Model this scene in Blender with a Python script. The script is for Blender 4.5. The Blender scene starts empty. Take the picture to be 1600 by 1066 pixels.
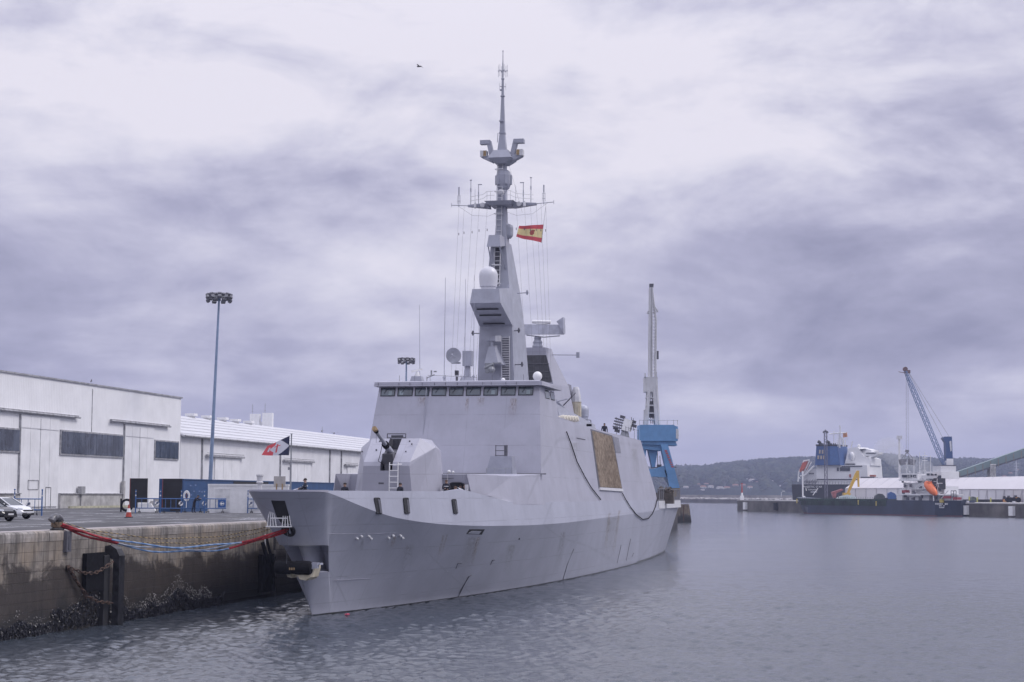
import bpy, math, random
from mathutils import Vector as V, Matrix, Euler
from mathutils.bvhtree import BVHTree
random.seed(7)
SC = bpy.context.scene
COL = SC.collection
# ------------------------------------------------------------------ camera
F = 2700.0; CAMH = 6.8; PITCH = math.atan(238.0 / F); ROLL = 0.005
fwd = V((0, math.cos(PITCH), math.sin(PITCH)))
r0 = V((1, 0, 0)); u0 = V((0, -math.sin(PITCH), math.cos(PITCH)))
rt = r0 * math.cos(ROLL) + u0 * math.sin(ROLL); upv = u0 * math.cos(ROLL) - r0 * math.sin(ROLL)
cd = bpy.data.cameras.new('camera'); cam = bpy.data.objects.new('camera', cd); COL.objects.link(cam)
cd.sensor_width = 36.0; cd.lens = F * 36.0 / 1600.0; cd.clip_start = 0.5; cd.clip_end = 30000
cam.matrix_world = Matrix(((rt.x, upv.x, -fwd.x, 0), (rt.y, upv.y, -fwd.y, 0), (rt.z, upv.z, -fwd.z, CAMH), (0, 0, 0, 1)))
SC.camera = cam
SC.view_settings.view_transform = 'Standard'; SC.view_settings.look = 'None'
SC.view_settings.exposure = 0.0; SC.view_settings.gamma = 1.0
try:
    SC.cycles.use_denoising = True; SC.cycles.max_bounces = 6; SC.cycles.volume_bounces = 0
    SC.cycles.sample_clamp_indirect = 4.0; SC.cycles.denoising_prefilter = 'ACCURATE'
except Exception: pass
# ------------------------------------------------------------------ sky and sun
SUN_EL, SUN_AZ = math.radians(50), math.radians(84)      # azimuth clockwise from +Y: right, behind the camera
W = bpy.data.worlds.new('World'); SC.world = W; W.use_nodes = True
nt = W.node_tree; nt.nodes.clear(); N_ = nt.nodes.new; L_ = nt.links.new
def vm(op, *a):
    n = N_('ShaderNodeVectorMath'); n.operation = op
    for i, x in enumerate(a):
        if hasattr(x, 'links'): L_(x, n.inputs[i])
        else: n.inputs[i].default_value = x
    return n.outputs['Value'] if op in ('DOT_PRODUCT', 'LENGTH', 'DISTANCE') else n.outputs[0]
def ma(op, a, b=0.0, c=0.0, clamp=False, nodes=None):
    n = N_('ShaderNodeMath'); n.operation = op; n.use_clamp = clamp
    for i, x in enumerate((a, b, c)):
        if hasattr(x, 'links'): L_(x, n.inputs[i])
        else: n.inputs[i].default_value = x
    return n.outputs[0]
def mixc(f, a, b, blend='MIX'):
    n = N_('ShaderNodeMix'); n.data_type = 'RGBA'; n.blend_type = blend
    for s, x in ((0, f), (6, a), (7, b)):
        if hasattr(x, 'links'): L_(x, n.inputs[s])
        elif s == 0: n.inputs[0].default_value = x
        else: n.inputs[s].default_value = (*x, 1)
    return n.outputs[2]
def smooth(x, a, b):
    n = N_('ShaderNodeMapRange'); n.interpolation_type = 'SMOOTHSTEP'
    L_(x, n.inputs[0]); n.inputs[1].default_value = a; n.inputs[2].default_value = b
    return n.outputs[0]
def noise(vec, scale, detail=6, rough=0.55, dist=0.0, off=(0, 0, 0)):
    n = N_('ShaderNodeTexNoise'); n.inputs['Scale'].default_value = scale
    n.inputs['Detail'].default_value = detail; n.inputs['Roughness'].default_value = rough
    n.inputs['Distortion'].default_value = dist
    L_(vm('ADD', vec, off), n.inputs['Vector']); return n.outputs['Fac']
tc = N_('ShaderNodeTexCoord'); D = tc.outputs['Generated']
sp = N_('ShaderNodeSeparateXYZ'); L_(D, sp.inputs[0])
zc = ma('MAXIMUM', sp.outputs[2], 0.0)
inv = ma('DIVIDE', 1.0, ma('ADD', zc, 0.10))
cx = N_('ShaderNodeCombineXYZ')
L_(ma('MULTIPLY', sp.outputs[0], inv), cx.inputs[0]); L_(ma('MULTIPLY', sp.outputs[1], inv), cx.inputs[1])
P2 = cx.outputs[0]
n1 = noise(P2, 0.62, 8, 0.58, 0.35, (3.1, 7.4, 0.5))
n2 = noise(P2, 1.9, 6, 0.55, 0.3, (11.3, 2.2, 1.5))
n3 = noise(vm('MULTIPLY', D, (1, 1, 2.1)), 6.5, 9, 0.62, 0.35, (1.0, 2.0, 3.0))
dens = ma('ADD', ma('ADD', ma('MULTIPLY', n1, 0.36), ma('MULTIPLY', n2, 0.16)), ma('MULTIPLY', n3, 0.48))
Q1 = vm('MULTIPLY', D, (1, 1, 2.4))
f1 = noise(Q1, 8.5, 9, 0.56, 0.55, (7.0, 1.0, 2.0)); f2 = noise(Q1, 8.5, 9, 0.56, 0.55, (7.0, 1.0, 2.045))
dens = ma('ADD', dens, ma('MULTIPLY', ma('SUBTRACT', f2, f1), 0.42))          # lumpy undersides, lit tops
f3 = noise(Q1, 24, 7, 0.62, 0.3, (3.0, 6.0, 2.0)); dens = ma('ADD', dens, ma('MULTIPLY', ma('SUBTRACT', f3, 0.5), 0.055))
elev_b = smooth(zc, 0.09, 0.27)
dens = ma('ADD', 0.472, ma('MULTIPLY', ma('SUBTRACT', dens, 0.495), ma('ADD', 0.62, ma('MULTIPLY', elev_b, 0.28))))
dens = ma('SUBTRACT', dens, ma('MULTIPLY', elev_b, 0.125))     # the overcast thins upwards
def blob(px, py, r, amt):
    d = (fwd + rt * ((px - 800) / F) - upv * ((py - 533) / F)).normalized()
    global dens
    k = smooth(vm('DISTANCE', vm('MULTIPLY', D, (1, 1, 1.9)), (d.x, d.y, d.z * 1.9)), r, 0.0)
    dens = ma('ADD', dens, ma('MULTIPLY', k, amt))
blob(980, 240, 0.16, -0.085); blob(700, 60, 0.22, -0.04); blob(1400, 400, 0.20, 0.03); blob(1560, 130, 0.12, 0.05)
blob(560, 440, 0.07, -0.07); blob(150, 470, 0.18, 0.03); blob(200, 250, 0.16, -0.05); blob(1150, 620, 0.09, -0.05); blob(1350, 560, 0.12, 0.05)
blob(700, 400, 0.08, -0.04)
rp = N_('ShaderNodeValToRGB'); e = rp.color_ramp.elements
e[0].position = 0.29; e[0].color = (0.86, 0.83, 0.93, 1)
e[1].position = 0.60; e[1].color = (0.30, 0.30, 0.44, 1)
for p_, c_ in ((0.36, (0.755, 0.74, 0.86)), (0.43, (0.605, 0.595, 0.745)), (0.50, (0.445, 0.44, 0.60))):
    x = e.new(p_); x.color = (*c_, 1)
L_(dens, rp.inputs[0])
low = mixc(smooth(zc, 0.0, 0.055), (0.40, 0.385, 0.54), (1, 1, 1))
skyc = mixc(smooth(zc, 0.0, 0.06), (0.47, 0.465, 0.63), rp.outputs[0])
zen = smooth(sp.outputs[2], 0.22, 0.7)
skyc = mixc(zen, skyc, mixc(0.22, (1.4, 1.42, 1.72), rp.outputs[0]))
nis = N_('ShaderNodeTexSky'); nis.sky_type = 'NISHITA'; nis.sun_disc = False
nis.sun_elevation = SUN_EL; nis.sun_rotation = SUN_AZ
nb = N_('ShaderNodeBackground'); L_(nis.outputs[0], nb.inputs[0]); nb.inputs[1].default_value = 0.05
bg = N_('ShaderNodeBackground'); L_(skyc, bg.inputs[0]); bg.inputs[1].default_value = 1.0
ms = N_('ShaderNodeMixShader'); ms.inputs[0].default_value = 0.95; L_(nb.outputs[0], ms.inputs[1]); L_(bg.outputs[0], ms.inputs[2])
wo = N_('ShaderNodeOutputWorld'); L_(ms.outputs[0], wo.inputs[0])
sl = bpy.data.lights.new('sun', 'SUN'); sl.energy = 1.5; sl.angle = math.radians(18); sl.color = (1.0, 0.95, 0.92)
so = bpy.data.objects.new('sun', sl); COL.objects.link(so)
sd = V((math.sin(SUN_AZ) * math.cos(SUN_EL), math.cos(SUN_AZ) * math.cos(SUN_EL), math.sin(SUN_EL)))
so.rotation_euler = (-sd).to_track_quat('-Z', 'Y').to_euler()
# ------------------------------------------------------------------ frames
ANG = math.radians(12.0)
A = V((math.sin(ANG), math.cos(ANG), 0)); Np = V((math.cos(ANG), -math.sin(ANG), 0)); Zv = V((0, 0, 1))
def ray(x, y): return fwd + rt * ((x - 800) / F) - upv * ((y - 533) / F)
CAMP = V((0, 0, CAMH))
def on(x, y, z):
    d = ray(x, y); return CAMP + d * ((z - CAMH) / d.z)
def at(x, y, Y):
    d = ray(x, y); return CAMP + d * (Y / d.y)
O = on(488, 963, 0.0)
def S(p, s, z=0.0): return O + Np * p + A * s + Zv * z      # ship / quay frame -> world
def uns(x, y, **k):                                          # pixel -> ship frame point on a plane
    d = ray(x, y)
    if 's' in k: t = (k['s'] + O.dot(A) - CAMP.dot(A)) / d.dot(A)
    elif 'p' in k: t = (k['p'] + O.dot(Np) - CAMP.dot(Np)) / d.dot(Np)
    q = CAMP + d * t - O
    return V((q.dot(Np), q.dot(A), q.z))
QZ = 4.89
HAZE_D = 0.00017
# ------------------------------------------------------------------ materials
MATS = {}
def mat(name, col, rough=0.6, metal=0.0, var=0.12, scale=1.5, bump=0.0, bscale=20, streak=0.0, seams=None, dark=None, spec=None, corr=None):
    """painted / weathered surface in object coordinates: mottling, rain streaks, welded seams"""
    if name in MATS: return MATS[name]
    m = bpy.data.materials.new(name); m.use_nodes = True
    global nt, N_, L_
    nt = m.node_tree; N_ = nt.nodes.new; L_ = nt.links.new
    b = nt.nodes['Principled BSDF']; b.inputs['Roughness'].default_value = rough; b.inputs['Metallic'].default_value = metal
    if spec is not None: b.inputs['Specular IOR Level'].default_value = spec
    t = N_('ShaderNodeTexCoord'); ob = t.outputs['Object']
    c = mixc(1.0, col, col)
    nn = noise(ob, scale, 5, 0.6)
    dk = tuple(x * (1 - var * 2) for x in col); lt = tuple(min(1, x * (1 + var)) for x in col)
    c = mixc(smooth(nn, 0.25, 0.75), dk, lt)
    if streak:
        st = noise(vm('MULTIPLY', ob, (2.2, 2.2, 0.12)), 2.2, 5, 0.6)
        c = mixc(ma('MULTIPLY', smooth(st, 0.50, 0.80), streak), c, dark or tuple(x * 0.5 for x in col))
        st2 = noise(vm('MULTIPLY', ob, (7, 7, 0.3)), 2.0, 3, 0.6, 0, (5, 5, 5))
        c = mixc(ma('MULTIPLY', smooth(st2, 0.55, 0.85), streak * 0.6), c, tuple(min(1, x * 1.3) for x in col))
    if seams:
        sx, sz, amt = seams
        s2 = N_('ShaderNodeSeparateXYZ'); L_(ob, s2.inputs[0])
        def line(o, per, w):
            f = ma('ABSOLUTE', ma('SUBTRACT', ma('FRACT', ma('DIVIDE', o, per)), 0.5))
            return smooth(f, w / per, 0.0)
        wob = ma('MULTIPLY', noise(ob, 0.3, 2), 0.10)
        ln = ma('MAXIMUM', line(ma('ADD', s2.outputs[2], wob), sz, 0.05), line(s2.outputs[1], sx, 0.045))
        ln = ma('MAXIMUM', ln, ma('MULTIPLY', line(ma('ADD', s2.outputs[0], 0.6), sx, 0.045), 0.7))
        ln = ma('MULTIPLY', ln, smooth(noise(ob, 0.7, 3), 0.35, 0.6))
        c = mixc(ma('MULTIPLY', ln, amt), c, tuple(x * 0.45 for x in col))
        # slightly different repaint tone from plate to plate
        bk = N_('ShaderNodeTexVoronoi'); bk.distance = 'CHEBYCHEV'; bk.inputs['Scale'].default_value = 0.38
        L_(vm('MULTIPLY', ob, (1, 0.6, 1.2)), bk.inputs['Vector'])
        sep = N_('ShaderNodeSeparateColor'); L_(bk.outputs['Color'], sep.inputs[0])
        c = mixc(ma('MULTIPLY', sep.outputs[0], 0.16), c, tuple(x * 0.72 for x in col))
    hgt = None
    if corr:                                                  # profiled sheet: (axis, pitch, amount)
        s3 = N_('ShaderNodeSeparateXYZ'); L_(ob, s3.inputs[0])
        f = ma('SINE', ma('MULTIPLY', s3.outputs[corr[0]], 2 * math.pi / corr[1]))
        hgt = ma('MULTIPLY', f, corr[2])
        c = mixc(ma('MULTIPLY', smooth(f, 0.4, -1.0), 0.10), c, tuple(x * 0.55 for x in col))
    L_(c, b.inputs['Base Color'])
    if bump or hgt is not None:
        bn = N_('ShaderNodeBump'); bn.inputs['Strength'].default_value = bump or 0.35; bn.inputs['Distance'].default_value = 0.05
        h = noise(ob, bscale, 4, 0.6)
        if hgt is not None: h = ma('ADD', ma('MULTIPLY', h, 0.2), hgt)
        L_(h, bn.inputs['Height']); L_(bn.outputs[0], b.inputs['Normal'])
    MATS[name] = m; return m
def emis(name, col, st):
    m = bpy.data.materials.new(name); m.use_nodes = True
    b = m.node_tree.nodes['Principled BSDF']; b.inputs['Base Color'].default_value = (*col, 1)
    b.inputs['Emission Color'].default_value = (*col, 1); b.inputs['Emission Strength'].default_value = st
    return m
HG = mat('hull_grey', (0.385, 0.395, 0.465), 0.48, var=0.06, scale=0.35, streak=0.20, seams=(3.1, 1.45, 0.42), bump=0.05, bscale=1.2)
SG = mat('superstructure_grey', (0.385, 0.385, 0.45), 0.5, var=0.05, scale=0.5, streak=0.16, seams=(2.9, 2.3, 0.42), bump=0.05, bscale=1.2)
MG = mat('mast_grey', (0.35, 0.36, 0.42), 0.5, var=0.07, scale=1.2, streak=0.12)
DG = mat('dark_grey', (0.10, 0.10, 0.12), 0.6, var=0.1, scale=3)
DECK = mat('deck_grey', (0.12, 0.12, 0.13), 0.85, var=0.15, scale=2, bump=0.2)
BLK = mat('black_rubber', (0.009, 0.009, 0.012), 0.75, var=0.3, scale=4, bump=0.2, bscale=12, spec=.15)
HOLE = mat('shadowed_inside', (0.02, 0.02, 0.024), 0.8, var=0.1)
GLASS = mat('bridge_glass', (0.085, 0.11, 0.135), 0.08, var=0.3, scale=0.9, spec=0.8)
WHT = mat('white_paint', (0.78, 0.78, 0.78), 0.5, var=0.05, scale=2, streak=0.12, dark=(0.35, 0.3, 0.25))
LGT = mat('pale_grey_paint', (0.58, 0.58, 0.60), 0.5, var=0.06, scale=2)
CREAM = mat('cream_paint', (0.55, 0.50, 0.38), 0.6, var=0.15, scale=2, streak=0.4, dark=(0.2, 0.1, 0.04))
TAN = mat('tan_cap', (0.36, 0.25, 0.13), 0.7, var=0.2, scale=6)
WIRE = mat('wire_rope', (0.10, 0.10, 0.12), 0.6, var=0.1)
STEEL = mat('galvanised_steel', (0.30, 0.31, 0.33), 0.45, metal=0.4, var=0.1, scale=4)
# ------------------------------------------------------------------ mesh helper
class MB:
    def __init__(s): s.v = []; s.f = []; s.m = []
    def add(s, vs, fs, mi=0, M=None):
        o = len(s.v)
        for p in vs:
            p = V(p); s.v.append(tuple(M @ p if M else p))
        for f in fs: s.f.append(tuple(i + o for i in f)); s.m.append(mi)
        return s
    def hexa(s, p, mi=0):      # 4 bottom, 4 top, same order
        return s.add(p, [(3, 2, 1, 0), (4, 5, 6, 7), (0, 1, 5, 4), (1, 2, 6, 5), (2, 3, 7, 6), (3, 0, 4, 7)], mi)
    def box(s, c, d, mi=0, rot=None):
        x, y, z = d[0] / 2, d[1] / 2, d[2] / 2
        ps = [V(q) for q in ((-x, -y, -z), (x, -y, -z), (x, y, -z), (-x, y, -z), (-x, -y, z), (x, -y, z), (x, y, z), (-x, y, z))]
        if rot: R = Euler(rot).to_matrix(); ps = [R @ q for q in ps]
        return s.hexa([q + V(c) for q in ps], mi)
    def frus(s, c0, d0, c1, d1, mi=0):
        ps = []
        for c, d in ((c0, d0), (c1, d1)):
            x, y = d[0] / 2, d[1] / 2
            ps += [V(c) + V(q) for q in ((-x, -y, 0), (x, -y, 0), (x, y, 0), (-x, y, 0))]
        return s.hexa(ps, mi)
    def tube(s, pts, r, n=6, mi=0, r2=None, cap=True):
        pts = [V(p) for p in pts]; k = len(pts); o = len(s.v)
        for i, p in enumerate(pts):
            t = (pts[min(i + 1, k - 1)] - pts[max(i - 1, 0)]).normalized()
            a = t.cross(V((0, 0, 1)) if abs(t.z) < 0.9 else V((1, 0, 0))).normalized(); b = t.cross(a)
            rr = r if r2 is None else r + (r2 - r) * i / (k - 1)
            for j in range(n):
                w = 2 * math.pi * j / n; s.v.append(tuple(p + a * rr * math.cos(w) + b * rr * math.sin(w)))
        for i in range(k - 1):
            for j in range(n):
                s.f.append((o + i * n + j, o + i * n + (j + 1) % n, o + (i + 1) * n + (j + 1) % n, o + (i + 1) * n + j)); s.m.append(mi)
        if cap:
            s.f.append(tuple(o + j for j in range(n))[::-1]); s.m.append(mi)
            s.f.append(tuple(o + (k - 1) * n + j for j in range(n))); s.m.append(mi)
        return s
    def lathe(s, prof, c=(0, 0, 0), n=12, mi=0, M=None, cap=True):    # profile (r, z)
        vs = []; fs = []; k = len(prof)
        for r, z in prof:
            for j in range(n):
                w = 2 * math.pi * j / n; vs.append(V((r * math.cos(w), r * math.sin(w), z)))
        for i in range(k - 1):
            for j in range(n): fs.append((i * n + j, i * n + (j + 1) % n, (i + 1) * n + (j + 1) % n, (i + 1) * n + j))
        if cap: fs.append(tuple(range(n))[::-1]); fs.append(tuple((k - 1) * n + j for j in range(n)))
        T = Matrix.Translation(c) @ (M or Matrix.Identity(4))
        return s.add(vs, fs, mi, T)
    def ball(s, c, r, n=12, mi=0, sz=1.0, half=False):
        k = 7; a0 = 0 if half else -math.pi / 2
        pr = [(max(0.001, r * math.cos(a0 + (math.pi / 2 - a0) * i / k)), r * sz * math.sin(a0 + (math.pi / 2 - a0) * i / k)) for i in range(k + 1)]
        return s.lathe(pr, c, n, mi)
    def quad(s, a, b, c, d, mi=0): return s.add([a, b, c, d], [(0, 1, 2, 3)], mi)
    def prism(s, poly, y0, y1, mi=0, M=None):               # polygon in (x, z), extruded along y
        n = len(poly)
        vs = [(x, y0, z) for x, z in poly] + [(x, y1, z) for x, z in poly]
        fs = [tuple(range(n)), tuple(range(2 * n - 1, n - 1, -1))] + [(i, i + n, (i + 1) % n + n, (i + 1) % n) for i in range(n)]
        return s.add(vs, fs, mi, M)
    def mesh(s, name, mats, smooth_=False):
        me = bpy.data.meshes.new(name); me.from_pydata(s.v, [], s.f)
        for m in (mats if isinstance(mats, (list, tuple)) else [mats]): me.materials.append(m)
        me.polygons.foreach_set('material_index', s.m)
        if smooth_:
            me.polygons.foreach_set('use_smooth', [True] * len(s.f))
            try: me.set_sharp_from_angle(angle=math.radians(smooth_ if smooth_ is not True else 35))
            except Exception: pass
        me.update(); return me
    def obj(s, name, mats, parent=None, sm=False, label=None, kind=None):
        o = bpy.data.objects.new(name, s.mesh(name, mats, sm)); COL.objects.link(o)
        if parent: o.parent = parent
        if label: o['label'] = label
        if kind: o['kind'] = kind
        return o
def link(me, name, parent=None, loc=(0, 0, 0), rot=(0, 0, 0)):
    o = bpy.data.objects.new(name, me); COL.objects.link(o); o.parent = parent
    o.location = loc; o.rotation_euler = rot; return o
def tag(o, label, cat, group=None):
    o['label'] = label; o['category'] = cat
    if group: o['group'] = group
    return o
def thing(name, label, cat, loc=(0, 0, 0), rz=0.0, group=None):
    o = bpy.data.objects.new(name, None); COL.objects.link(o); o.location = loc; o.rotation_euler = (0, 0, rz)
    o.empty_display_size = 0.3
    return tag(o, label, cat, group)
def struct(o): o['kind'] = 'structure'; return o
def dup(o, parent=None, **k):
    c = o.copy(); COL.objects.link(c)
    if parent: c.parent = parent
    for ch in o.children: dup(ch, c)
    for kk, vv in k.items():
        if kk in ('loc',): c.location = vv
        elif kk == 'rz': c.rotation_euler = (0, 0, vv)
        else: c[kk] = vv
    return c
def flip(pts): return [(-a, b, c) for a, b, c in pts]
# ================================================================== water, ground
def water_mat():
    m = bpy.data.materials.new('harbour_water'); m.use_nodes = True
    global nt, N_, L_
    nt = m.node_tree; N_ = nt.nodes.new; L_ = nt.links.new
    b = nt.nodes['Principled BSDF']; b.inputs['Roughness'].default_value = 0.20; b.inputs['IOR'].default_value = 1.45
    t = N_('ShaderNodeTexCoord'); ob = t.outputs['Object']
    c = mixc(noise(ob, 0.05, 3), (0.040, 0.050, 0.064), (0.058, 0.070, 0.090)); L_(c, b.inputs['Base Color'])
    off_ = vm('DOT_PRODUCT', vm('SUBTRACT', ob, tuple(O)), tuple(Np))     # metres out from the moored ship: sheltered water is smoother
    L_(ma('ADD', 0.07, ma('MULTIPLY', smooth(off_, -6.0, 34.0), 0.15)), b.inputs['Roughness'])
    v = vm('MULTIPLY', ob, (0.8, 1.3, 1))
    gust = smooth(noise(vm('MULTIPLY', ob, (0.6, 1.6, 1)), 0.035, 4, 0.6, 0.6), 0.30, 0.68)
    h = ma('ADD', ma('MULTIPLY', noise(v, 4.2, 4, 0.62, 0.4), 0.034), ma('MULTIPLY', noise(v, 1.4, 3, 0.5, 0.3, (9, 3, 1)), 0.05))
    h = ma('ADD', ma('MULTIPLY', h, ma('ADD', ma('MULTIPLY', gust, 0.75), 0.45)), ma('MULTIPLY', noise(v, 0.25, 2), 0.08))
    bn = N_('ShaderNodeBump'); bn.inputs['Strength'].default_value = 1.0; bn.inputs['Distance'].default_value = 1.0
    L_(h, bn.inputs['Height']); L_(bn.outputs[0], b.inputs['Normal'])
    return m
import numpy as np
def sea():
    rng = np.random.RandomState(4); NC = 780; ys = [44.0]
    while ys[-1] < 1700: ys.append(ys[-1] * (1.0017 if ys[-1] < 125 else 1.006))
    ys = np.array(ys); NR = len(ys); u = np.linspace(-0.50, 0.52, NC); Y, U = np.meshgrid(ys, u, indexing='ij'); X = U * Y
    Zz = np.zeros_like(X); cell = Y * (.0017 + .0033 * np.clip((Y - 110) / 60, 0, 1)); nw = 84
    for k in range(nw):
        L = 0.25 * 1.034 ** k; th = math.radians(200) + rng.normal(0, .95); kx, ky = math.cos(th) * 2 * math.pi / L, math.sin(th) * 2 * math.pi / L
        slope = .078 * (1.0 if L < .5 else (.5 / L) ** 1.0)
        fade = np.clip((L / cell - 2.0) / 2.5, 0, 1); Zz += fade * slope * L / (2 * math.pi) * np.sin(kx * X + ky * Y + rng.uniform(0, 6.28))
    gust = .78 + .30 * np.sin(X * .043 + Y * .021 + 1.0 + 1.2 * np.sin(Y * .013)) * np.sin(X * .017 - Y * .031 + 2.0)
    Zz *= gust
    co = np.stack([X, Y, Zz], -1).reshape(-1, 3)
    i = np.arange((NR - 1) * (NC - 1)); r, c = i // (NC - 1), i % (NC - 1); a = r * NC + c
    q = np.stack([a, a + 1, a + NC + 1, a + NC], -1)
    me = bpy.data.meshes.new('water'); me.vertices.add(len(co)); me.vertices.foreach_set('co', co.ravel().astype(np.float32))
    me.loops.add(q.size); me.loops.foreach_set('vertex_index', q.ravel().astype(np.int32)); me.polygons.add(len(q))
    me.polygons.foreach_set('loop_start', np.arange(0, q.size, 4, dtype=np.int32)); me.polygons.foreach_set('loop_total', np.full(len(q), 4, dtype=np.int32))
    me.polygons.foreach_set('use_smooth', np.ones(len(q), dtype=bool)); me.update(calc_edges=True); me.materials.append(WM)
    o = bpy.data.objects.new('water', me); COL.objects.link(o); return struct(o)
WM = water_mat(); sea()
b = MB(); b.quad((-700, -60, -.4), (4200, -60, -.4), (4200, 4300, -.4), (-700, 4300, -.4))
struct(b.obj('open_water', WM))
ASPH = mat('asphalt', (0.085, 0.085, 0.092), 0.8, var=0.28, scale=0.16, bump=0.15, bscale=14)
# damp patches on the asphalt make it glossier
nt = ASPH.node_tree; N_ = nt.nodes.new; L_ = nt.links.new
_t = N_('ShaderNodeTexCoord')
_w = smooth(noise(vm('MULTIPLY', _t.outputs['Object'], (1.6, 0.5, 1)), 0.22, 4, 0.6), 0.52, 0.62)
L_(ma('SUBTRACT', 0.85, ma('MULTIPLY', _w, 0.62)), nt.nodes['Principled BSDF'].inputs['Roughness'])
PAVE = mat('granite_paving', (0.42, 0.375, 0.37), 0.75, var=0.2, scale=0.6, bump=0.2, bscale=10)
EDGE = -8.35                       # p of the quay face
def sheet(name, pl, z, m, thick=None):
    b = MB(); n = len(pl)
    vs = [S(p, s, z) for p, s in pl]
    if thick: 
        vs2 = [S(p, s, z - thick) for p, s in pl]
        b.add(vs + vs2, [tuple(range(n)), tuple(range(2 * n - 1, n - 1, -1))] + [(i, i + n, (i + 1) % n + n, (i + 1) % n) for i in range(n)])
    else: b.add(vs, [tuple(range(n))])
    o = b.obj(name, m); return struct(o)
sheet('quay_ground', [(EDGE - 1.45, -60), (EDGE - 1.45, 249), (-400, 249), (-500,1700), (-900, 1700), (-400, -60)], QZ, ASPH, 7)
sheet('quay_apron', [(EDGE - 0.62, -60), (EDGE - 0.62, 249), (EDGE - 1.45, 249), (EDGE - 1.45, -60)], QZ + 0.004, PAVE, 7)
LINE = mat('worn_line_paint', (0.5, 0.5, 0.48), 0.7, var=0.3, scale=3)
b = MB()
for s0, s1, p0, w in ((-30, 40, EDGE - 8.2, 0.12),):
    b.quad(S(p0, s0, QZ + .005), S(p0 + w, s0, QZ + .005), S(p0 + w, s1, QZ + .005), S(p0, s1, QZ + .005))
struct(b.obj('road_marking', LINE))
# ================================================================== THE FRIGATE
frig = thing('frigate', 'large grey stealth frigate with angular bridge, tall mast and bow gun moored along the quay', 'warship', O, -ANG)
def cr(P, t):                                                   # Catmull-Rom through a list of tuples
    n = len(P) - 1; i = min(int(t), n - 1); u = t - i
    p0, p1, p2, p3 = P[max(i - 1, 0)], P[i], P[i + 1], P[min(i + 2, n)]
    return tuple(0.5 * ((2 * b) + (c - a) * u + (2 * a - 5 * b + 4 * c - d) * u * u + (3 * b - a - 3 * c + d) * u ** 3) for a, b, c, d in zip(p0, p1, p2, p3))
KW = [  # knuckle s, p, z | waterline s, p
 (-5.6, 0, 6.85, 0, 0), (-5.57, .7, 6.85, .12, .04), (-5.4, 1.3, 6.85, .35, .10), (-5.1, 1.75, 6.85, .75, .2), (-4.7, 2.05, 6.84, 1.3, .34),
 (-4.2, 2.2, 6.78, 2, .5), (-2.4, 2.4, 6.5, 2.9, .72), (-.5, 2.68, 6.14, 3.8, .94), (1.4, 3.12, 5.76, 5, 1.2), (3.25, 3.6, 5.44, 6.4, 1.48),
 (4.9, 4.08, 5.24, 8.1, 1.82), (7.2, 4.7, 5.04, 10, 2.2), (10.4, 5.3, 4.88, 13, 2.7), (14.8, 5.9, 4.75, 17, 3.35), (20, 6.4, 4.67, 22.5, 4.2),
 (27.5, 6.95, 4.6, 28.5, 4.95), (37, 7.58, 4.62, 37, 5.8), (50, 7.68, 4.73, 50, 6.6), (62, 7.7, 4.83, 62, 7.02), (75, 7.7, 4.95, 75, 7.18),
 (90, 7.68, 5.07, 90, 6.9), (102, 7.6, 5.35, 102, 6.35), (110, 7.4, 5.6, 110, 5.85), (116, 7.2, 5.8, 116.5, 5.3)]
SUB = 4; NI = (len(KW) - 1) * SUB + 1
G = [cr(KW, i / SUB) for i in range(NI)]
VR = [-.35, 0, .08, .18, .28, .36, .375, .45, .52, .565, .58, .68, .8, .9, 1.0]     # rows, fraction of knuckle height
def side_k(s):                                                  # superstructure side plane constant
    for a, c in zip(G, G[1:]):
        if a[0] <= s <= c[0] and c[0] > a[0]:
            u = (s - a[0]) / (c[0] - a[0]); kp = a[1] + (c[1] - a[1]) * u; kz = a[2] + (c[2] - a[2]) * u
            return kp - 0.155 * (6.18 - kz)
    return 7.2
def top_z(s):
    if s < 10: return 6.9
    if s < 12.5: return 6.9 + (s - 10) / 2.5 * 0.15
    if s < 23: return 7.05 - (s - 12.5) / 10.5 * 0.87
    if s < 91.5: return 6.18
    return 6.05
def hull_pt(i, v):
    ks, kp, kz, ws, wp = G[i]
    z = kz * v
    bl = max(0.0, 1 - max(0, i - 6 * SUB) / (8 * SUB))
    vv = max(v, -0.3)
    fl = vv if vv < 0 else vv * (1 - bl) + (vv ** (1 + (0.25 if i <= 5 * SUB else 0.5) * bl)) * bl
    s = ws + (ks - ws) * (vv if i > 0 or True else vv)
    p = wp + (kp - wp) * fl
    if v < 0: p = max(0, wp * (1 + v * 0.25)) ; s = ws - v * 1.2 * (1 if i < 30 else 0)
    if i <= 5 * SUB and 0.37 <= v <= 0.57:                      # anchor pocket
        s += 1.25; p *= 0.42
    return (p, s, z)
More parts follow.
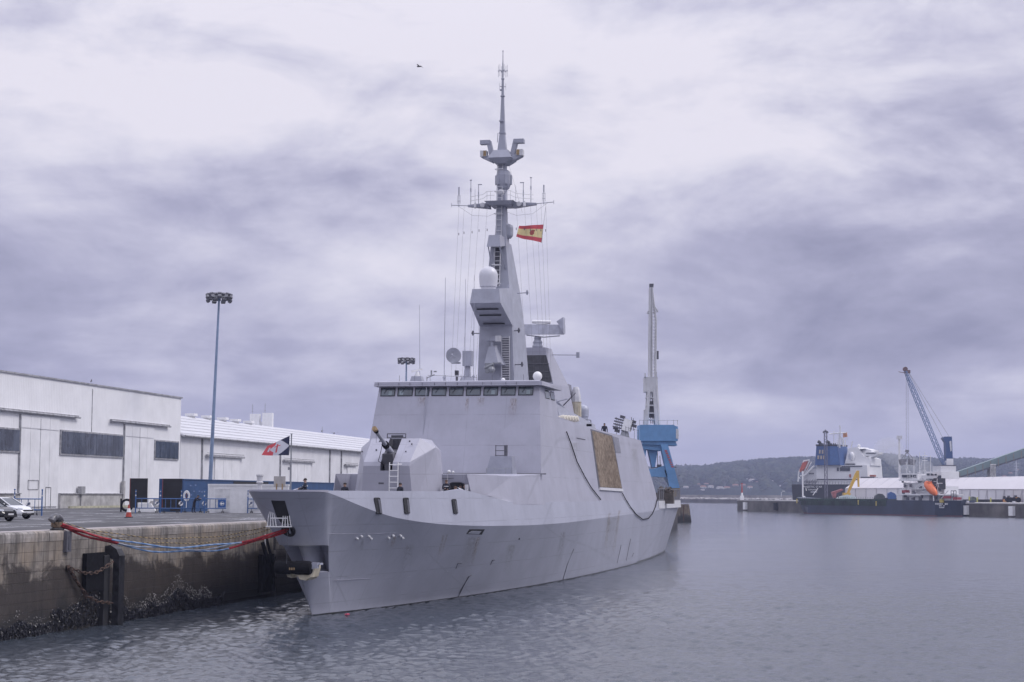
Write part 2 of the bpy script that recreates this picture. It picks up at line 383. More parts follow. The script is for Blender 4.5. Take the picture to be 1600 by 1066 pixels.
def build_hull():
    b = MB(); R = len(VR); idx = {}
    for sg in (1, -1):
        for i in range(NI):
            for j, v in enumerate(VR):
                if sg == -1 and i == 0: idx[(sg, i, j)] = idx[(1, 0, j)]; continue
                p, s, z = hull_pt(i, v)
                idx[(sg, i, j)] = len(b.v); b.v.append((p * sg, s, z))
        for i in range(NI - 1):
            for j in range(R - 1):
                q = (idx[(sg, i, j)], idx[(sg, i + 1, j)], idx[(sg, i + 1, j + 1)], idx[(sg, i, j + 1)])
                if sg == -1: q = q[::-1]
                b.f.append(q); b.m.append(0)
    # upper strake, leaning inwards above the knuckle
    TI = range(5 * SUB, NI)
    for sg in (1, -1):
        rows = []
        for i in TI:
            ks, kp, kz, ws, wp = G[i]; s = ks
            zt = max(kz + 0.02, top_z(s)); pt = kp - 0.155 * (zt - kz)
            col = []
            for u in (0, .5, 1): 
                col.append(len(b.v)); b.v.append(((kp + (pt - kp) * u) * sg, s, kz + (zt - kz) * u))
            col.append(len(b.v)); b.v.append(((pt - 0.16) * sg, s, zt))
            rows.append(col)
        for a, c in zip(rows, rows[1:]):
            for j in range(3):
                q = (a[j], c[j], c[j + 1], a[j + 1]); b.f.append(q if sg == 1 else q[::-1]); b.m.append(0)
    # transom
    i = NI - 1
    L = [idx[(1, i, j)] for j in range(R)]; Rr = [idx[(-1, i, j)] for j in range(R)]
    for j in range(R - 1): b.f.append((L[j], Rr[j], Rr[j + 1], L[j + 1])); b.m.append(0)
    return b
hb = build_hull()
hull = hb.obj('hull', HG, frig, sm=24)
BV = BVHTree.FromPolygons([V(v) for v in hb.v], hb.f)
def to_ship(w): q = w - O; return V((q.dot(Np), q.dot(A), q.z))
def dir_ship(d): return V((d.dot(Np), d.dot(A), d.z))
def hit(x, y, bv=None):
    o = to_ship(CAMP); d = dir_ship(ray(x, y)).normalized()
    l, n, i, dist = (bv or BV).ray_cast(o, d)
    if l is None: return None, None
    if n.dot(d) > 0: n = -n
    return l, n
def top_edge(s):
    k = min(range(5 * SUB, NI), key=lambda i: abs(G[i][0] - s)); kp, kz = G[k][1], G[k][2]
    zt = max(kz, top_z(s)); return kp - 0.155 * (zt - kz)
# deck
b = MB(); prev = None
dl = []
for i in range(0, NI):
    ks, kp, kz = G[i][:3]
    dz_ = 5.92 - max(0, min(1, (ks + 6) / 25)) * 0.12 if ks < 92 else 5.75
    if kz > dz_: hp = hull_pt(i, dz_ / kz); p, sx_ = hp[0] - .06, hp[1] + .1
    else: p, sx_ = top_edge(ks) - 0.06, ks
    dl.append((max(p, 0), sx_, dz_))
for a, c in zip(dl, dl[1:]): b.quad((-a[0], a[1], a[2]), (a[0], a[1], a[2]), (c[0], c[1], c[2]), (-c[0], c[1], c[2]))
b.obj('deck', DECK, frig)
# blunt bow bulwark (rim above the knuckle round the stem)
b = MB(); o_ = None
for sg in (1, -1):
    for i in range(0, 5 * SUB):
        a, c = G[i], G[i + 1]
        pa, pc = (a[1] * sg, a[0], a[2] - .02), (c[1] * sg, c[0], c[2] - .02)
        ta, tc_ = (pa[0], pa[1], 6.93), (pc[0], pc[1], 6.93)
        ia, ic = (pa[0] * .93, pa[1] + .14, 6.93), (pc[0] * .93, pc[1] + .14, 6.93)
        ja, jc = (ia[0] * .97, ia[1] + .1, 6.7), (ic[0] * .97, ic[1] + .1, 6.7)
        b.quad(pa, pc, tc_, ta); b.quad(ta, tc_, ic, ia); b.quad(ia, ic, jc, ja)
b.obj('bulwark', SG, frig, sm=40)
# bulwark slots: dark opening with a rounded rim
def on_hull_panel(name, pts, m, parent=frig, off=0.012, rim=None, rimw=0.05, label=None):
    q = [hit(*p) for p in pts]
    if any(a is None for a, n in q): return None
    b = MB(); nn = sum((n for a, n in q), V()).normalized()
    vs = [a + nn * off for a, n in q]; k = len(vs)
    b.add(vs + [v - nn * 0.05 for v in vs], [tuple(range(k))] + [(i, (i + 1) % k, (i + 1) % k + k, i + k) for i in range(k)])
    o = b.obj(name, m, parent, label=label)
    if rim:
        r = MB(); r.tube([v + nn * 0.004 for v in vs] + [vs[0] + nn * 0.004], rimw, 5); r.obj('rim', rim, o)
    return o
def rr(x0, y0, x1, y1, dx, r=1.6):     # rounded slot leaning by dx
    c = []
    for X, Y, s in ((x0, y0, 0), (x1, y0, 1), (x1, y1, 2), (x0, y1, 3)):
        for k in range(3):
            a = math.pi + s * math.pi / 2 + k * math.pi / 4
            cx_ = X + (r if s in (0, 3) else -r); cy_ = Y + (r if s in (0, 1) else -r)
            yy = cy_ + r * math.sin(a); c.append((cx_ + r * math.cos(a) + dx * (yy - y0) / (y1 - y0), yy))
    return c
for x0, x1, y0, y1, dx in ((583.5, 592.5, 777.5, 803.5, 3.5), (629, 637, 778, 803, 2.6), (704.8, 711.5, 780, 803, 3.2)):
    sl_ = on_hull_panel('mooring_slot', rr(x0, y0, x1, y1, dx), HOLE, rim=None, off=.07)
    in_ = on_hull_panel('slot_lit_side', rr(x0 + (x1 - x0) * .62, y0 + 3, x1 - .6, y1 - 1.5, dx, .8), DG, sl_, off=0.08)  # paler strip paints the depth shading on the slot's right inner side
# bow mooring port with its white fairlead guard
mp = on_hull_panel('bow_mooring_port', [(424, 782), (445, 782.5), (455.5, 818), (440, 818), (432, 806)], HOLE, off=0.03)
l0, n0 = hit(436, 816)
if l0:
    g = MB(); dz = -0.28
    bx = l0 + n0 * 0.42 + V((.2, 0, .16))
    g.box((bx.x, bx.y, bx.z - 0.12), (1.30, 0.5, 0.06))
    for cx_ in (-0.42, 0.40):
        for k in (-.22, -.07, .08, .23):
            g.tube([(bx.x + cx_ + k * 1.1, bx.y + .05, bx.z - .1), (bx.x + cx_ + k * 0.75, bx.y - .02, bx.z + .45), (bx.x + cx_ + k * .3, bx.y - .05, bx.z + .72), (bx.x + cx_, bx.y - .05, bx.z + .76)], 0.028, 5)
    g.tube([(bx.x - .45, bx.y, bx.z + .32), (bx.x + .42, bx.y, bx.z + .32)], 0.035, 6)
    g.tube([(bx.x + .2, bx.y + .15, bx.z + .2), (bx.x + .28, bx.y + .2, bx.z + 1.25)], 0.03, 6)
    g.obj('fairlead_guard', WHT, frig)
l1, n1_ = hit(451, 829)
if l1:
    g = MB(); R_ = n1_.to_track_quat('Z', 'Y').to_matrix().to_4x4()
    g.lathe([(.38, -.05), (.40, .05), (.30, .08), (.24, .02), (.22, .0)], l1, 16, 0, R_); g.obj('hawse_ring', HOLE, frig, sm=True)
# anchor bed and black bow fender hanging in the stem pocket
g = MB()
g.prism([(.30, 2.85), (.36, 2.45), (.52, 2.2), (.85, 2.14), (1.08, 2.3), (1.2, 2.75), (1.2, 3.0), (.3, 3.0)], -3.75, -2.3)
g.obj('anchor_bed', CREAM, frig)
MB().hexa([(-.25, -3.5, 2.3), (.0, -3.5, 2.25), (.0, -2.5, 2.25), (-.25, -2.5, 2.3), (-.35, -3.7, 2.75), (-.1, -3.7, 2.7), (-.1, -2.5, 2.7), (-.35, -2.5, 2.75)]).obj('anchor_bed', CREAM, frig)
fl, _ = hit(459, 887); fc = uns(459, 887, s=-3.75)
g = MB(); Rx = Matrix.Rotation(math.pi / 2, 4, 'Y')
g.lathe([(.05, -1.05), (.30, -1.02), (.36, -.9), (.36, -.2), (.34, -.18), (.34, .1), (.37, .12), (.37, .85), (.31, .98), (.12, 1.02)], fc, 20, 0, Rx)
fo = g.obj('bow_fender', BLK, frig, sm=40)
g = MB(); g.box((fc.x + 1.15, fc.y + .1, fc.z + .12), (.35, .3, .3)); g.box((fc.x + .95, fc.y, fc.z), (.3, .12, .12)); g.box((fc.x + 1.2, fc.y + .3, fc.z + .2), (.5, .5, .1))
g.obj('fender_bracket', MG, fo)
g = MB()
for k in range(3): g.box((fc.x - .1 + .12 * k, fc.y - .36, fc.z - .05), (.07, .02, .12))
g.obj('fender_mark', TAN, fo)
g = MB(); g.tube([(fc.x - .3, fc.y - .3, fc.z + .2), (fc.x - .2, fc.y - .5, fc.z + 1.2), (fc.x - .25, fc.y - .4, fc.z + 1.9)], .015, 4); g.obj('fender_line', WIRE, fo)
# draught rods, knobs, openings on the hull side
for pts in ([(712, 888), (715, 880), (721, 880)], [(766, 882), (769, 875), (773, 875)], [(716, 932), (720, 921), (733, 900), (737, 898)], [(717, 929), (729, 906), (732, 900)],
            [(879, 906), (886, 882), (896, 858)], [(978, 876), (985, 842)], [(964, 880), (970, 852)], [(987, 870), (990, 864)]):
    q = [hit(*p) for p in pts]
    if all(a is not None for a, n in q):
        MB().tube([a + n * .03 for a, n in q], .022, 4).obj('draught_rod', WIRE, frig)
for cx_ in (0, 49.5):
    for dx, dy in ((557, 841), (564, 837.5), (575.5, 837.5), (579, 841)):
        l, n = hit(dx + cx_, dy - cx_ * .02)
        if l: g = MB(); g.tube([l, l + n * .07], .06, 8); g.ball(l + n * .08, .07, 8); g.obj('mooring_knob', WHT, frig)
so_ = on_hull_panel('side_opening', [(733.5, 827), (757.5, 827.2), (752.5, 835.5), (728.5, 834.5)], HOLE, off=.01)
on_hull_panel('opening_flap', [(737, 829.5), (752, 830), (748, 834.6), (731, 833.6)], MG, so_, off=.02)
l, n = hit(811, 842); MB().ball(l, .07, 8).obj('hull_fitting', HOLE, frig)
# boot topping: dark wet line along the water
g = MB()
for sg in (1, -1):
    for i in range(2, NI - 1):
        qa = [hull_pt(i, v) for v in (0.0, 0.035)]; qb = [hull_pt(i + 1, v) for v in (0.0, 0.035)]
        if sg * 1 > 0 and G[i][3] > 78: hh = 1.0
        else: hh = .42
        def off(p, k=.012): return V((sg * (p[0] + k), p[1], p[2] * hh))
        g.quad(off(qa[0]), off(qb[0]), off(qb[1]), off(qa[1]))
g.obj('boot_topping', mat('wet_waterline', (0.10, 0.105, 0.10), .35, var=.3, scale=2), frig)
# rust and salt streaks lying on the plating
def streak_mat(name, col, dens_):
    m = bpy.data.materials.new(name); m.use_nodes = True
    global nt, N_, L_
    nt = m.node_tree; N_ = nt.nodes.new; L_ = nt.links.new
    bb = nt.nodes['Principled BSDF']; bb.inputs['Base Color'].default_value = (*col, 1); bb.inputs['Roughness'].default_value = .8
    t = N_('ShaderNodeTexCoord'); u = t.outputs['UV']; s_ = N_('ShaderNodeSeparateXYZ'); L_(u, s_.inputs[0])
    ob = t.outputs['Object']
    nn = noise(vm('MULTIPLY', ob, (8, 8, .14)), 1.6, 5, .65)
    ex = ma('SUBTRACT', 1.0, ma('ABSOLUTE', ma('SUBTRACT', ma('MULTIPLY', s_.outputs[0], 2), 1)))
    edge = smooth(ex, 0, .7)
    fade = ma('POWER', s_.outputs[1], .8)
    top = smooth(ma('SUBTRACT', 1.0, s_.outputs[1]), 0, .06)
    al = ma('MULTIPLY', ma('MULTIPLY', ma('MULTIPLY', smooth(nn, .38, .72), edge), ma('MULTIPLY', fade, top)), dens_)
    L_(al, bb.inputs['Alpha']); return m
RUST = streak_mat('rust_streak', (0.36, 0.25, 0.13), .6); SALT = streak_mat('dirt_streak', (0.29, 0.28, 0.25), .5)
def streak(x0, y0, x1, y1, w0, w1, m, bv=None, parent=None, name='rust_stain'):
    vs = []; k = 7
    for i in range(k + 1):
        u = i / k; x = x0 + (x1 - x0) * u; y = y0 + (y1 - y0) * u; w = (w0 + (w1 - w0) * u) / 2
        for sx in (-1, 1):
            l, n = hit(x + sx * w, y, bv)
            if l is None: return
            vs.append(l + n * .008)
    me = bpy.data.meshes.new(name); me.from_pydata([tuple(v) for v in vs], [], [(2 * i, 2 * i + 1, 2 * i + 3, 2 * i + 2) for i in range(k)])
    uv = me.uv_layers.new()
    for p in me.polygons:
        for li in p.loop_indices:
            vi = me.loops[li].vertex_index; uv.data[li].uv = (vi % 2, 1 - (vi // 2) / k)
    me.materials.append(m); o = bpy.data.objects.new(name, me); COL.objects.link(o); o.parent = parent or frig
for a in ((469, 897, 486.5, 958, 6, 3.5, RUST), (470, 897, 487, 955, 3, 2, RUST), (693, 835, 683, 880, 4, 6, RUST), (699, 834, 689, 868, 3, 5, RUST), (742, 838, 722, 890, 26, 34, SALT), (748, 838, 736, 885, 6, 8, RUST), (617, 838, 610, 858, 8, 9, RUST),
          (567, 842, 564, 860, 6, 8, SALT), (455, 836, 452, 856, 14, 16, RUST), (953, 800, 945, 860, 5, 7, RUST), (968, 796, 958, 870, 4, 6, RUST), (958, 798, 948, 880, 22, 28, SALT),
          (1043, 806, 1034, 850, 6, 6, SALT), (500, 880, 488, 900, 5, 4, RUST), (800, 850, 790, 900, 14, 18, SALT), (640, 850, 632, 905, 16, 20, SALT), (880, 830, 872, 885, 10, 14, SALT)):
    streak(*a)
# long faint scuff lines
for pts in ([(500, 834), (560, 834.5), (620, 833), (690, 831)], [(600, 904), (640, 901), (700, 893)], [(520, 907), (580, 904), (660, 897)]):
    q = [hit(*p) for p in pts]
    if all(a is not None for a, n in q): MB().tube([a + n * .001 for a, n in q], .011, 4).obj('weld_bead', mat('scuffed_paint', (.40, .40, .47), .8, spec=.1), frig)
# ------------------------------------------------------------------ superstructure
def PS(s, z): return side_k(s) - 0.155 * (z - 6.18)
ss = MB()
def ring(pts):                      # mirrored loft rings: list of lists of (s, z, inset)
    pass
def sym(face):                      # add a port face and its mirror
    ss.add(face, [tuple(range(len(face)))]); ss.add([(-a, b_, c) for a, b_, c in face], [tuple(range(len(face)))[::-1]])
def across(a, c):                   # quad spanning port edge a-c to its mirror
    ss.quad(a, (-a[0], a[1], a[2]), (-c[0], c[1], c[2]), c)
a_ = (4.45, 17.7, 8.03); b_ = (4.80, 18.3, 6.0); c_ = (PS(23, 5.9), 23.0, 5.9); d_ = (PS(23.5, 7.95) , 23.5, 7.95)
c_ = (PS(23, 6.05), 23.0, 6.05); d_ = (PS(23.6, 7.95), 23.6, 7.95)
e_ = (PS(31.4, 8.2), 31.4, 8.2); e0 = (PS(31.4, 6.0), 31.4, 6.0)
f_ = (6.15, 33.45, 14.75); g_ = (PS(40, 14.1) , 40, 14.1); g0 = (PS(40, 6.0), 40, 6.0); f0 = (PS(33.45, 6.0), 33.45, 6.0)
sym([b_, c_, d_, a_]); sym([c_, e0, e_, d_])
wa, wb = (3.95, 19.4, 8.03), (3.95, 19.4, 5.9)
sym([b_, a_, wa, wb]); across(wa, wb)
ss.add([a_, d_, e_, (-e_[0], e_[1], e_[2]), (-d_[0], d_[1], d_[2]), (-a_[0], a_[1], a_[2]), (-3.95, 19.4, 8.03), wa], [(0, 1, 2, 7), (7, 2, 3, 6), (3, 4, 5, 6)])
sym([e0, g0, (PS(40, 14.1), 40, 14.1), (PS(37, 14.75) - .0, 36.5, 14.75), f_, e_])
across(e_, f_); across(f_, (6.15, 40, 14.75)); 
ss.quad((PS(40, 14.1), 40, 14.1), (-PS(40, 14.1), 40, 14.1), (-PS(40, 6), 40, 6), (PS(40, 6), 40, 6))
h_ = lambda s, z: (PS(s, z), s, z)
sym([h_(40, 6.0), h_(55, 6.0), h_(55, 12.42), h_(40, 12.72)]); sym([h_(55, 6.0), h_(91.9, 6.0), h_(91.7, 6.9), h_(85.9, 12.32), h_(55, 12.42)])
across(h_(40, 12.72), h_(55, 12.42)); across(h_(55, 12.42), h_(85.9, 12.32)); across(h_(85.9, 12.32), h_(91.9, 6.0))
sup = ss.obj('superstructure', SG, frig)
BS = BVHTree.FromPolygons([V(v) for v in ss.v], ss.f)
# triangular bulwark top between the hull edge and the deckhouse, its highlight painted pale grey
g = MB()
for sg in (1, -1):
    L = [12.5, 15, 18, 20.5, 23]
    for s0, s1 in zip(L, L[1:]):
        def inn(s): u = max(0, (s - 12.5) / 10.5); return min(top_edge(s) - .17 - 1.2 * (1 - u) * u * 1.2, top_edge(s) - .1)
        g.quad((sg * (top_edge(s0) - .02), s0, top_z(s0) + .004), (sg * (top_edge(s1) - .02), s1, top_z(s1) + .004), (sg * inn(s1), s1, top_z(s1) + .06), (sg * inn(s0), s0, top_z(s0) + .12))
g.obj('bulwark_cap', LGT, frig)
def onsup(name, pts, m, parent=frig, off=.03, th=.06, bv=None, label=None):
    q = [hit(*p, bv or BS) for p in pts]
    if any(a is None for a, n in q): return None
    nn = sum((n for a, n in q), V()).normalized(); vs = [a + nn * off for a, n in q]; k = len(vs)
    return MB().add(vs + [v - nn * th for v in vs], [tuple(range(k))] + [(i, (i + 1) % k, (i + 1) % k + k, i + k) for i in range(k)]).obj(name, m, parent, label=label)
# bridge windows on the sloping front
def fr(p, z, off=0.0):
    s = 31.4 + (z - 8.2) * 2.05 / 6.55
    return V((p, s, z)) + V((0, -.954, .30)) * off
wins = [(-5.99, -4.87), (-4.67, -3.5), (-3.32, -2.22), (-2.02, -.9), (-.68, .42), (.62, 1.74), (1.95, 3.05), (3.27, 4.39), (4.6, 5.72)]
BLIND = mat('pale_blind', (0.30, 0.36, 0.38), .6)
for i, (p0, p1) in enumerate(wins):
    g = MB(); z0, z1 = 14.02, 14.66; w = .05
    for q0, q1, y0, y1 in ((p0, p1, z1 - w, z1), (p0, p1, z0, z0 + w), (p0, p0 + w, z0 + w, z1 - w), (p1 - w, p1, z0 + w, z1 - w)):
        g.hexa([fr(q0, y0, 0), fr(q1, y0, 0), fr(q1, y1, 0), fr(q0, y1, 0), fr(q0, y0, .05), fr(q1, y0, .05), fr(q1, y1, .05), fr(q0, y1, .05)])
    wf = g.obj('window_frame', HOLE, frig)
    g = MB(); a, c, y0, y1 = p0 + w, p1 - w, z0 + w, z1 - w
    g.quad(fr(a, y0, .02), fr(c, y0, .02), fr(c, y1, .02), fr(a, y1, .02)); g.obj('pane', GLASS, wf)
    if i in (0, 1, 8, 6):
        g = MB(); m_ = a + (c - a) * (.55 if i != 1 else .1); g.quad(fr(m_, y0 + .05, .024), fr(m_ + .28, y0 + .05, .024), fr(m_ + .28, y1 - .18, .024), fr(m_, y1 - .18, .024)); g.obj('blind', BLIND, wf)
for i, (p0, p1) in enumerate(wins):
    g = MB(); g.tube([fr((p0 + p1) / 2, 14.68, .06), fr((p0 + p1) / 2 - .28, 14.22, .07)], .016, 4); g.obj('wiper', HOLE, frig)
for i, s0 in enumerate((34.2, 36.1, 38.0)):
    g = MB(); s1 = s0 + 1.4
    def sd_(s, z): return (PS(s, z) + .03, s, z)
    wf = g.quad(sd_(s0, 13.95), sd_(s1, 13.95), sd_(s1, 14.6), sd_(s0, 14.6)).obj('side_window', HOLE, frig)
    g = MB(); g.quad(*[V(sd_(*q)) + V((.006, 0, 0)) for q in ((s0 + .06, 14.0), (s1 - .06, 14.0), (s1 - .06, 14.55), (s0 + .06, 14.55))]).obj('pane', GLASS, wf)
# bridge roof slab with chamfered visor
g = MB()
g.hexa([(-6.45, 33.0, 14.76), (6.45, 33.0, 14.76), (6.62, 40.3, 14.76), (-6.62, 40.3, 14.76), (-6.4, 33.04, 15.08), (6.4, 33.04, 15.08), (6.58, 40.25, 15.08), (-6.58, 40.25, 15.08)])
g.hexa([(-6.35, 33.1, 15.08), (6.35, 33.1, 15.08), (6.5, 40.2, 15.08), (-6.5, 40.2, 15.08), (-6.1, 33.3, 15.15), (6.1, 33.3, 15.15), (6.3, 40, 15.15), (-6.3, 40, 15.15)])
g.obj('bridge_roof', SG, frig)
g = MB()
for p in (-6.1, -4.5, -3.65, -2.7, -1.75, -.9, 0, .8, 1.95, 2.6, 3.7, 4.5): g.box((p, 33.0, 14.92), (.03, .03, .2))
g.obj('roof_seam', DG, frig, kind=None)
# wing bulwark strip
on_ = onsup('roller_door', [(944, 769), (971, 770), (972.5, 794), (949, 795)], mat('door_grey', (.27, .27, .31), .5, var=.1, scale=2, streak=.3), off=.02)
LOUV = mat('rusty_grille', (0.40, 0.325, 0.255), .85, var=.25, scale=2.2, streak=.7, dark=(.13, .095, .075), corr=(1, .42, .5))
lf = onsup('grille_frame', [(922.5, 670.5), (956.5, 680.5), (972.5, 767), (935.5, 764.5)], DG, off=.025)
lv = onsup('side_grille', [(924.5, 673.5), (954.5, 682.5), (970, 763), (937, 761)], LOUV, off=.06)
onsup('grille_sill', [(936, 762), (971, 764), (972, 768.5), (936, 766)], LGT, off=.14, th=.2)
# louvre blades as real geometry over the grille
lb = MB(); 
for i in range(26):
    u = (i + .5) / 26
    a, n = hit(924.5 + (954.5 - 924.5) * u, 673.5 + 9 * u, BS); c, _ = hit(937 + 33 * u, 761 + 2 * u, BS)
    if a and c: lb.tube([a + n * .09, c + n * .09], .045, 4)
lb.obj('grille_blade', LOUV, frig, kind='stuff')
onsup('vent_panel', [(957.5, 682), (966, 684.5), (970, 708), (962, 707.5)], mat('vent_grey', (.22, .22, .26), .6, streak=.3, corr=(1, .3, .5)), off=.03)
for pts in ([(883.5, 675), (890, 692), (900, 722), (912, 745), (922, 762), (930, 772), (937, 781)], [(971, 771), (977, 782), (984, 793), (993, 804), (1003, 811.5), (1012, 810), (1018, 803), (1023, 792), (1026, 779)]):
    q = []
    for i, p in enumerate(pts):
        l, n = hit(*p, BS); l2, n2 = hit(*p, BV)
        if l is None or (l2 is not None and (l2.y < l.y)): l, n = l2, n2
        if l is not None: q.append(l + n * .09)
    if len(q) > 2: MB().tube(q, .045, 6).obj('hanging_cable', BLK, frig)
for pts in ([(901, 684.5), (914, 687)],):
    q = [hit(*p, BS) for p in pts]; MB().tube([a + n * .02 for a, n in q], .03, 4).obj('grab_rail', DG, frig)
for a in ((803, 622, 800, 652, 14, 20, RUST), (731, 622, 728, 646, 7, 9, RUST), (660, 621, 658, 636, 16, 18, RUST), (752, 621, 750, 636, 14, 16, RUST), (896, 690, 900, 740, 20, 24, SALT), (990, 700, 997, 760, 12, 18, SALT)):
    streak(*a, bv=BS)
# forward-house details: ledge under the bridge front, boxes, arched door
g = MB(); g.hexa([(-7.0, 31.15, 8.16), (7.05, 31.15, 8.16), (7.05, 31.5, 8.16), (-7.0, 31.5, 8.16), (-7.0, 31.25, 8.26), (7.05, 31.25, 8.26), (7.05, 31.5, 8.26), (-7.0, 31.5, 8.26)]); g.obj('ledge', DG, frig)
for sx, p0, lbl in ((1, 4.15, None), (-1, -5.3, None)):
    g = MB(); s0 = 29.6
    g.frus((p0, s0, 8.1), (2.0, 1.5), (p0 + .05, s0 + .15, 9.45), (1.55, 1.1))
    lk = g.obj('decoy_locker', mat('locker_shaded_grey', (.27, .28, .335), .5, var=.06), frig, sm=False)  # darker than the wall paint, standing in for shading on the locker
    g = MB()
    for z in (9.5, 9.85, 10.2):
        g.tube([(p0 - .45, s0 - .1, z), (p0 + .35, s0 - .1, z)], .025, 4)
    g.box((p0 + .3, s0 + .1, 9.85), (.2, .3, .8)); g.box((p0 - .42, s0, 9.85), (.05, .05, .8))
    g.obj('locker_rack', DG, lk)
    g = MB()
    for q in (-.9, -.3, .5, .95): g.tube([(p0 + q, s0 - .9, 8.06), (p0 + q, s0 - .9, 8.6)], .02, 4)
    g.tube([(p0 - .95, s0 - .9, 8.55), (p0 + 1.0, s0 - .9, 8.55)], .012, 4)
    g.obj('guard_rail', STEEL, lk)
g = MB(); wz = 5.9
arch = [(x_ + .42, z_) for x_, z_ in ((2.4, wz), (2.4, 7.22), (2.5, 7.42), (2.7, 7.5), (3.25, 7.5), (3.45, 7.42), (3.52, 7.2), (3.52, wz))]
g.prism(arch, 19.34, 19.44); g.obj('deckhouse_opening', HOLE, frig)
g = MB(); g.tube([(x, 19.32, z) for x, z in arch[1:-1]], .04, 5); g.tube([(2.0, 19.3, 7.75), (3.2, 19.3, 7.78)], .02, 4); g.obj('opening_rim', DG, frig)
for p in (-2.8, 0.2): pass
# stern flight-deck netting and platform
g = MB(); nb_ = 14
Ls = [(PS(92, 6) - .05, 92.2)] + [(top_edge(s) + .0, s) for s in (96, 100, 104, 108, 112, 115.6)]
def stern(u): 
    k = u * (len(Ls) - 1); i = min(int(k), len(Ls) - 2); f = k - i
    return (Ls[i][0] + (Ls[i + 1][0] - Ls[i][0]) * f, Ls[i][1] + (Ls[i + 1][1] - Ls[i][1]) * f)
for sg in (1, -1):
    for z in (6.15, 7.35): g.tube([(sg * (stern(k / 12)[0] + .05), stern(k / 12)[1], z) for k in range(13)], .05, 5)
    for k in range(17):
        p, s = stern(k / 16); g.box((sg * (p + .05), s, 6.75), (.07, .55 if k % 2 else .2, 1.2))
g.obj('flight_deck_net', mat('net_frame', (.16, .16, .18), .7), frig)
for sg in (1, -1):
    g = MB()
    for k in range(12):
        (pa, sa), (pb, sb) = stern(k / 12), stern((k + 1) / 12)
        g.hexa([(sg * pa, sa, 5.2), (sg * (pa + .22), sa, 5.25), (sg * (pb + .22), sb, 5.25), (sg * pb, sb, 5.2), (sg * pa, sa, 6.08), (sg * (pa + .16), sa, 6.08), (sg * (pb + .16), sb, 6.08), (sg * pb, sb, 6.08)])
    g.obj('flight_deck_edge', LGT, frig)
# ------------------------------------------------------------------ gun turret
gt = bpy.data.objects.new('gun_turret', None)
T = MB()
def mir(v): return (-v[0], v[1], v[2])
At = (1.75, 14.5, 5.7); Bt = (1.52, 14.3, 8.5); B2 = (1.52, 14.42, 8.75); Ct = (2.5, 17.1, 9.75); Dt = (1.62, 16.5, 10.32); Et = (1.45, 20.0, 10.32); Ft = (2.05, 20.2, 9.6); Gt = (3.05, 17.0, 5.7); Ht = (2.35, 20.6, 5.7)
w0 = .40
def slotA(z): return (w0, 14.5 - (z - 5.7) * .2 / 2.8, z)
zs = 8.2
for sg in (1, -1):
    def m(v): return v if sg == 1 else mir(v)
    def fc_(*q): T.add([m(v) for v in q], [tuple(range(len(q))) if sg == 1 else tuple(range(len(q)))[::-1]])
    fc_((0, 14.5, 5.7), At, Bt, (w0, 14.3, 8.5), slotA(zs), (0, slotA(zs)[1], zs))
    fc_((w0, 14.3, 8.5), Bt, B2, (w0, 14.42, 8.75)); fc_((w0, 14.42, 8.75), B2, Dt, (w0, 16.5, 10.32)); fc_(B2, Ct, Dt); fc_(Bt, Ct, B2); fc_(At, Gt, Ct, Bt)
    fc_(Gt, Ht, Ft, Ct); fc_(Ct, Ft, Et, Dt); fc_((w0, 16.5, 10.32), Dt, Et, (0, 20, 10.32), (0, 17.2, 10.32), (w0, 17.2, 10.32)); fc_(Ht, (0, 20.6, 5.7), (0, 20.0, 10.32), Et, Ft)
TM = [SG, HOLE]
turret = T.obj('gun_turret', SG, frig, sm=False)
# slot lining
g = MB()
for sg in (1, -1): g.add([(sg * w0, slotA(zs)[1], zs), (sg * w0, 14.3, 8.5), (sg * w0, 14.42, 8.75), (sg * w0, 16.5, 10.32), (sg * w0, 17.2, 10.32), (sg * w0, 17.2, zs)], [(0, 1, 2, 3, 4, 5)])
g.quad((-w0, 17.2, zs), (w0, 17.2, zs), (w0, 17.2, 10.32), (-w0, 17.2, 10.32)); g.quad((-w0, 14.35, zs), (w0, 14.35, zs), (w0, 17.2, zs), (-w0, 17.2, zs))
g.obj('gun_slot', DG, turret)
gp0 = V((0, 15.9, 9.15)); gp1 = V((-.02, 11.75, 10.72)); dr = (gp1 - gp0).normalized()
g = MB()
g.tube([gp0 + dr * .2, gp0 + dr * 1.9], .23, 14, r2=.19); g.tube([gp0 + dr * 1.9, gp0 + dr * 4.2], .135, 14, r2=.11)
g.obj('gun_barrel', MG, turret, sm=40)
for u0_, u1_, r_ in ((1.75, 2.05, .23), (4.1, 4.38, .15)): g = MB(); g.tube([gp0 + dr * u0_, gp0 + dr * u1_], r_, 14); g.obj('barrel_collar', BLK, turret, sm=40)
g = MB(); g.tube([gp0 + dr * 4.38, gp0 + dr * 4.60], .16, 12); g.obj('muzzle_cover', TAN, turret, sm=40)
g = MB(); g.hexa([(-.42, 14.7, 8.55), (.42, 14.7, 8.55), (.42, 16.6, 8.3), (-.42, 16.6, 8.3), (-.34, 14.5, 9.25), (.34, 14.5, 9.25), (.40, 16.4, 9.6), (-.40, 16.4, 9.6)]); g.box((0, 15.0, 8.4), (.4, .8, .4)); g.obj('gun_cradle', mat('cradle_dark', (.085, .085, .10), .6), turret)
g = MB()
for z_ in (10.36, 10.62): g.tube([(-.62, 16.6, z_), (.62, 16.6, z_)], .035, 5)
g.tube([(-.62, 16.6, 10.3), (-.62, 16.6, 10.62)], .035, 5); g.tube([(.62, 16.6, 10.3), (.62, 16.6, 10.62)], .035, 5); g.box((0, 16.8, 10.45), (.8, .1, .16)); g.obj('slot_guard', DG, turret)
g = MB(); lx0, lx1 = .30, .86
for x_ in (lx0, lx1): g.tube([(x_, 13.95, 5.9), (x_, 14.0, 8.72)], .035, 6)
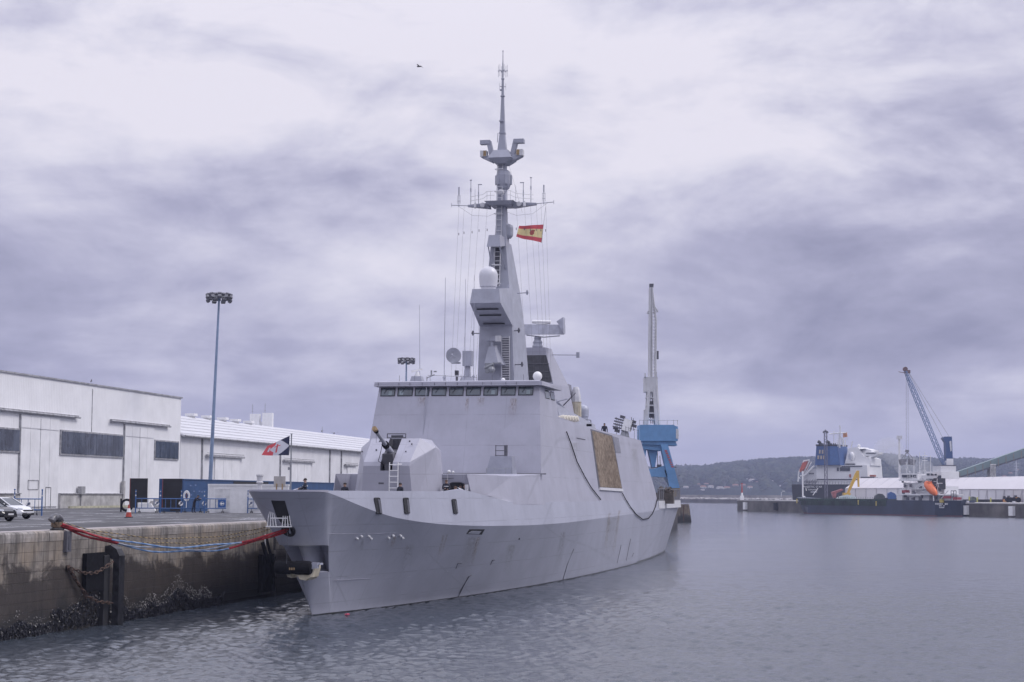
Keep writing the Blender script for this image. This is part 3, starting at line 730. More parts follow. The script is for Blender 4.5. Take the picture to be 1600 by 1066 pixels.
for k in range(7): g.tube([(lx0, 13.97, 6.35 + k * .37), (lx1, 13.97, 6.35 + k * .37)], .028, 5)
g.tube([(lx1, 14, 8.6), (lx1 + .15, 14.3, 8.6)], .03, 5); g.obj('turret_ladder', WHT, turret)
g = MB(); g.tube([gp0 + dr * 2.6 + V((0, 0, -.1)), (-.3, 13.9, 9.2), (-.45, 14.0, 8.8), (-.25, 14.5, 8.6)], .02, 5); g.tube([gp0 + dr * 4.2, gp0 + dr * 4.1 + V((0, 0, -.7))], .01, 4); g.obj('gun_cable', BLK, turret)
g = MB()
for p, s, z in ((-2.1, 15.9, 9.42), (-1.0, 15.4, 9.52), (1.0, 16.2, 10.1), (1.25, 15.8, 9.9), (-1.0, 16.2, 10.1), (1.0, 15.3, 9.4)): g.ball((p, s, z + .03), .06, 6)
for p in (-1.1, -.75, 1.0, 1.25): g.box((p, 14.44, 6.6), (.09, .05, .04))
g.box((-.35, 14.4, 7.4), (.35, .05, .12)); g.obj('turret_fitting', DG, turret)
bpy.data.objects.remove(gt)
# ------------------------------------------------------------------ foremast pylon
g = MB()
q0 = [(-1.5, 46, 15.1), (1.62, 46, 15.1), (1.9, 51, 15.1), (-1.7, 51, 15.1)]
q1 = [(-1.32, 45.9, 20.4), (1.42, 45.9, 20.4), (1.62, 50.2, 20.4), (-1.5, 50.2, 20.4)]
q2 = [(-.92, 46.6, 23.6), (1.02, 46.6, 23.6), (1.25, 49.9, 23.6), (-1.15, 49.9, 23.6)]
q3 = [(-.62, 46.9, 27.6), (.62, 46.9, 27.6), (.68, 48.9, 27.6), (-.68, 48.9, 27.6)]
for a, c in ((q0, q1), (q1, q2), (q2, q3)): g.hexa(a + c)
tower = g.obj('mast_tower', MG, frig)
g = MB()                         # radome pod reaching forward
U = [(-1.22, 42.0, 21.95), (1.28, 42.0, 21.95), (1.42, 45.95, 20.38), (-1.32, 45.95, 20.38)]
Tt = [(-1.08, 42.2, 23.1), (1.12, 42.2, 23.1), (1.15, 47.4, 23.75), (-1.05, 47.4, 23.75)]
g.hexa([U[0], U[1], (1.45, 46.2, 20.38), (-1.35, 46.2, 20.38)] + Tt)
pod = g.obj('radome_pod', MG, frig)
g = MB()
for s0, z0 in ((42.9, 21.56), (43.9, 21.17), (45.3, 20.62)): g.box((0.03, s0, z0 - .03), (1.8, .14, .05), rot=(-.38, 0, 0))
g.obj('pod_slot', HOLE, pod)
rdm = MB(); rdm.lathe([(.62, 0), (.62, .22), (.70, .24), (.76, .9), (.76, 1.15)] + [(.76 * math.cos(a * math.pi / 16), 1.15 + .76 * math.sin(a * math.pi / 16)) for a in range(1, 8)] + [(.02, 1.91)], (.0, 43.3, 23.15), 24)
rdm.obj('satellite_radome', mat('radome_white', (.60, .60, .64), .35, var=.03), frig, sm=50)
def radome(p, s, z, r, name='small_radome', par=None, m=None):
    g = MB(); g.lathe([(r * .5, -r * 1.15), (r * .55, -r * .9)] + [(max(.01, r * math.cos(a)), r * math.sin(a)) for a in [(-.9 + k * 2.47 / 10) for k in range(11)]], (p, s, z), 16)
    return g.obj(name, m or WHT, par or frig, sm=60)
radome(5.5, 36, 15.62, .36); radome(3.2, 34.4, 15.25, .16); radome(1.9, 40, 15.4, .2)
# ladder with cage on the pylon
def ladder(p0, p1, w=.42, step=.35, r=.03, name='ladder', par=None, m=None, cage=False):
    g = MB(); p0, p1 = V(p0), V(p1); n = max(2, int((p1 - p0).length / step)); x = V((w / 2, 0, 0))
    for sx in (-1, 1): g.tube([p0 + x * sx, p1 + x * sx], r, 4)
    for k in range(n + 1):
        c = p0.lerp(p1, (k + .5) / (n + 1)); g.tube([c - x, c + x], r * .8, 4)
        if cage and k % 4 == 0: g.tube([c - x * 1.4, c - x * 1.4 + V((0, -.5, 0)), c + x * 1.4 + V((0, -.5, 0)), c + x * 1.4], r, 4)
    return g.obj(name, m or LGT, par or frig)
ladder((.95, 45.75, 15.1), (.9, 45.7, 19.6), .66, .2, .035, par=tower)
g = MB(); g.box((.95, 45.9, 17.3), (.62, .05, 4.3)); g.obj('ladder_backing', mat('ladder_backing_grey', (.20, .20, .23), .6), tower)  # mid-grey plate behind the rungs
ladder((-.02, 46.35, 23.8), (-.02, 46.75, 27.3), .5, .4, .045, par=tower, cage=True)
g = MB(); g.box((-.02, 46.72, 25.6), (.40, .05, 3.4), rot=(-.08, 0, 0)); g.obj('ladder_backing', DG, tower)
# fire-control bracket on the tower face
g = MB(); g.hexa([(-.6, 44.6, 17.3), (.55, 44.6, 17.3), (1.0, 46.0, 17.2), (-.7, 46, 17.2), (-.35, 45.0, 18.7), (.15, 45.0, 18.7), (.25, 46, 19.0), (-.45, 46, 19.0)])
br = g.obj('sensor_bracket', MG, frig)
g = MB(); g.tube([(-.1, 45.2, 18.7), (-.1, 45.2, 19.15)], .14, 8); g.box((-.15, 45.2, 19.35), (.75, .4, .38)); g.tube([(-.4, 44.95, 19.35), (-.4, 45.2, 19.35)], .14, 8, 0); g.obj('optical_director', MG, br)
g = MB(); g.box((.42, 45.1, 19.35), (.4, .3, .48)); g.obj('camera_head', LGT, br)
g = MB(); g.box((-.15, 44.5, 16.9), (.6, .5, .8)); g.tube([(-.5, 44.3, 16.9), (.25, 44.2, 17.2)], .12, 8); g.ball((.1, 44.2, 16.75), .3, 10); g.box((.5, 44.5, 17.3), (.7, .4, .1)); g.obj('fire_control_radar', STEEL, br)
g = MB(); g.frus((-1.4, 42.0, 15.1), (1.6, 1.4), (-1.4, 42.1, 16.0), (.8, .7)); g.frus((-1.4, 42.1, 16.0), (.5, .5), (-1.4, 42.1, 17.0), (.36, .36)); g.box((-1.35, 42.0, 17.5), (.75, .6, 1.2))
dd = g.obj('dish_pedestal', MG, frig)
g = MB(); Md = Matrix.Rotation(math.radians(78), 4, 'X') @ Matrix.Rotation(math.radians(0), 4, 'Y')
g.lathe([(.01, .0), (.25, .03), (.45, .10), (.62, .22), (.63, .22), (.46, .07), (.25, -.02), (.02, -.06)], (-2.4, 41.7, 17.75), 24, 0, Matrix.Rotation(math.radians(100), 4, 'X'))
g.tube([(-2.4, 41.7, 17.7), (-2.4, 41.0, 17.75)], .02, 4); g.tube([(-2.9, 41.55, 17.4), (-2.4, 41.0, 17.75)], .012, 4); g.tube([(-1.9, 41.55, 17.4), (-2.4, 41.0, 17.75)], .012, 4); g.ball((-2.4, 41.0, 17.75), .08, 6)
g.box((-2.3, 41.9, 17.15), (.7, .3, .12)); g.obj('antenna_dish', mat('dish_grey', (.42, .43, .48), .5), dd, sm=40)
# lights and cameras bracketed off the tower
for p, s, z, side in ((2.6, 46.2, 23.2, 1), (2.2, 46.2, 17.3, 1), (-1.9, 46, 19.9, -1), (1.9, 46.3, 20.1, 1)):
    g = MB(); g.tube([(p - side * .9, s + .3, z), (p, s, z)], .04, 5); g.box((p, s, z), (.2, .2, .14)); g.lathe([(.06, -.18), (.075, .16), (.05, .22)], (p, s, z), 8); g.obj('mast_lamp', DG if z < 22 else MG, tower)
# mast head: box, drum, column
g = MB(); g.hexa([(-.62, 45.3, 26.95), (.52, 45.3, 26.95), (.6, 46.9, 27.2), (-.6, 46.9, 27.2), (-.5, 45.5, 27.95), (.42, 45.5, 27.95), (.5, 46.9, 27.95), (-.5, 46.9, 27.95)])
g.tube([(-.5, 45.4, 26.95), (-.45, 46.8, 25.0)], .05, 5); g.tube([(.45, 45.4, 26.95), (.7, 46.8, 25.2)], .08, 5); g.tube([(-.25, 45.4, 26.95), (-.25, 46.8, 25.6)], .03, 5); g.obj('mast_head_box', MG, tower)
g = MB(); c8 = 10
g.frus((0, 48.3, 27.6), (1.0, 1.3), (0, 48.3, 30.8), (.7, .8)); g.frus((0, 48.4, 30.8), (.72, .8), (0, 48.4, 34.6), (.62, .62))
col_ = g.obj('mast_column', MG, frig)
g = MB(); g.lathe([(.35, 28.1), (.5, 28.3), (.52, 28.5), (.52, 29.0), (.45, 29.2), (.3, 29.3)], (.38, 48.6, 0), 8); g.obj('sensor_drum', MG, col_)
g = MB(); g.lathe([(.3, 32.15), (.5, 32.3), (.62, 32.6), (.66, 32.9), (.66, 33.4), (.55, 33.7), (.35, 33.85)], (.12, 48.3, 0), 10)
for k in range(6): a = k * math.pi / 3; g.box((.12 + .6 * math.cos(a), 48.3 + .6 * math.sin(a), 33.0), (.22, .22, .8), rot=(0, 0, a))
g.obj('sensor_drum', MG, col_)
g = MB(); g.ball((0, 47.9, 31.9), .28, 10); g.obj('mast_ball', LGT, col_)
ladder((-.15, 47.6, 27.9), (-.1, 47.9, 34.5), .45, .5, .035, par=col_, cage=True)
# yard platform
g = MB()
g.hexa([(-.9, 47.2, 30.75), (.9, 47.2, 30.75), (.9, 49.4, 30.75), (-.9, 49.4, 30.75), (-1.25, 46.9, 31.05), (1.25, 46.9, 31.05), (1.25, 49.6, 31.05), (-1.25, 49.6, 31.05)])
for sg in (1, -1):
    g.hexa([(sg * 1.0, 47.9, 30.6), (sg * 1.0, 48.7, 30.6), (sg * 2.95, 48.5, 30.82), (sg * 2.95, 48.2, 30.82), (sg * 1.1, 47.8, 31.05), (sg * 1.1, 48.8, 31.05), (sg * 2.95, 48.5, 30.98), (sg * 2.95, 48.2, 30.98)])
    g.tube([(sg * 2.8, 48.35, 30.92), (sg * 4.4, 48.35, 31.02)], .035, 5); g.tube([(sg * 4.4, 48.35, 30.85), (sg * 4.4, 48.35, 31.2)], .02, 4)
yard = g.obj('signal_yard', MG, frig)
for sg in (1, -1):
    g = MB(); Mr = Matrix.Rotation(math.pi / 2, 4, 'X')
    g.lathe([(.12, -.1), (.20, -.1), (.22, .0), (.20, .1), (.12, .1)], (sg * 1.55, 47.75, 30.85), 12, 0, Mr); g.obj('yard_lamp', LGT, yard, sm=40)
    g = MB(); g.lathe([(.09, -.25), (.13, -.2), (.1, .15), (.05, .25)], (sg * 2.1 - .1, 47.8, 30.85), 8); g.obj('yard_lamp', LGT, yard, sm=40)
ants = [(-3.75, 1.55, 'd'), (-2.72, 2.1, 't'), (-2.35, 1.3, 'p'), (-2.05, 1.7, 'v'), (1.15, 1.55, 'p'), (1.8, 1.75, 'v'), (2.45, 2.15, 't'), (3.55, 1.5, 'd')]
for p, h, k in ants:
    g = MB(); z0 = 31.0; s = 48.35; g.tube([(p, s, z0 - .15), (p, s, z0 + h)], .035 if k != 'p' else .02, 5, r2=.015 if k == 'p' else .03)
    if k == 'd':
        for w_ in (-.12, .12): g.tube([(p + w_, s, z0 + .1), (p + w_, s, z0 + .8)], .015, 4)
        g.tube([(p - .14, s, z0 + .8), (p + .14, s, z0 + .8)], .02, 4); g.tube([(p - .14, s, z0 + .35), (p + .14, s, z0 + .35)], .02, 4); g.tube([(p, s, z0 + .9), (p, s, z0 + h)], .06, 6)
    if k == 't': g.box((p, s, z0 + h), (.18, .08, .06)); g.box((p, s, z0 + h * .6), (.09, .09, .3))
    if k == 'v': g.box((p + (.12 if p < 0 else -.12), s, z0 + h), (.34, .08, .07)); g.tube([(p, s, z0 + .6), (p, s, z0 + 1.1)], .05, 5)
    g.obj('yard_antenna', MG, yard)
g = MB()
for z in (31.75, 31.4): g.tube([(-2.7, 48.2, z - .1), (-1.4, 47.2, z - .1), (-1.0, 46.95, z + .1), (-.35, 46.9, z + .1)], .018, 4); g.tube([(2.7, 48.2, z - .1), (1.4, 47.2, z - .1), (1.0, 46.95, z + .1), (.35, 46.9, z + .1)], .018, 4)
for p in (-1.0, -.7, .7, 1.0): g.tube([(p, 46.95, 31.05), (p, 46.95, 31.85)], .018, 4)
g.obj('yard_rail', LGT, yard)
# jammer platform with horns
g = MB(); g.hexa([(-.45, 47.6, 34.3), (.45, 47.6, 34.3), (.45, 49.0, 34.3), (-.45, 49.0, 34.3), (-1.0, 47.2, 34.75), (1.0, 47.2, 34.75), (1.0, 49.4, 34.75), (-1.0, 49.4, 34.75)])
g.hexa([(-1.0, 47.2, 34.75), (1.0, 47.2, 34.75), (1.0, 49.4, 34.75), (-1.0, 49.4, 34.75), (-.62, 47.6, 35.45), (.62, 47.6, 35.45), (.62, 49.0, 35.45), (-.62, 49.0, 35.45)])
for sg in (1, -1):
    g.hexa([(sg * .8, 47.9, 34.5), (sg * .8, 48.7, 34.5), (sg * 1.75, 48.6, 34.95), (sg * 1.75, 48.0, 34.95), (sg * .8, 47.9, 34.95), (sg * .8, 48.7, 34.95), (sg * 1.6, 48.6, 35.3), (sg * 1.6, 48.0, 35.3)])
    g.hexa([(sg * .7, 48.0, 35.1), (sg * .7, 48.6, 35.1), (sg * 1.05, 48.6, 35.0), (sg * 1.05, 48.0, 35.0), (sg * 1.0, 48.0, 36.4), (sg * 1.0, 48.6, 36.4), (sg * 1.35, 48.6, 36.4), (sg * 1.35, 48.0, 36.4)])
    g.box((sg * 1.45, 48.25, 36.25), (.85, .6, .34))
jam = g.obj('jammer_platform', MG, frig)
for sg in (1, -1):
    MB().box((sg * 1.55, 48.2, 35.25), (.55, .7, .52)).obj('jammer_horn', LGT, jam); MB().box((sg * 1.42, 47.83, 35.25), (.24, .04, .44)).obj('horn_face', TAN, jam)
g = MB(); g.frus((0, 48.3, 35.3), (.75, .75), (0, 48.3, 36.8), (.46, .46)); g.frus((0, 48.3, 36.8), (.44, .44), (0, 48.3, 40.1), (.22, .22)); g.box((0, 48.3, 37.0), (.5, .5, .12)); g.box((-.05, 48.1, 38.0), (.34, .3, .1))
g.lathe([(.16, 40.1), (.2, 40.15), (.2, 40.22), (.12, 40.25), (.10, 41.6), (.14, 41.62), (.14, 41.7), (.07, 41.75), (.055, 43.0), (.04, 43.1), (.03, 44.0), (.06, 44.02), (.05, 44.1)], (0, 48.3, 0), 8)
g.ball((-.16, 48.2, 40.7), .09, 6); g.tube([(-.4, 48.1, 36.2), (-.35, 48.1, 37.0)], .03, 5)
spire = g.obj('mast_spire', MG, frig)
g = MB()
for z, r, h, n in ((42.35, .38, .5, 6), (40.9, .0, 0, 0), (42.0, 0, 0, 0)):
    for k in range(n):
        a = k * 2 * math.pi / n; x, y = r * math.cos(a), r * math.sin(a)
        g.tube([(x, 48.3 + y, z - h), (x, 48.3 + y, z + h)], .016, 4); g.tube([(0, 48.3, z), (x, 48.3 + y, z)], .02, 4); g.box((x, 48.3 + y, z), (.07, .07, .1))
for k in range(4):
    a = k * math.pi / 2 + .4; x, y = .26 * math.cos(a), .26 * math.sin(a); g.tube([(x, 48.3 + y, 40.7 - .0), (x, 48.3 + y, 41.3)], .013, 4); g.tube([(0, 48.3, 41.0), (x, 48.3 + y, 41.0)], .03, 4)
g.obj('dipole_array', MG, spire)
# whip antennas on the bridge roof
for bx_, by_, tx_, ty_, s, r in ((656, 596, 655.5, 477, 37, .028), (694, 590, 696, 434, 38, .035), (726, 588, 727.5, 436, 38, .032), (740, 588, 741, 430, 39, .028), (783, 592, 783, 560, 38, .02)):
    a, c = uns(bx_, by_, s=s), uns(tx_, ty_, s=s)
    g = MB(); g.tube([a, c], r, 5, r2=r * .5); g.tube([(a.x, a.y, 15.05), (a.x, a.y, a.z + .1)], .06, 6); g.lathe([(.14, 0), (.14, .06)], (a.x, a.y, a.z - .05), 8); g.obj('whip_antenna', MG, frig)
g = MB(); a = uns(655, 596, s=31.0); c = uns(654.5, 684, s=31); g.tube([(a.x, 33.2, 15.0), (a.x - .02, 31.7, 8.3)], .03, 5); g.obj('front_conduit', MG, frig)
# rigging
g = MB()
for p0, z0, q in ((-3.75, 30.9, (721, 350, 740, 470)), (-3.3, 30.9, 0), (-2.6, 30.8, 0), (-2.0, 30.8, 0), (-1.3, 30.7, 0), (1.2, 30.7, 0), (1.9, 30.8, 0), (2.4, 30.8, 0), (2.9, 30.9, 0), (3.3, 30.95, 0), (3.7, 31.0, 0), (.55, 34.3, 0)):
    zb = 15.3 if abs(p0) > 1 else 30.8; pb = p0 * (.80 if p0 < 0 else .86) + (.5 if p0 > 0 else 0); sb = 43 if p0 < 0 else 52
    if p0 > 2.2: pb = 2.3 + (p0 - 2.2) * .6; sb = 54
    g.tube([(p0, 48.4, z0), ((p0 + pb) / 2, (48.4 + sb) / 2, (z0 + zb) / 2), (pb, sb, zb if abs(p0) > 1 else 30.8)], .0075, 3)
    g.tube([(p0, 48.4, z0 - 1.7 - abs(p0) * .2), (p0, 48.4, z0 - 1.5 - abs(p0) * .2)], .03, 4)
for sg in (1, -1): g.tube([(sg * 3.9, 48.4, 31), (sg * 2.6, 48.4, 30.1), (sg * 1.2, 48.4, 30.0), (sg * .4, 48.4, 30.3)], .01, 3)
g.obj('rigging', WIRE, frig, kind='stuff')
# navigation radar, anemometer, searchlight on the bridge roof
c = uns(652, 592, s=35.0); g = MB(); g.frus((c.x, 35, 15.1), (1.0, .9), (c.x, 35, 15.62), (.72, .7)); nr = g.obj('radar_plinth', MG, frig)
g = MB(); g.lathe([(.2, 15.62), (.16, 15.9), (.1, 15.98)], (c.x, 35, 0), 10); g.box((c.x, 34.9, 16.08), (.85, .14, .14), rot=(0, -.25, .5)); g.obj('navigation_radar', WHT, nr)
c = uns(673, 592, s=35.0); g = MB(); g.tube([(c.x - .3, 35, 15.1), (c.x - .3, 35, 15.6)], .03, 4); g.tube([(c.x - .3, 35, 15.5), (c.x + .3, 35, 15.75)], .04, 4); g.box((c.x + .05, 35, 15.9), (.1, .1, .35)); g.box((c.x + .35, 35, 15.98), (.22, .1, .1)); g.obj('wind_sensor', STEEL, frig)
c = uns(714, 592, s=35.0); g = MB(); g.tube([(c.x, 35, 15.1), (c.x, 35, 15.6)], .09, 8); g.box((c.x, 34.95, 15.85), (.26, .3, .38)); g.lathe([(.12, -.2), (.14, .05)], (c.x, 34.85, 15.85), 10, 0, Matrix.Rotation(math.pi / 2, 4, 'X')); g.obj('searchlight', DG, frig)
for k in range(9): MB().tube([(-4.8 + k * 1.2, 34.2, 15.1), (-4.8 + k * 1.2, 34.2, 15.65)], .014, 4).obj('roof_stanchion', WIRE, frig)
g = MB(); g.tube([(-2.6, 34.2, 15.65), (0.5, 34.2, 15.5), (1.2, 34.2, 15.45)], .012, 4); g.obj('roof_rail', WIRE, frig)
# ------------------------------------------------------------------ after mast, radar and the gear behind the bridge
g = MB()
f0_ = [(-2.9, 60.0, 12.5), (2.75, 60.0, 12.5), (3.4, 66.0, 12.5), (-3.4, 66.0, 12.5)]; f1_ = [(-2.3, 60.1, 16.6), (2.2, 60.1, 16.6), (2.75, 65.0, 16.6), (-2.75, 65.0, 16.6)]
f2_ = [(-1.6, 60.4, 19.3), (1.5, 60.4, 19.3), (1.75, 62.6, 19.3), (-1.8, 62.6, 19.3)]; f3_ = [(-1.55, 60.3, 19.9), (1.42, 60.3, 19.9), (1.6, 62.5, 19.9), (-1.7, 62.5, 19.9)]
for a, c in ((f0_, f1_), (f1_, f2_), (f2_, f3_)): g.hexa(a + c)
am = g.obj('after_mast', SG, frig)
g = MB(); g.add([(-2.15, 60.02, 16.75), (2.1, 60.02, 16.75), (1.5, 60.30, 19.2), (-1.5, 60.30, 19.2), (-2.15, 60.2, 16.75), (2.1, 60.2, 16.75)], [(0, 1, 2, 3)])
pn = g.obj('exhaust_panel', mat('soot_dark', (.055, .055, .065), .6, var=.2, scale=2), am)
g = MB()
for z in (18.4, 17.7, 17.2): g.tube([(-1.8, 59.98 + (z - 16.75) * .115, z), (1.8, 59.98 + (z - 16.75) * .115, z)], .03, 4)
for p in (1.0, 1.3, .6): g.tube([(p, 60.0, 16.8), (p, 60.2, 18.5)], .015, 4)
g.obj('panel_rod', DG, pn)
g = MB(); g.lathe([(.42, 19.9), (.5, 20.05), (.4, 20.3), (.45, 20.45), (.3, 20.7), (.35, 20.85), (.22, 21.0)], (.5, 61.4, 0), 12); rb = g.obj('radar_pedestal', MG, am, sm=30)
g = MB(); c = V((1.0, 61.2, 21.7)); th_ = math.radians(12)
g.hexa([V((x * math.cos(.0) + c.x, c.y + y, c.z + z)) for x, y, z in ((-1.7, -.35, -.55), (2.0, -.25, -.62), (2.0, .5, -.5), (-1.7, .5, -.5), (-1.7, -.2, .38), (2.0, -.1, .3), (2.0, .5, .35), (-1.7, .5, .4))])
g.hexa([(c.x + 1.55, c.y - .5, c.z + .3), (c.x + 2.0, c.y - .5, c.z - .55), (c.x + 2.05, c.y - .2, c.z - .5), (c.x + 1.6, c.y - .2, c.z + .3), (c.x + 1.35, c.y - .5, c.z + .55), (c.x + 1.95, c.y - .5, c.z + .95), (c.x + 2.1, c.y - .2, c.z + .9), (c.x + 1.4, c.y - .2, c.z + .55)])
g.tube([(c.x - 1.5, c.y, c.z - .6), (c.x + .1, c.y + .1, c.z - .8), (c.x + 1.6, c.y, c.z - .7)], .05, 5); g.obj('air_search_radar', mat('radar_grey', (.44, .45, .52), .5), rb)
g = MB(); g.tube([(c.x - .95, c.y, c.z + .62), (c.x + .75, c.y, c.z + .55)], .17, 12); g.box((c.x - .1, c.y, c.z + .42), (1.0, .25, .1)); g.obj('transponder_bar', WHT, rb, sm=40)
g = MB(); g.tube([(1.7, 62, 19.35), (4.05, 62, 19.3)], .04, 5); g.box((4.1, 62, 19.3), (.28, .2, .5)); g.obj('side_boom', MG, am)
g = MB(); g.frus((1.6, 67.5, 12.5), (2.4, 2.6), (1.5, 67.5, 17.0), (1.7, 2.0)); g.obj('funnel_casing', mat('casing_grey', (.22, .22, .26), .55, var=.1), frig)
g = MB(); a = uns(873, 641, s=56); g.tube([(a.x, 56, a.z), (a.x + 1.15, 56, a.z + 1.15)], .06, 6); g.tube([(a.x + 1.15, 56, a.z + 1.15), (a.x + 1.5, 56, a.z + 1.5)], .03, 5)
g.box((a.x, 56, a.z - .3), (.3, .3, 1.6)); g.box((a.x, 56, 12.6), (.6, .6, .9)); g.obj('boat_davit', DG, frig)
g = MB(); g.hexa([(3.6, 54, 12.6), (4.1, 54, 12.6), (6.1, 60, 12.5), (5.4, 60, 12.5), (3.0, 54, 14.4), (3.6, 54, 14.5), (6.0, 60, 12.9), (5.2, 60, 12.9)]); g.tube([(3.0, 54, 14.5), (4.6, 54, 14.9)], .06, 5); g.tube([(3.4, 55, 14.8), (4.6, 57, 13.4)], .13, 8); g.obj('sloping_ramp', MG, frig)
rf = MB()
for k in range(6): rf.lathe([(.05, -.42), (.22, -.40), (.25, -.3), (.25, .3), (.22, .40), (.05, .42)], (4.6 + .16 * k, 50.5 + .42 * k, 13.05), 10, 0, Matrix.Rotation(math.pi / 2 - .25, 4, 'Y'))
rf.obj('life_raft_canister', mat('raft_cream', (.66, .62, .52), .5, var=.05), frig, sm=40)
c = uns(900, 620, s=68); g = MB(); g.lathe([(.52, -1.9), (.50, -.55), (.55, -.5)], c, 12); p1 = g.obj('antenna_pedestal', CREAM, frig)
g = MB(); g.lathe([(.50, -.5), (.46, .0), (.34, .65), (.24, .9), (.15, .92)], c, 8); g.obj('cone_radome', LGT, p1)
c = uns(911, 647, s=70); g = MB(); g.lathe([(.52, -1.3), (.5, -.3), (.56, -.25), (.58, .3)] + [(.58 * math.cos(a * math.pi / 12), .3 + .58 * math.sin(a * math.pi / 12)) for a in range(1, 6)] + [(.02, .88)], c, 16); p1 = g.obj('domed_radome', mat('radome_blue_grey', (.40, .42, .50), .4), frig, sm=40)
g = MB(); g.box((c.x - .55, c.y, c.z + .1), (.35, .5, 1.1)); g.tube([(c.x - .9, c.y, c.z - 1), (c.x - .75, c.y, c.z + .8)], .05, 5); g.tube([(c.x + .75, c.y, c.z - .6), (c.x + .8, c.y, c.z - 1.8)], .04, 4); g.tube([(c.x - .7, c.y - .4, c.z - .5), (c.x + .8, c.y - .4, c.z - .6)], .03, 4); g.box((c.x, c.y, c.z - 1.25), (.9, .9, .3)); g.obj('equipment_frame', DG, p1)
# short-range missile launcher near the stern hangar roof
lc = uns(976, 664, s=80); ln = bpy.data.objects.new('missile_launcher', None)
g = MB(); g.frus((lc.x, 80, 12.3), (1.0, 1.0), (lc.x, 80, 13.2), (.45, .5)); lm = g.obj('missile_launcher', STEEL, frig)
g = MB(); g.hexa([V((lc.x, 80, lc.z)) + Euler((0, math.radians(15), 0)).to_matrix() @ V(q) for q in ((-.1, -.6, -.55), (.72, -.6, -.55), (.72, .5, -.55), (-.1, .5, -.55), (-.1, -.6, .62), (.72, -.6, .62), (.72, .5, .62), (-.1, .5, .62))]); g.obj('launcher_cover', WHT, lm)
g = MB()
for k in range(4):
    for j in (0, 1):
        o = V((lc.x, 80, lc.z)) + Euler((0, math.radians(15), 0)).to_matrix() @ V((-.3 - j * .0, 0, -.42 + k * .28))
        g.box((o.x - .1, o.y - .5 + j * .7, o.z), (1.3, .18, .14), rot=(0, .26 - .9 * 0, 0))
for q in ((-.9, .1, -.35), (-.75, 0, -.6), (.9, 0, .3), (.95, 0, -.1), (-.2, 0, .78)): g.box((lc.x + q[0], 80, lc.z + q[2]), (.45, .6, .3), rot=(0, .3, 0))
for k in range(10): g.tube([(lc.x - .9 + .2 * k, 79.8, lc.z - .6 + .05 * (k % 3)), (lc.x - .8 + .19 * k, 79.8, lc.z + .75 - .1 * (k % 4))], .03, 4)
g.obj('launcher_frame', DG, lm); bpy.data.objects.remove(ln)
g = MB()
for s in (70, 76, 78, 82, 85): g.tube([(PS(s, 12.4) - .1, s, 12.3), (PS(s, 12.4) - .1, s, 13.4)], .02, 4)
g.tube([(PS(76, 12.4) - .1, 76, 13.3), (PS(85, 12.4) - .1, 85, 13.3)], .015, 4); g.obj('hangar_rail', WIRE, frig)
c = uns(920.5, 664.5, s=55); g = MB(); g.box((c.x, 55, c.z), (.4, .4, .2)); g.obj('roof_lamp', BLK, frig)
# foredeck fittings
c = uns(406, 750, s=-3.0); g = MB(); g.lathe([(.12, 5.9), (.12, 7.25), (.19, 7.27), (.2, 7.35), (.15, 7.38), (.17, 7.62), (.2, 7.66), (.2, 7.74)], (c.x, -3.0, 0), 10); g.obj('bow_lamp', LGT, frig)
c = uns(437, 754, s=-4.2); g = MB(); g.box((c.x, -4.2, 7.35), (.64, .06, .58)); bp_ = g.obj('bow_plate', mat('beige_plate', (.40, .38, .36), .6, var=.15), frig)
g = MB(); g.box((c.x - .15, -4.26, 7.0), (.06, .05, .5)); g.box((c.x + .17, -4.26, 7.0), (.06, .05, .5)); g.obj('plate_post', TAN, bp_)
jc = uns(454, 765, s=-4.6); jt = uns(455.5, 679, s=-4.6)
g = MB(); g.tube([(jc.x, -4.6, 5.8), jt], .05, 8, r2=.035); g.lathe([(.06, 0), (.06, .05)], jt, 8); g.box((jc.x - .1, -4.65, jc.z + 1.1), (.08, .06, .15)); g.obj('jackstaff', STEEL, frig, sm=40)
g = MB(); c = uns(706, 737, s=19.2); g.ball((c.x - .2, 19.2, 8.2), .12, 8); g.ball((c.x + .08, 19.2, 8.17), .09, 8); g.tube([(c.x - .3, 19.2, 6.2), (c.x - .28, 19.2, 8.1)], .015, 4); g.obj('deck_light', WHT, frig)
g = MB()
for x_, y_, s, w_, h_ in ((729, 760, 17, .2, 1.2),): c = uns(x_, y_, s=s); g.box((c.x, s, 6.6), (w_, .15, 1.5))
g.obj('winch_post', LGT, frig)
# crew gear on the flight deck
c = uns(1040, 760, s=98); g = MB()
random.seed(3)
for k in range(8): g.box((c.x + random.uniform(-.9, .7), 98 + random.uniform(-.6, .6), 7.1 + random.uniform(-.3, .3)), (random.uniform(.25, .6), .4, random.uniform(.2, .4)), rot=(random.random(), random.random(), random.random()))
g.box((c.x - .1, 98, 6.35), (2.0, 1.2, 1.2)); tag(g.obj('covered_gear', mat('tarpaulin_brown', (.10, .085, .075), .8, var=.3)), 'heap of brown covered gear on the frigate flight deck above the netting', 'deck gear')
bpy.data.objects['covered_gear'].location = O; bpy.data.objects['covered_gear'].rotation_euler = (0, 0, -ANG)
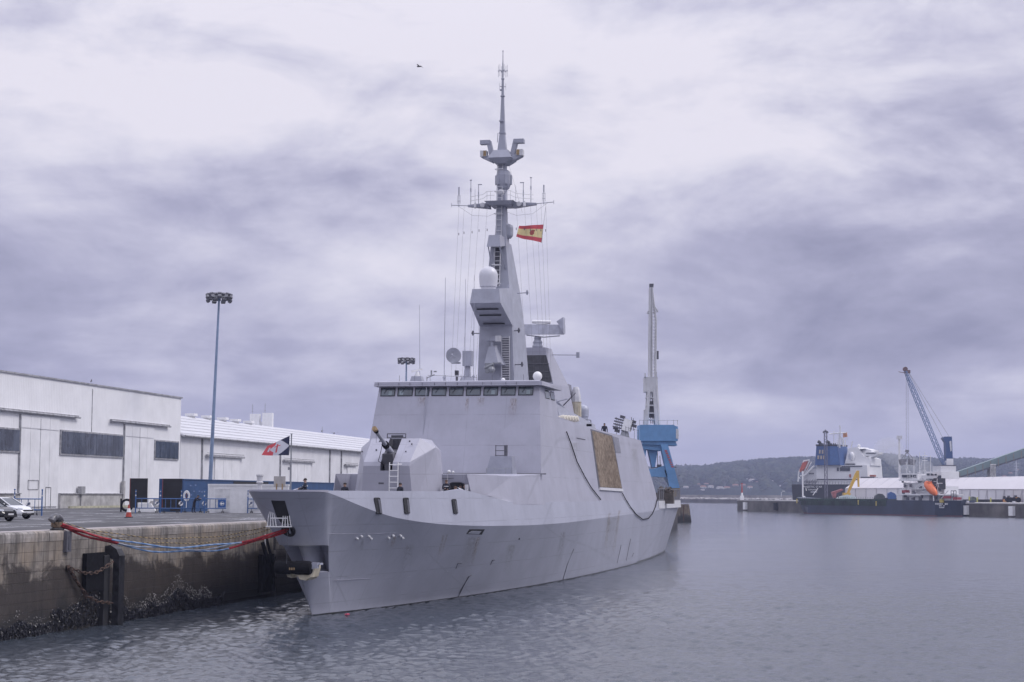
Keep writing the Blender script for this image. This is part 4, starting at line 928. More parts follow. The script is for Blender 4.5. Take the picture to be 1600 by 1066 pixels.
# ================================================================== QUAY WALL
def wall_mat(name, base, dark_, lvl):
    m = bpy.data.materials.new(name); m.use_nodes = True
    global nt, N_, L_
    nt = m.node_tree; N_ = nt.nodes.new; L_ = nt.links.new
    bb = nt.nodes['Principled BSDF']
    ge = N_('ShaderNodeNewGeometry'); wp = ge.outputs['Position']; s_ = N_('ShaderNodeSeparateXYZ'); L_(wp, s_.inputs[0])
    oi = N_('ShaderNodeObjectInfo')
    c = mixc(smooth(noise(wp, 1.1, 7, .72), .25, .75), tuple(x * .48 for x in base), tuple(x * 1.35 for x in base))
    c = mixc(ma('MULTIPLY', oi.outputs['Random'], .5), c, tuple(x * .62 for x in base))
    c = mixc(ma('MULTIPLY', smooth(noise(wp, .35, 3, .6, 0, (4, 4, 1)), .45, .7), .5), c, (base[0] * 1.25, base[1] * 1.05, base[2] * .8))
    st = noise(vm('MULTIPLY', wp, (2.4, 2.4, .22)), 1.4, 5, .65)
    c = mixc(ma('MULTIPLY', smooth(st, .44, .68), .85), c, tuple(x * .28 for x in base))
    st2 = noise(vm('MULTIPLY', wp, (7, 7, .4)), 1.2, 3, .6, 0, (8, 1, 2))
    c = mixc(ma('MULTIPLY', smooth(st2, .52, .72), .6), c, tuple(x * .35 for x in base))
    # tide mark: wet, weed-stained below, darkened further for shade in the gap
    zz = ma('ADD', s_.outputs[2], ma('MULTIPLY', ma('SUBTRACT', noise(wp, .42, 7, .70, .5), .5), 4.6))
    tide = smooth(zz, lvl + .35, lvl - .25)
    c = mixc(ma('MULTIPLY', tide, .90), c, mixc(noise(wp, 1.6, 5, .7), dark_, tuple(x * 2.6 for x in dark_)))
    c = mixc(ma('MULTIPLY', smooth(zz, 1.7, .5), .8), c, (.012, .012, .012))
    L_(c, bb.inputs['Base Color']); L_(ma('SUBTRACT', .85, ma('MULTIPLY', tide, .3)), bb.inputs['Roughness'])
    bn = N_('ShaderNodeBump'); bn.inputs['Strength'].default_value = .5; bn.inputs['Distance'].default_value = .04
    L_(noise(wp, 7, 5, .7), bn.inputs['Height']); L_(bn.outputs[0], bb.inputs['Normal'])
    return m
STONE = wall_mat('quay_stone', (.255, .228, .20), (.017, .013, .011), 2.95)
qw = thing('quay_wall', 'long stained stone-block quay wall with dark tide mark and mussels beside the frigate', 'quay wall', S(EDGE, 0, 0), -ANG)
# local frame of the wall: x = p - EDGE, y = s
MORT = mat('dark_mortar', (.03, .027, .024), .9, var=.2)
g = MB(); g.box((-.36, 94, 1.4), (.6, 308, 6.6)); core = g.obj('wall_core', MORT, qw)
def block_mesh(L, h, d=.34, bv=.010, seed=0):
    rnd = random.Random(seed); x0 = -d; b = MB()
    y0, y1, z0, z1 = 0, L, bv * .4, h - bv * .4
    j = lambda a=.002: rnd.uniform(-a, a)
    f = [(0 + j(), y0 + .001, z0 + bv * .9), (0 + j(), y1 - .001, z0 + bv * .9), (0 + j(), y1 - .001, z1 - bv * .9), (0 + j(), y0 + .001, z1 - bv * .9)]
    r = [(-bv, y0, z0), (-bv, y1, z0), (-bv, y1, z1), (-bv, y0, z1)]
    k = [(x0, y0, z0), (x0, y1, z0), (x0, y1, z1), (x0, y0, z1)]
    b.add(f + r + k, [(0, 1, 2, 3)] + [(i, i + 4, (i + 1) % 4 + 4, (i + 1) % 4) for i in range(4)] + [(i + 4, i + 8, (i + 1) % 4 + 8, (i + 1) % 4 + 4) for i in range(4)])
    return b.mesh('block', STONE)
HC = .465; LENS = (1.45, 1.85, 2.25)
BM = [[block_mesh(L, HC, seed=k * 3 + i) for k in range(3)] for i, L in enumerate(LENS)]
S0, S1 = -22.0, 16.0
random.seed(11); far = MB()
ncourse = 9; ztop = QZ - .50
cnt = 0
for c in range(ncourse):
    z = ztop - (c + 1) * HC; s = S0 - random.random()
    while s < S1:
        i = random.randrange(3); L = LENS[i]
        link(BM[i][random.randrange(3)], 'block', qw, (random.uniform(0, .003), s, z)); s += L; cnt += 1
# coping stones
COPE = wall_mat('coping_granite', (.34, .315, .295), (.03, .026, .024), 2.0)
cm = []
for k, L in enumerate((1.5, 1.9)):
    b = MB(); y0, y1 = .006, L - .006
    pr = [(-.62, 0), (-.62, .50), (-.14, .50), (-.05, .465), (0, .40), (.012, .2), (0, .01)]
    n = len(pr); b.add([(x, y0, z) for x, z in pr] + [(x, y1, z) for x, z in pr], [tuple(range(n)), tuple(range(2 * n - 1, n - 1, -1))] + [(i, i + n, (i + 1) % n + n, (i + 1) % n) for i in range(n)])
    cm.append((L, b.mesh('coping_stone', COPE)))
s = S0
while s < 44:
    L, me = cm[random.randrange(2)]; link(me, 'coping_stone', qw, (random.uniform(0, .02), s, QZ - .497 + random.uniform(-.004, .004))); s += L
# the rest of the wall, out of view behind the frigate, keeps its courses as one part
for c in range(ncourse + 1):
    z = ztop - c * HC
    far.box((-.2, (S1 + 249) / 2 + .8, z - HC / 2 + (0)), (.42, 248 - S1, HC - .03))
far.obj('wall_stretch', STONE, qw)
MB().box((-.28, 146.5, QZ - .25), (.6, 205, .5)).obj('coping_stretch', STONE, qw)
# iron staples and a drain in the wall
for x, y in ((34.5, 856), (221, 842), (360, 836)):
    pass
# mussels and barnacles on the lower wall
MUS = mat('mussel_shell', (.022, .022, .030), .35, var=.4, scale=8)
BARN = mat('barnacle_white', (.42, .40, .38), .8, var=.3, scale=8)
random.seed(21)
mu = MB(); ba = MB()
def clump(s): return .55 + .55 * max(0, math.sin(s * .55 + 1.0)) + .5 * max(0, math.sin(s * 1.7)) * .6
for k in range(5200):
    s = random.uniform(-21, 8); zt = clump(s) + (.35 if -14.5 < s < -8 else 0); z = zt * random.random() ** .75 - .05
    r = random.uniform(.03, .07); L = r * 2.1; c = V((random.uniform(.0, .10), s, z)); R = Euler((random.uniform(-.8, .8), random.uniform(-.5, .5), random.uniform(0, 3))).to_matrix()
    vs = [c + R @ V(q) for q in ((r * .7, 0, 0), (-r * .7, 0, 0), (0, r * .5, 0), (0, -r * .5, 0), (0, 0, L), (0, 0, -L * .6))]
    mu.add(vs, [(0, 2, 4), (2, 1, 4), (1, 3, 4), (3, 0, 4), (2, 0, 5), (1, 2, 5), (3, 1, 5), (0, 3, 5)])
for k in range(900):
    s = random.choice((random.uniform(-21, 6), random.uniform(-4.5, 6))); z = clump(s) * random.uniform(.6, 1.5) + .1; r = random.uniform(.012, .03)
    c = V((random.uniform(.03, .12), s, z)); ba.add([c + V(q) * r for q in ((1, 0, 0), (0, 1, 0), (0, -1, .3), (0, 0, 1.4), (0, 0, -1.2))], [(0, 1, 3), (0, 3, 2), (0, 2, 4), (0, 4, 1)])
mu.obj('mussels', MUS, qw, kind='stuff'); ba.obj('barnacles', BARN, qw, kind='stuff')
# ------------------------------------------------------------------ quayside fender with chains
def qloc(x, y, p=EDGE): return uns(x, y, p=p)
c0 = qloc(127, 890); c1 = qloc(172, 890)
fx = EDGE; FS0, FS1 = c0.y, c1.y
ft = thing('quay_fender', 'black rubber fender frame with rusty chains bolted on the quay wall under the bollard', 'fender', S(EDGE, (FS0 + FS1) / 2, 0), -ANG)
w = FS1 - FS0
g = MB(); g.box((.14, -w * .12, 2.75), (.22, w * .72, 1.9)); g.obj('face_plate', BLK, ft)
g = MB()
g.prism([(.0, 4.0), (.30, 4.05), (.62, 3.85), (.80, 3.5), (.80, -.4), (.46, -.4), (.46, 3.3), (.0, 3.5)], w * .30, w * .50); g.obj('rubbing_post', mat('black_worn', (.02, .02, .024), .45, var=.5, scale=3), ft)
g = MB(); g.prism([(.0, 3.7), (.3, 3.5), (.3, 0), (0, 0)], w * .1, w * .3); g.obj('fender_body', HOLE, ft)
def chain(pts, r, name, par, m):
    g = MB(); P = []
    for a, c in zip(pts, pts[1:]):
        a, c = V(a), V(c); n = max(1, int((c - a).length / (r * 3.0)))
        for k in range(n): P.append((a.lerp(c, k / n), a.lerp(c, (k + 1) / n)))
    for i, (a, c) in enumerate(P):
        t = (c - a).normalized(); u = t.cross(V((0, 0, 1)) if i % 2 else V((1, 0, .3))).normalized(); L = (c - a).length * .72; m0 = (a + c) / 2
        ring_ = [m0 + t * L * math.cos(q) + u * r * .95 * math.sin(q) for q in [k * math.pi / 4 for k in range(9)]]
        g.tube(ring_, r * .32, 4, cap=False)
    return g.obj(name, m, par, kind='stuff')
RU = mat('rusty_iron', (.10, .06, .045), .8, var=.4, scale=6)
chain([(.12, -w * .95, 3.05), (.30, -w * .6, 2.75), (.36, -w * .25, 2.7), (.45, w * .05, 2.95), (.5, w * .25, 3.2)], .085, 'chain', ft, RU)
chain([(.12, -w * .95, 3.05), (.22, -w * .75, 2.3), (.34, -w * .45, 1.55), (.4, -w * .15, 1.25), (.5, w * .28, 1.1)], .085, 'chain', ft, RU)
chain([(.1, -w * 1.0, 3.1), (.16, -w * .85, 2.55), (.22, -w * .6, 1.95), (.3, -w * .5, 1.5)], .07, 'chain', ft, RU)
g = MB(); g.tube([(.05, -w * 1.0, 3.05), (.16, -w * .98, 3.08)], .14, 8); g.obj('wall_shackle', RU, ft)
# black pneumatic fender hidden in the gap under the bow
g = MB(); cq = uns(398, 880, p=EDGE + .5)
g.tube([(0.2, 0, 3.6), (.5, .2, 2.4), (.3, .5, .6)], .14, 8); g.tube([(0.05, 1, 4.0), (.5, 1.3, 2.0), (.4, 1.6, .4)], .10, 8); g.box((.2, .8, 1.6), (.3, 2.2, 2.4))
o = g.obj('bow_quay_fender', BLK); o.location = S(EDGE, uns(405, 880, p=EDGE).y, 0); o.rotation_euler = (0, 0, -ANG); tag(o, 'black rubber fender in the shaded gap between frigate bow and quay wall', 'fender')
g = MB(); g.tube([(0.1, 0, 4.1), (.12, 0, 3.2)], .05, 6); o = g.obj('wall_pipe', WHT); o.location = S(EDGE, uns(416, 835, p=EDGE).y - .5, 0); o.rotation_euler = (0, 0, -ANG); tag(o, 'short white pipe hanging on the quay wall just left of the frigate bow', 'pipe')
# ------------------------------------------------------------------ bollard
bq = on(128, 829, QZ); bl = to_ship(bq); bs = bl.y; bp = EDGE - .42
bo = thing('mooring_bollard', 'dark iron quay bollard with a hooked head holding red-sleeved ropes', 'bollard', S(bp, bs, QZ), -ANG)
g = MB(); g.lathe([(.34, 0), (.36, .08), (.24, .14), (.21, .42), (.24, .5)], (0, 0, 0), 14); g.obj('bollard_post', mat('worn_iron', (.06, .06, .065), .4, var=.5, scale=4), bo, sm=40)
g = MB(); g.tube([(-.05, -.50, .46), (-.02, -.40, .60), (0, -.1, .66), (0, .2, .60), (0, .36, .44)], .19, 12, r2=.17); g.obj('bollard_head', mat('worn_iron2', (.10, .10, .11), .35, var=.8, scale=5), bo, sm=50)
g = MB(); g.box((.5, .1, -.55), (.22, .5, 1.0)); g.box((.62, .1, -.6), (.04, .1, .7), 0); o = g.obj('edge_guard', DG, bo)
# ------------------------------------------------------------------ mooring ropes
RED = mat('red_sleeve', (.33, .02, .03), .75, var=.35, scale=5, bump=.4, bscale=30)
def rope_mat(name, c1, c2, f):
    m = bpy.data.materials.new(name); m.use_nodes = True
    global nt, N_, L_
    nt = m.node_tree; N_ = nt.nodes.new; L_ = nt.links.new
    bb = nt.nodes['Principled BSDF']; bb.inputs['Roughness'].default_value = .85
    t = N_('ShaderNodeTexCoord'); s_ = N_('ShaderNodeSeparateXYZ'); L_(t.outputs['Object'], s_.inputs[0])
    f_ = ma('SINE', ma('ADD', ma('MULTIPLY', s_.outputs[1], f), ma('MULTIPLY', s_.outputs[2], f * 1.3)))
    L_(mixc(smooth(f_, -.2, .3), c1, c2), bb.inputs['Base Color']); return m
BLUE_R = rope_mat('blue_rope', (.10, .19, .36), (.22, .32, .48), 18); YEL_R = rope_mat('yellow_rope', (.36, .27, .13), (.07, .055, .04), 30)
WHITE_R = rope_mat('faded_rope', (.34, .36, .42), (.20, .26, .36), 14)
hz = to_ship(on(452, 831, 4.75)); 
l1, n1_ = hit(451, 830)
E1 = l1 - n1_ * .1
B0 = V((bp + .05, bs, QZ + .30))
def rope_path(a, c, sag, n=40, off=(0, 0, 0)):
    P = []
    for i in range(n + 1):
        u = i / n; q = a.lerp(c, u); q.z -= 4 * sag * u * (1 - u); P.append(q + V(off))
    return P
E2 = V((-1.75, -3.6, 4.75)) if True else None
l3, n3_ = hit(426, 842)
specs = []
g0 = V((0, 0, 0))
def make_rope(name, a, c, sag, r, m, label, sl0=0, sl1=0, wig=0, ph=0, sr=1.35):
    P = rope_path(a, c, sag)
    P = [p + V((wig * math.sin(i * .35 + ph), 0, wig * math.cos(i * .5 + ph))) for i, p in enumerate(P)]
    n = len(P); e = thing(name, label, 'mooring rope', O, -ANG, 'mooring ropes from the bollard to the bow')
    g = MB(); g.tube(P[int(sl0 * n) - (1 if sl0 else 0): n - int(sl1 * n) + (1 if sl1 else 0)], r, 8); g.obj('rope_strand', m, e, sm=True)
    if sl0: g = MB(); g.tube(P[:int(sl0 * n) + 1], r * sr, 8); g.obj('rope_sleeve', RED, e, sm=True)
    if sl1: g = MB(); g.tube(P[n - int(sl1 * n) - 1:], r * sr, 8); g.obj('rope_sleeve', RED, e, sm=True)
    return e
make_rope('mooring_rope', B0 + V((.28, -.1, -.05)), E1 + V((.10, .0, .08)), 1.02, .042, BLUE_R, 'blue mooring rope lying highest of the blue ones with red sleeves at both ends', .20, .22, .05, 0)
make_rope('mooring_rope', B0 + V((.33, .1, -.16)), E1 + V((-.12, .0, -.02)), 1.18, .042, BLUE_R, 'lowest blue mooring rope sagging between bollard and bow with long red sleeves', .24, .27, .06, 2)
make_rope('mooring_rope', B0 + V((.30, .0, -.1)), E1 + V((.0, .0, .03)), 1.09, .034, WHITE_R, 'faded pale blue mooring rope twisted between the two blue ropes', .24, .22, .07, 4)
E3 = V((-1.35, -2.9, 5.0))
make_rope('mooring_rope', B0 + V((.2, .2, .05)), E3, .72, .022, YEL_R, 'upper yellow and black mooring rope running to the far side of the bow', 0, 0, .03, 1)
make_rope('mooring_rope', B0 + V((.25, .25, -.02)), E3 + V((.05, 0, -.1)), .90, .022, YEL_R, 'lower yellow and black mooring rope running to the far side of the bow', 0, 0, .04, 3)
g = MB()
for k in range(5): g.tube([V((bp + .27 * math.cos(t), bs + .27 * math.sin(t), QZ + .18 + .05 * k + .02 * math.sin(t * 2))) for t in [q * math.pi / 8 for q in range(17)]], .035, 6)
o = g.obj('rope_turns', mat('old_rope', (.17, .12, .08), .9, var=.3, scale=8)); o.location = O; o.rotation_euler = (0, 0, -ANG); tag(o, 'brown rope turns wound round the quay bollard', 'rope')
g = MB()
for j in range(3): g.tube([B0 + V((-.1, -.25 + .1 * j, -.12)), B0 + V((.2, -.1 + .1 * j, -.08 - .05 * j)), B0 + V((.9, .45 + .1 * j, -.32 - .03 * j))], .05, 6)
o = g.obj('rope_eye', RED); o.location = O; o.rotation_euler = (0, 0, -ANG); tag(o, 'red sleeved rope eyes looped over the quay bollard', 'rope')
# ================================================================== QUAYSIDE: fences, people, cone, cars
BLU = mat('barrier_blue', (.035, .11, .30), .5, var=.15, scale=3); BLUD = mat('sign_blue', (.02, .10, .33), .5)
def sign_disc(par, y, x, z, r=.2, arrow=False):
    g = MB(); g.box((x, y - .03, z), (.72, .02, .72)) if arrow else None
    if arrow: g.obj('sign_board', BLUD, par)
    g = MB(); Mx = Matrix.Rotation(math.pi / 2, 4, 'X')
    g.lathe([(r, -.01), (r, .01)], (x, y - .055, z), 18, 0, Mx); d = g.obj('sign_disc', BLUD if arrow else WHT, par)
    g = MB()
    if arrow:
        g.lathe([(r * .9, 0), (r, .0), (r, .012), (r * .9, .012)], (x, y - .07, z), 18, 0, Mx, False)
        g.add([(x - .18, y - .085, z), (x - .02, y - .085, z + .14), (x - .02, y - .085, z + .05), (x + .18, y - .085, z + .05), (x + .18, y - .085, z - .05), (x - .02, y - .085, z - .05), (x - .02, y - .085, z - .14)], [(0, 1, 2, 3, 4, 5, 6)])
        g.obj('sign_arrow', WHT, d)
    else:
        g.box((x, y - .072, z), (.42, .01, .09), rot=(0, -.75, 0)); g.lathe([(r * .55, 0), (r * .42, .004)], (x + .05, y - .07, z + .06), 10, 0, Mx); g.obj('sign_stroke', mat('sign_dark', (.10, .12, .2), .6), d)
def barrier(x0, x1, y, label, sign=None, post_end=True):
    a = on(x0, y, QZ); c = on(x1, y, QZ); d = c - a; L = d.length; rz = math.atan2(d.y, d.x)
    t = thing('crowd_barrier', label, 'barrier', a, rz, 'blue steel barriers along the quay')
    for z in (.42, 1.28): MB().tube([(0.05, 0, z), (L - .05, 0, z)], .05, 6).obj('rail', BLU, t)
    for k in range(1, 4): MB().tube([(L * k / 4, 0, .42), (L * k / 4, 0, 1.28)], .028, 5).obj('bar', BLU, t)
    g = MB(); g.tube([(0, 0, 0), (0, 0, 1.55)], .055, 8); g.tube([(0, 0, 1.62), (0, 0, 1.95)], .045, 8); g.ball((0, 0, 2.0), .07, 8); g.obj('post', BLU, t)
    g = MB(); g.tube([(0, 0, 1.5), (0, 0, 1.62)], .057, 8); g.tube([(0, 0, 1.88), (0, 0, 1.94)], .05, 8); g.obj('reflector_band', LGT, t)
    for q in (.35, L - .35):
        g = MB(); g.tube([(q, -.35, .1), (q, .35, .1)], .025, 4); g.tube([(q, 0, .1), (q, 0, .42)], .025, 4)
        for yy in (-.35, .35): g.lathe([(.085, -.02), (.085, .02)], (q, yy, .09), 8, 0, Matrix.Rotation(math.pi / 2, 4, 'Y'))
        g.obj('caster', HOLE, t)
    if sign: sign_disc(t, 0, L * sign[1], .85, arrow=sign[0] == 'arrow')
    return t
XS = [211.5, 250, 283, 319, 354, 387, 420]
BL_ = ['blue barrier by the traffic cone, in front of the first black gate', 'blue barrier before the grey concrete lump left of the dark container end', 'blue barrier in front of the dark container end, left of the leaning person',
       'blue barrier to the right of the leaning person with round sign', 'blue barrier with the square white arrow sign on it', 'blue barrier closest to the frigate bow, partly hidden by it']
SG_ = [('disc', .82), None, ('disc', .0), ('disc', .0), None, ('disc', .15)]
SG_[1] = ('disc', .95)
for i in range(6):
    sg_ = [('disc', .86), ('disc', .97), ('disc', .98), ('arrow', .78), None, ('disc', .12)][i]
    barrier(XS[i], XS[i + 1], 801.5 + (i % 2) * .4, BL_[i], sg_)
barrier(-12, 22, 806.5, 'leftmost blue barrier behind the parked white car'); t = barrier(22, 64.5, 805.5, 'blue barrier with round sign standing right of the white car', ('disc', .5))
a = on(65, 806, QZ); t = thing('barrier_post', 'lone blue post with ball top ending the left barriers', 'post', a, 0)
g = MB(); g.tube([(0, 0, 0), (0, 0, 1.5)], .06, 8); g.tube([(0, 0, 1.58), (0, 0, 1.95)], .05, 8); g.ball((0, 0, 2.0), .07, 8); g.obj('post', BLU, t)
g = MB(); g.tube([(0, 0, 1.5), (0, 0, 1.58)], .062, 8); g.obj('reflector_band', LGT, t)
# concrete feet behind the barriers
CONC = mat('pale_concrete', (.42, .41, .40), .85, var=.15, scale=2, streak=.3)
for i, (x, y, w_) in enumerate(((225, 800, 2.4), (281, 799, 2.2))):
    a = on(x, y, QZ); g = MB(); g.frus((0, 0, 0), (w_, .7, 0), (-.1, 0, .8), (w_ * .62, .4, 0)); o = g.obj('concrete_block', WHT); o.location = a
    tag(o, ['white concrete block behind the barrier beside the traffic cone', 'white concrete block behind the barrier left of the leaning person'][i], 'concrete block')
a = on(243, 797, QZ); g = MB(); g.frus((0, 0, 0), (1.9, 1.2, 0), (.15, 0, .95), (1.2, .8, 0)); g.box((.3, 0, 1.0), (1.0, .6, .3)); o = g.obj('rubble_block', CONC); o.location = a; tag(o, 'grey broken concrete lump behind the barriers between the two black gates', 'concrete')
# traffic cone
a = on(201, 809, QZ); t = thing('traffic_cone', 'red and white traffic cone standing on the quay asphalt', 'traffic cone', a)
CR = mat('cone_red', (.42, .05, .03), .6)
MB().box((0, 0, .03), (.52, .52, .06)).obj('cone_base', HOLE, t)
g = MB(); g.lathe([(.23, .06), (.16, .40)], n=14); g.lathe([(.095, .68), (.05, .95)], n=14); g.obj('cone_body', CR, t); MB().lathe([(.162, .40), (.097, .68)], n=14).obj('cone_band', WHT, t)
a = on(198, 800, QZ); g = MB(); g.lathe([(.48, -.1), (.62, -.06), (.62, .06), (.48, .1), (.40, .03), (.48, -.1)], (0, 0, .62), 18, 0, Matrix.Rotation(math.pi / 2, 4, 'X'), False); g.box((-.55, 0, .62), (.12, .2, 1.25)); o = g.obj('rubber_ring', BLK); o.location = a; tag(o, 'black tyre standing upright behind the traffic cone', 'tyre')
# ------------------------------------------------------------------ people
SKIN = mat('skin', (.38, .24, .18), .6); NAVY = mat('navy_cloth', (.018, .02, .035), .85, var=.2); HAIR = mat('dark_hair', (.03, .02, .015), .8); STRIPE = mat('reflective_white', (.7, .7, .72), .5)
BRN = mat('brown_hair', (.09, .05, .03), .8); TANC = mat('light_brown_cloth', (.30, .20, .15), .85)
def person_mesh(pose):
    J = {'pel': (0, 0, .95), 'sp': (0, 0, 1.15), 'ch': (0, 0, 1.35), 'nk': (0, 0, 1.50), 'hd': (0, -.01, 1.60), 'ht': (0, -.01, 1.70),
         'sl': (-.19, 0, 1.42), 'sr': (.19, 0, 1.42), 'el': (-.25, .02, 1.15), 'er': (.25, .02, 1.15), 'wl': (-.26, -.08, .92), 'wr': (.26, -.08, .92), 'hl': (-.26, -.12, .83), 'hr': (.26, -.12, .83),
         'pl': (-.09, 0, .90), 'pr': (.09, 0, .90), 'kl': (-.11, -.01, .50), 'kr': (.11, -.01, .50), 'al': (-.11, .03, .09), 'ar': (.11, .03, .09), 'tl': (-.12, -.15, .04), 'tr': (.12, -.15, .04)}
    if pose == 'lean':
        J.update({'sp': (0, -.08, 1.13), 'ch': (0, -.20, 1.28), 'nk': (0, -.32, 1.37), 'hd': (0, -.38, 1.45), 'ht': (0, -.40, 1.55), 'sl': (-.19, -.24, 1.33), 'sr': (.19, -.24, 1.33), 'el': (-.26, -.42, 1.12), 'er': (.26, -.42, 1.12), 'wl': (-.12, -.60, 1.27), 'wr': (.10, -.60, 1.27), 'hl': (-.05, -.66, 1.30), 'hr': (.04, -.66, 1.30), 'kl': (-.11, .06, .5), 'al': (-.11, .16, .09), 'tl': (-.12, .0, .04)})
    if pose == 'bent':
        J.update({'el': (-.24, -.16, 1.18), 'er': (.24, -.16, 1.18), 'wl': (-.10, -.34, 1.16), 'wr': (.12, -.34, 1.12), 'hl': (-.04, -.40, 1.18), 'hr': (.06, -.40, 1.14)})
    E = [('pel', 'sp'), ('sp', 'ch'), ('ch', 'nk'), ('nk', 'hd'), ('hd', 'ht'), ('ch', 'sl'), ('ch', 'sr'), ('sl', 'el'), ('sr', 'er'), ('el', 'wl'), ('er', 'wr'), ('wl', 'hl'), ('wr', 'hr'), ('pel', 'pl'), ('pel', 'pr'), ('pl', 'kl'), ('pr', 'kr'), ('kl', 'al'), ('kr', 'ar'), ('al', 'tl'), ('ar', 'tr')]
    Rd = dict(pel=.15, sp=.14, ch=.16, nk=.058, hd=.095, ht=.085, sl=.075, sr=.075, el=.052, er=.052, wl=.036, wr=.036, hl=.045, hr=.045, pl=.10, pr=.10, kl=.068, kr=.068, al=.05, ar=.05, tl=.045, tr=.045)
    K = list(J); me = bpy.data.meshes.new('person'); me.from_pydata([J[k] for k in K], [(K.index(a), K.index(b)) for a, b in E], [])
    o = bpy.data.objects.new('tmp', me); COL.objects.link(o); md = o.modifiers.new('s', 'SKIN')
    for i, k in enumerate(K): r = Rd[k]; me.skin_vertices[0].data[i].radius = (r, r * (.72 if k in ('pel', 'sp', 'ch') else 1)); me.skin_vertices[0].data[i].use_root = (k == 'pel')
    s_ = o.modifiers.new('b', 'SUBSURF'); s_.levels = 1; s_.render_levels = 1
    bpy.context.view_layer.update(); dg = bpy.context.evaluated_depsgraph_get()
    m2 = bpy.data.meshes.new_from_object(o.evaluated_get(dg)); bpy.data.objects.remove(o)
    m2.materials.clear(); m2.materials.append(NAVY); m2.materials.append(SKIN)
    nk = V(J['nk']); hd = V(J['hd'])
    for p in m2.polygons:
        c = V(p.center); p.use_smooth = True
        hand = min((c - V(J['hl'])).length, (c - V(J['hr'])).length) < .075
        p.material_index = 1 if ((c - hd).length < .19 and c.z > nk.z + .01) or hand else 0
    return m2, J
PM = {k: person_mesh(k) for k in ('stand', 'lean', 'bent')}
def hair_mesh(c, r=.108):
    g = MB(); g.ball(c, r, 10, half=True); return g
def person(pose, loc, rz, label, hair=HAIR, stripe=False, cap=False, sc=1.0, shirt=None):
    me, J = PM[pose]; o = bpy.data.objects.new('person', me); COL.objects.link(o); o.location = loc; o.rotation_euler = (0, 0, rz); o.scale = (sc, sc, sc); tag(o, label, 'person')
    h = V(J['hd']).lerp(V(J['ht']), .45)
    g = hair_mesh(h + V((0, .015, 0))); g.obj('hair', hair, o, sm=True)
    g = MB(); g.box(h + V((0, -.105, -.03)), (.03, .03, .045)); g.box(h + V((0, -.098, -.075)), (.05, .015, .012)); g.obj('face_feature', SKIN, o)
    g = MB()
    for sx in (-.035, .035): g.ball(h + V((sx, -.098, .005)), .012, 5)
    g.obj('eye', HOLE, o)
    if stripe:
        g = MB(); c = V(J['ch'])
        g.lathe([(.185, -.03), (.19, .03)], c - V((0, 0, .03)), 12, 0, Matrix.Scale(.78, 4, (0, 1, 0))); g.obj('jacket_stripe', STRIPE, o)
    if shirt:
        g = MB(); c = V(J['ch']); g.lathe([(.2, -.25), (.195, 0), (.17, .08)], c, 12, 0, Matrix.Scale(.8, 4, (0, 1, 0))); g.obj('jacket', shirt, o)
    return o
DZ = 5.83
def deckman(x, y_head, s, pose, rz, label, **k):
    c = uns(x, y_head, s=s); person(pose, S(c.x, s, c.z - 1.74), rz - ANG, label, **k)
deckman(477, 747.5, 0.0, 'bent', -1.2, 'bareheaded person in navy jacket with white stripes standing on the foredeck right of the jackstaff', stripe=True)
deckman(539, 754.5, 8.0, 'stand', -.3, 'person in dark clothes whose head and shoulders show left of the gun turret')
deckman(625.5, 754.5, 12.5, 'stand', 2.6, 'dark-haired person seen by the foot of the white turret ladder', hair=HAIR)
deckman(697.5, 750, 17.0, 'bent', .2, 'person with brown hair and white-striped navy jacket left of the arched deckhouse opening', hair=BRN, stripe=True)
deckman(711.5, 760, 16.0, 'stand', .3, 'crouching person with only the face above the bulwark before the arched opening', hair=BRN)
deckman(719.5, 757.5, 19.0, 'stand', .1, 'person standing inside the arched deckhouse opening, left of another')
deckman(726.5, 757.5, 17.4, 'stand', -.5, 'person with bowed head at the right edge of the arched opening', hair=BRN)
deckman(944.5, 661.5, 66.0, 'stand', .2, 'person in dark uniform on the hangar roof above the rusty grille')
a = on(303.5, 801.5, QZ); person('lean', a + V((0, -.1, 0)), math.radians(75), 'person in dark clothes leaning on the blue barrier beside the blue container', shirt=None)
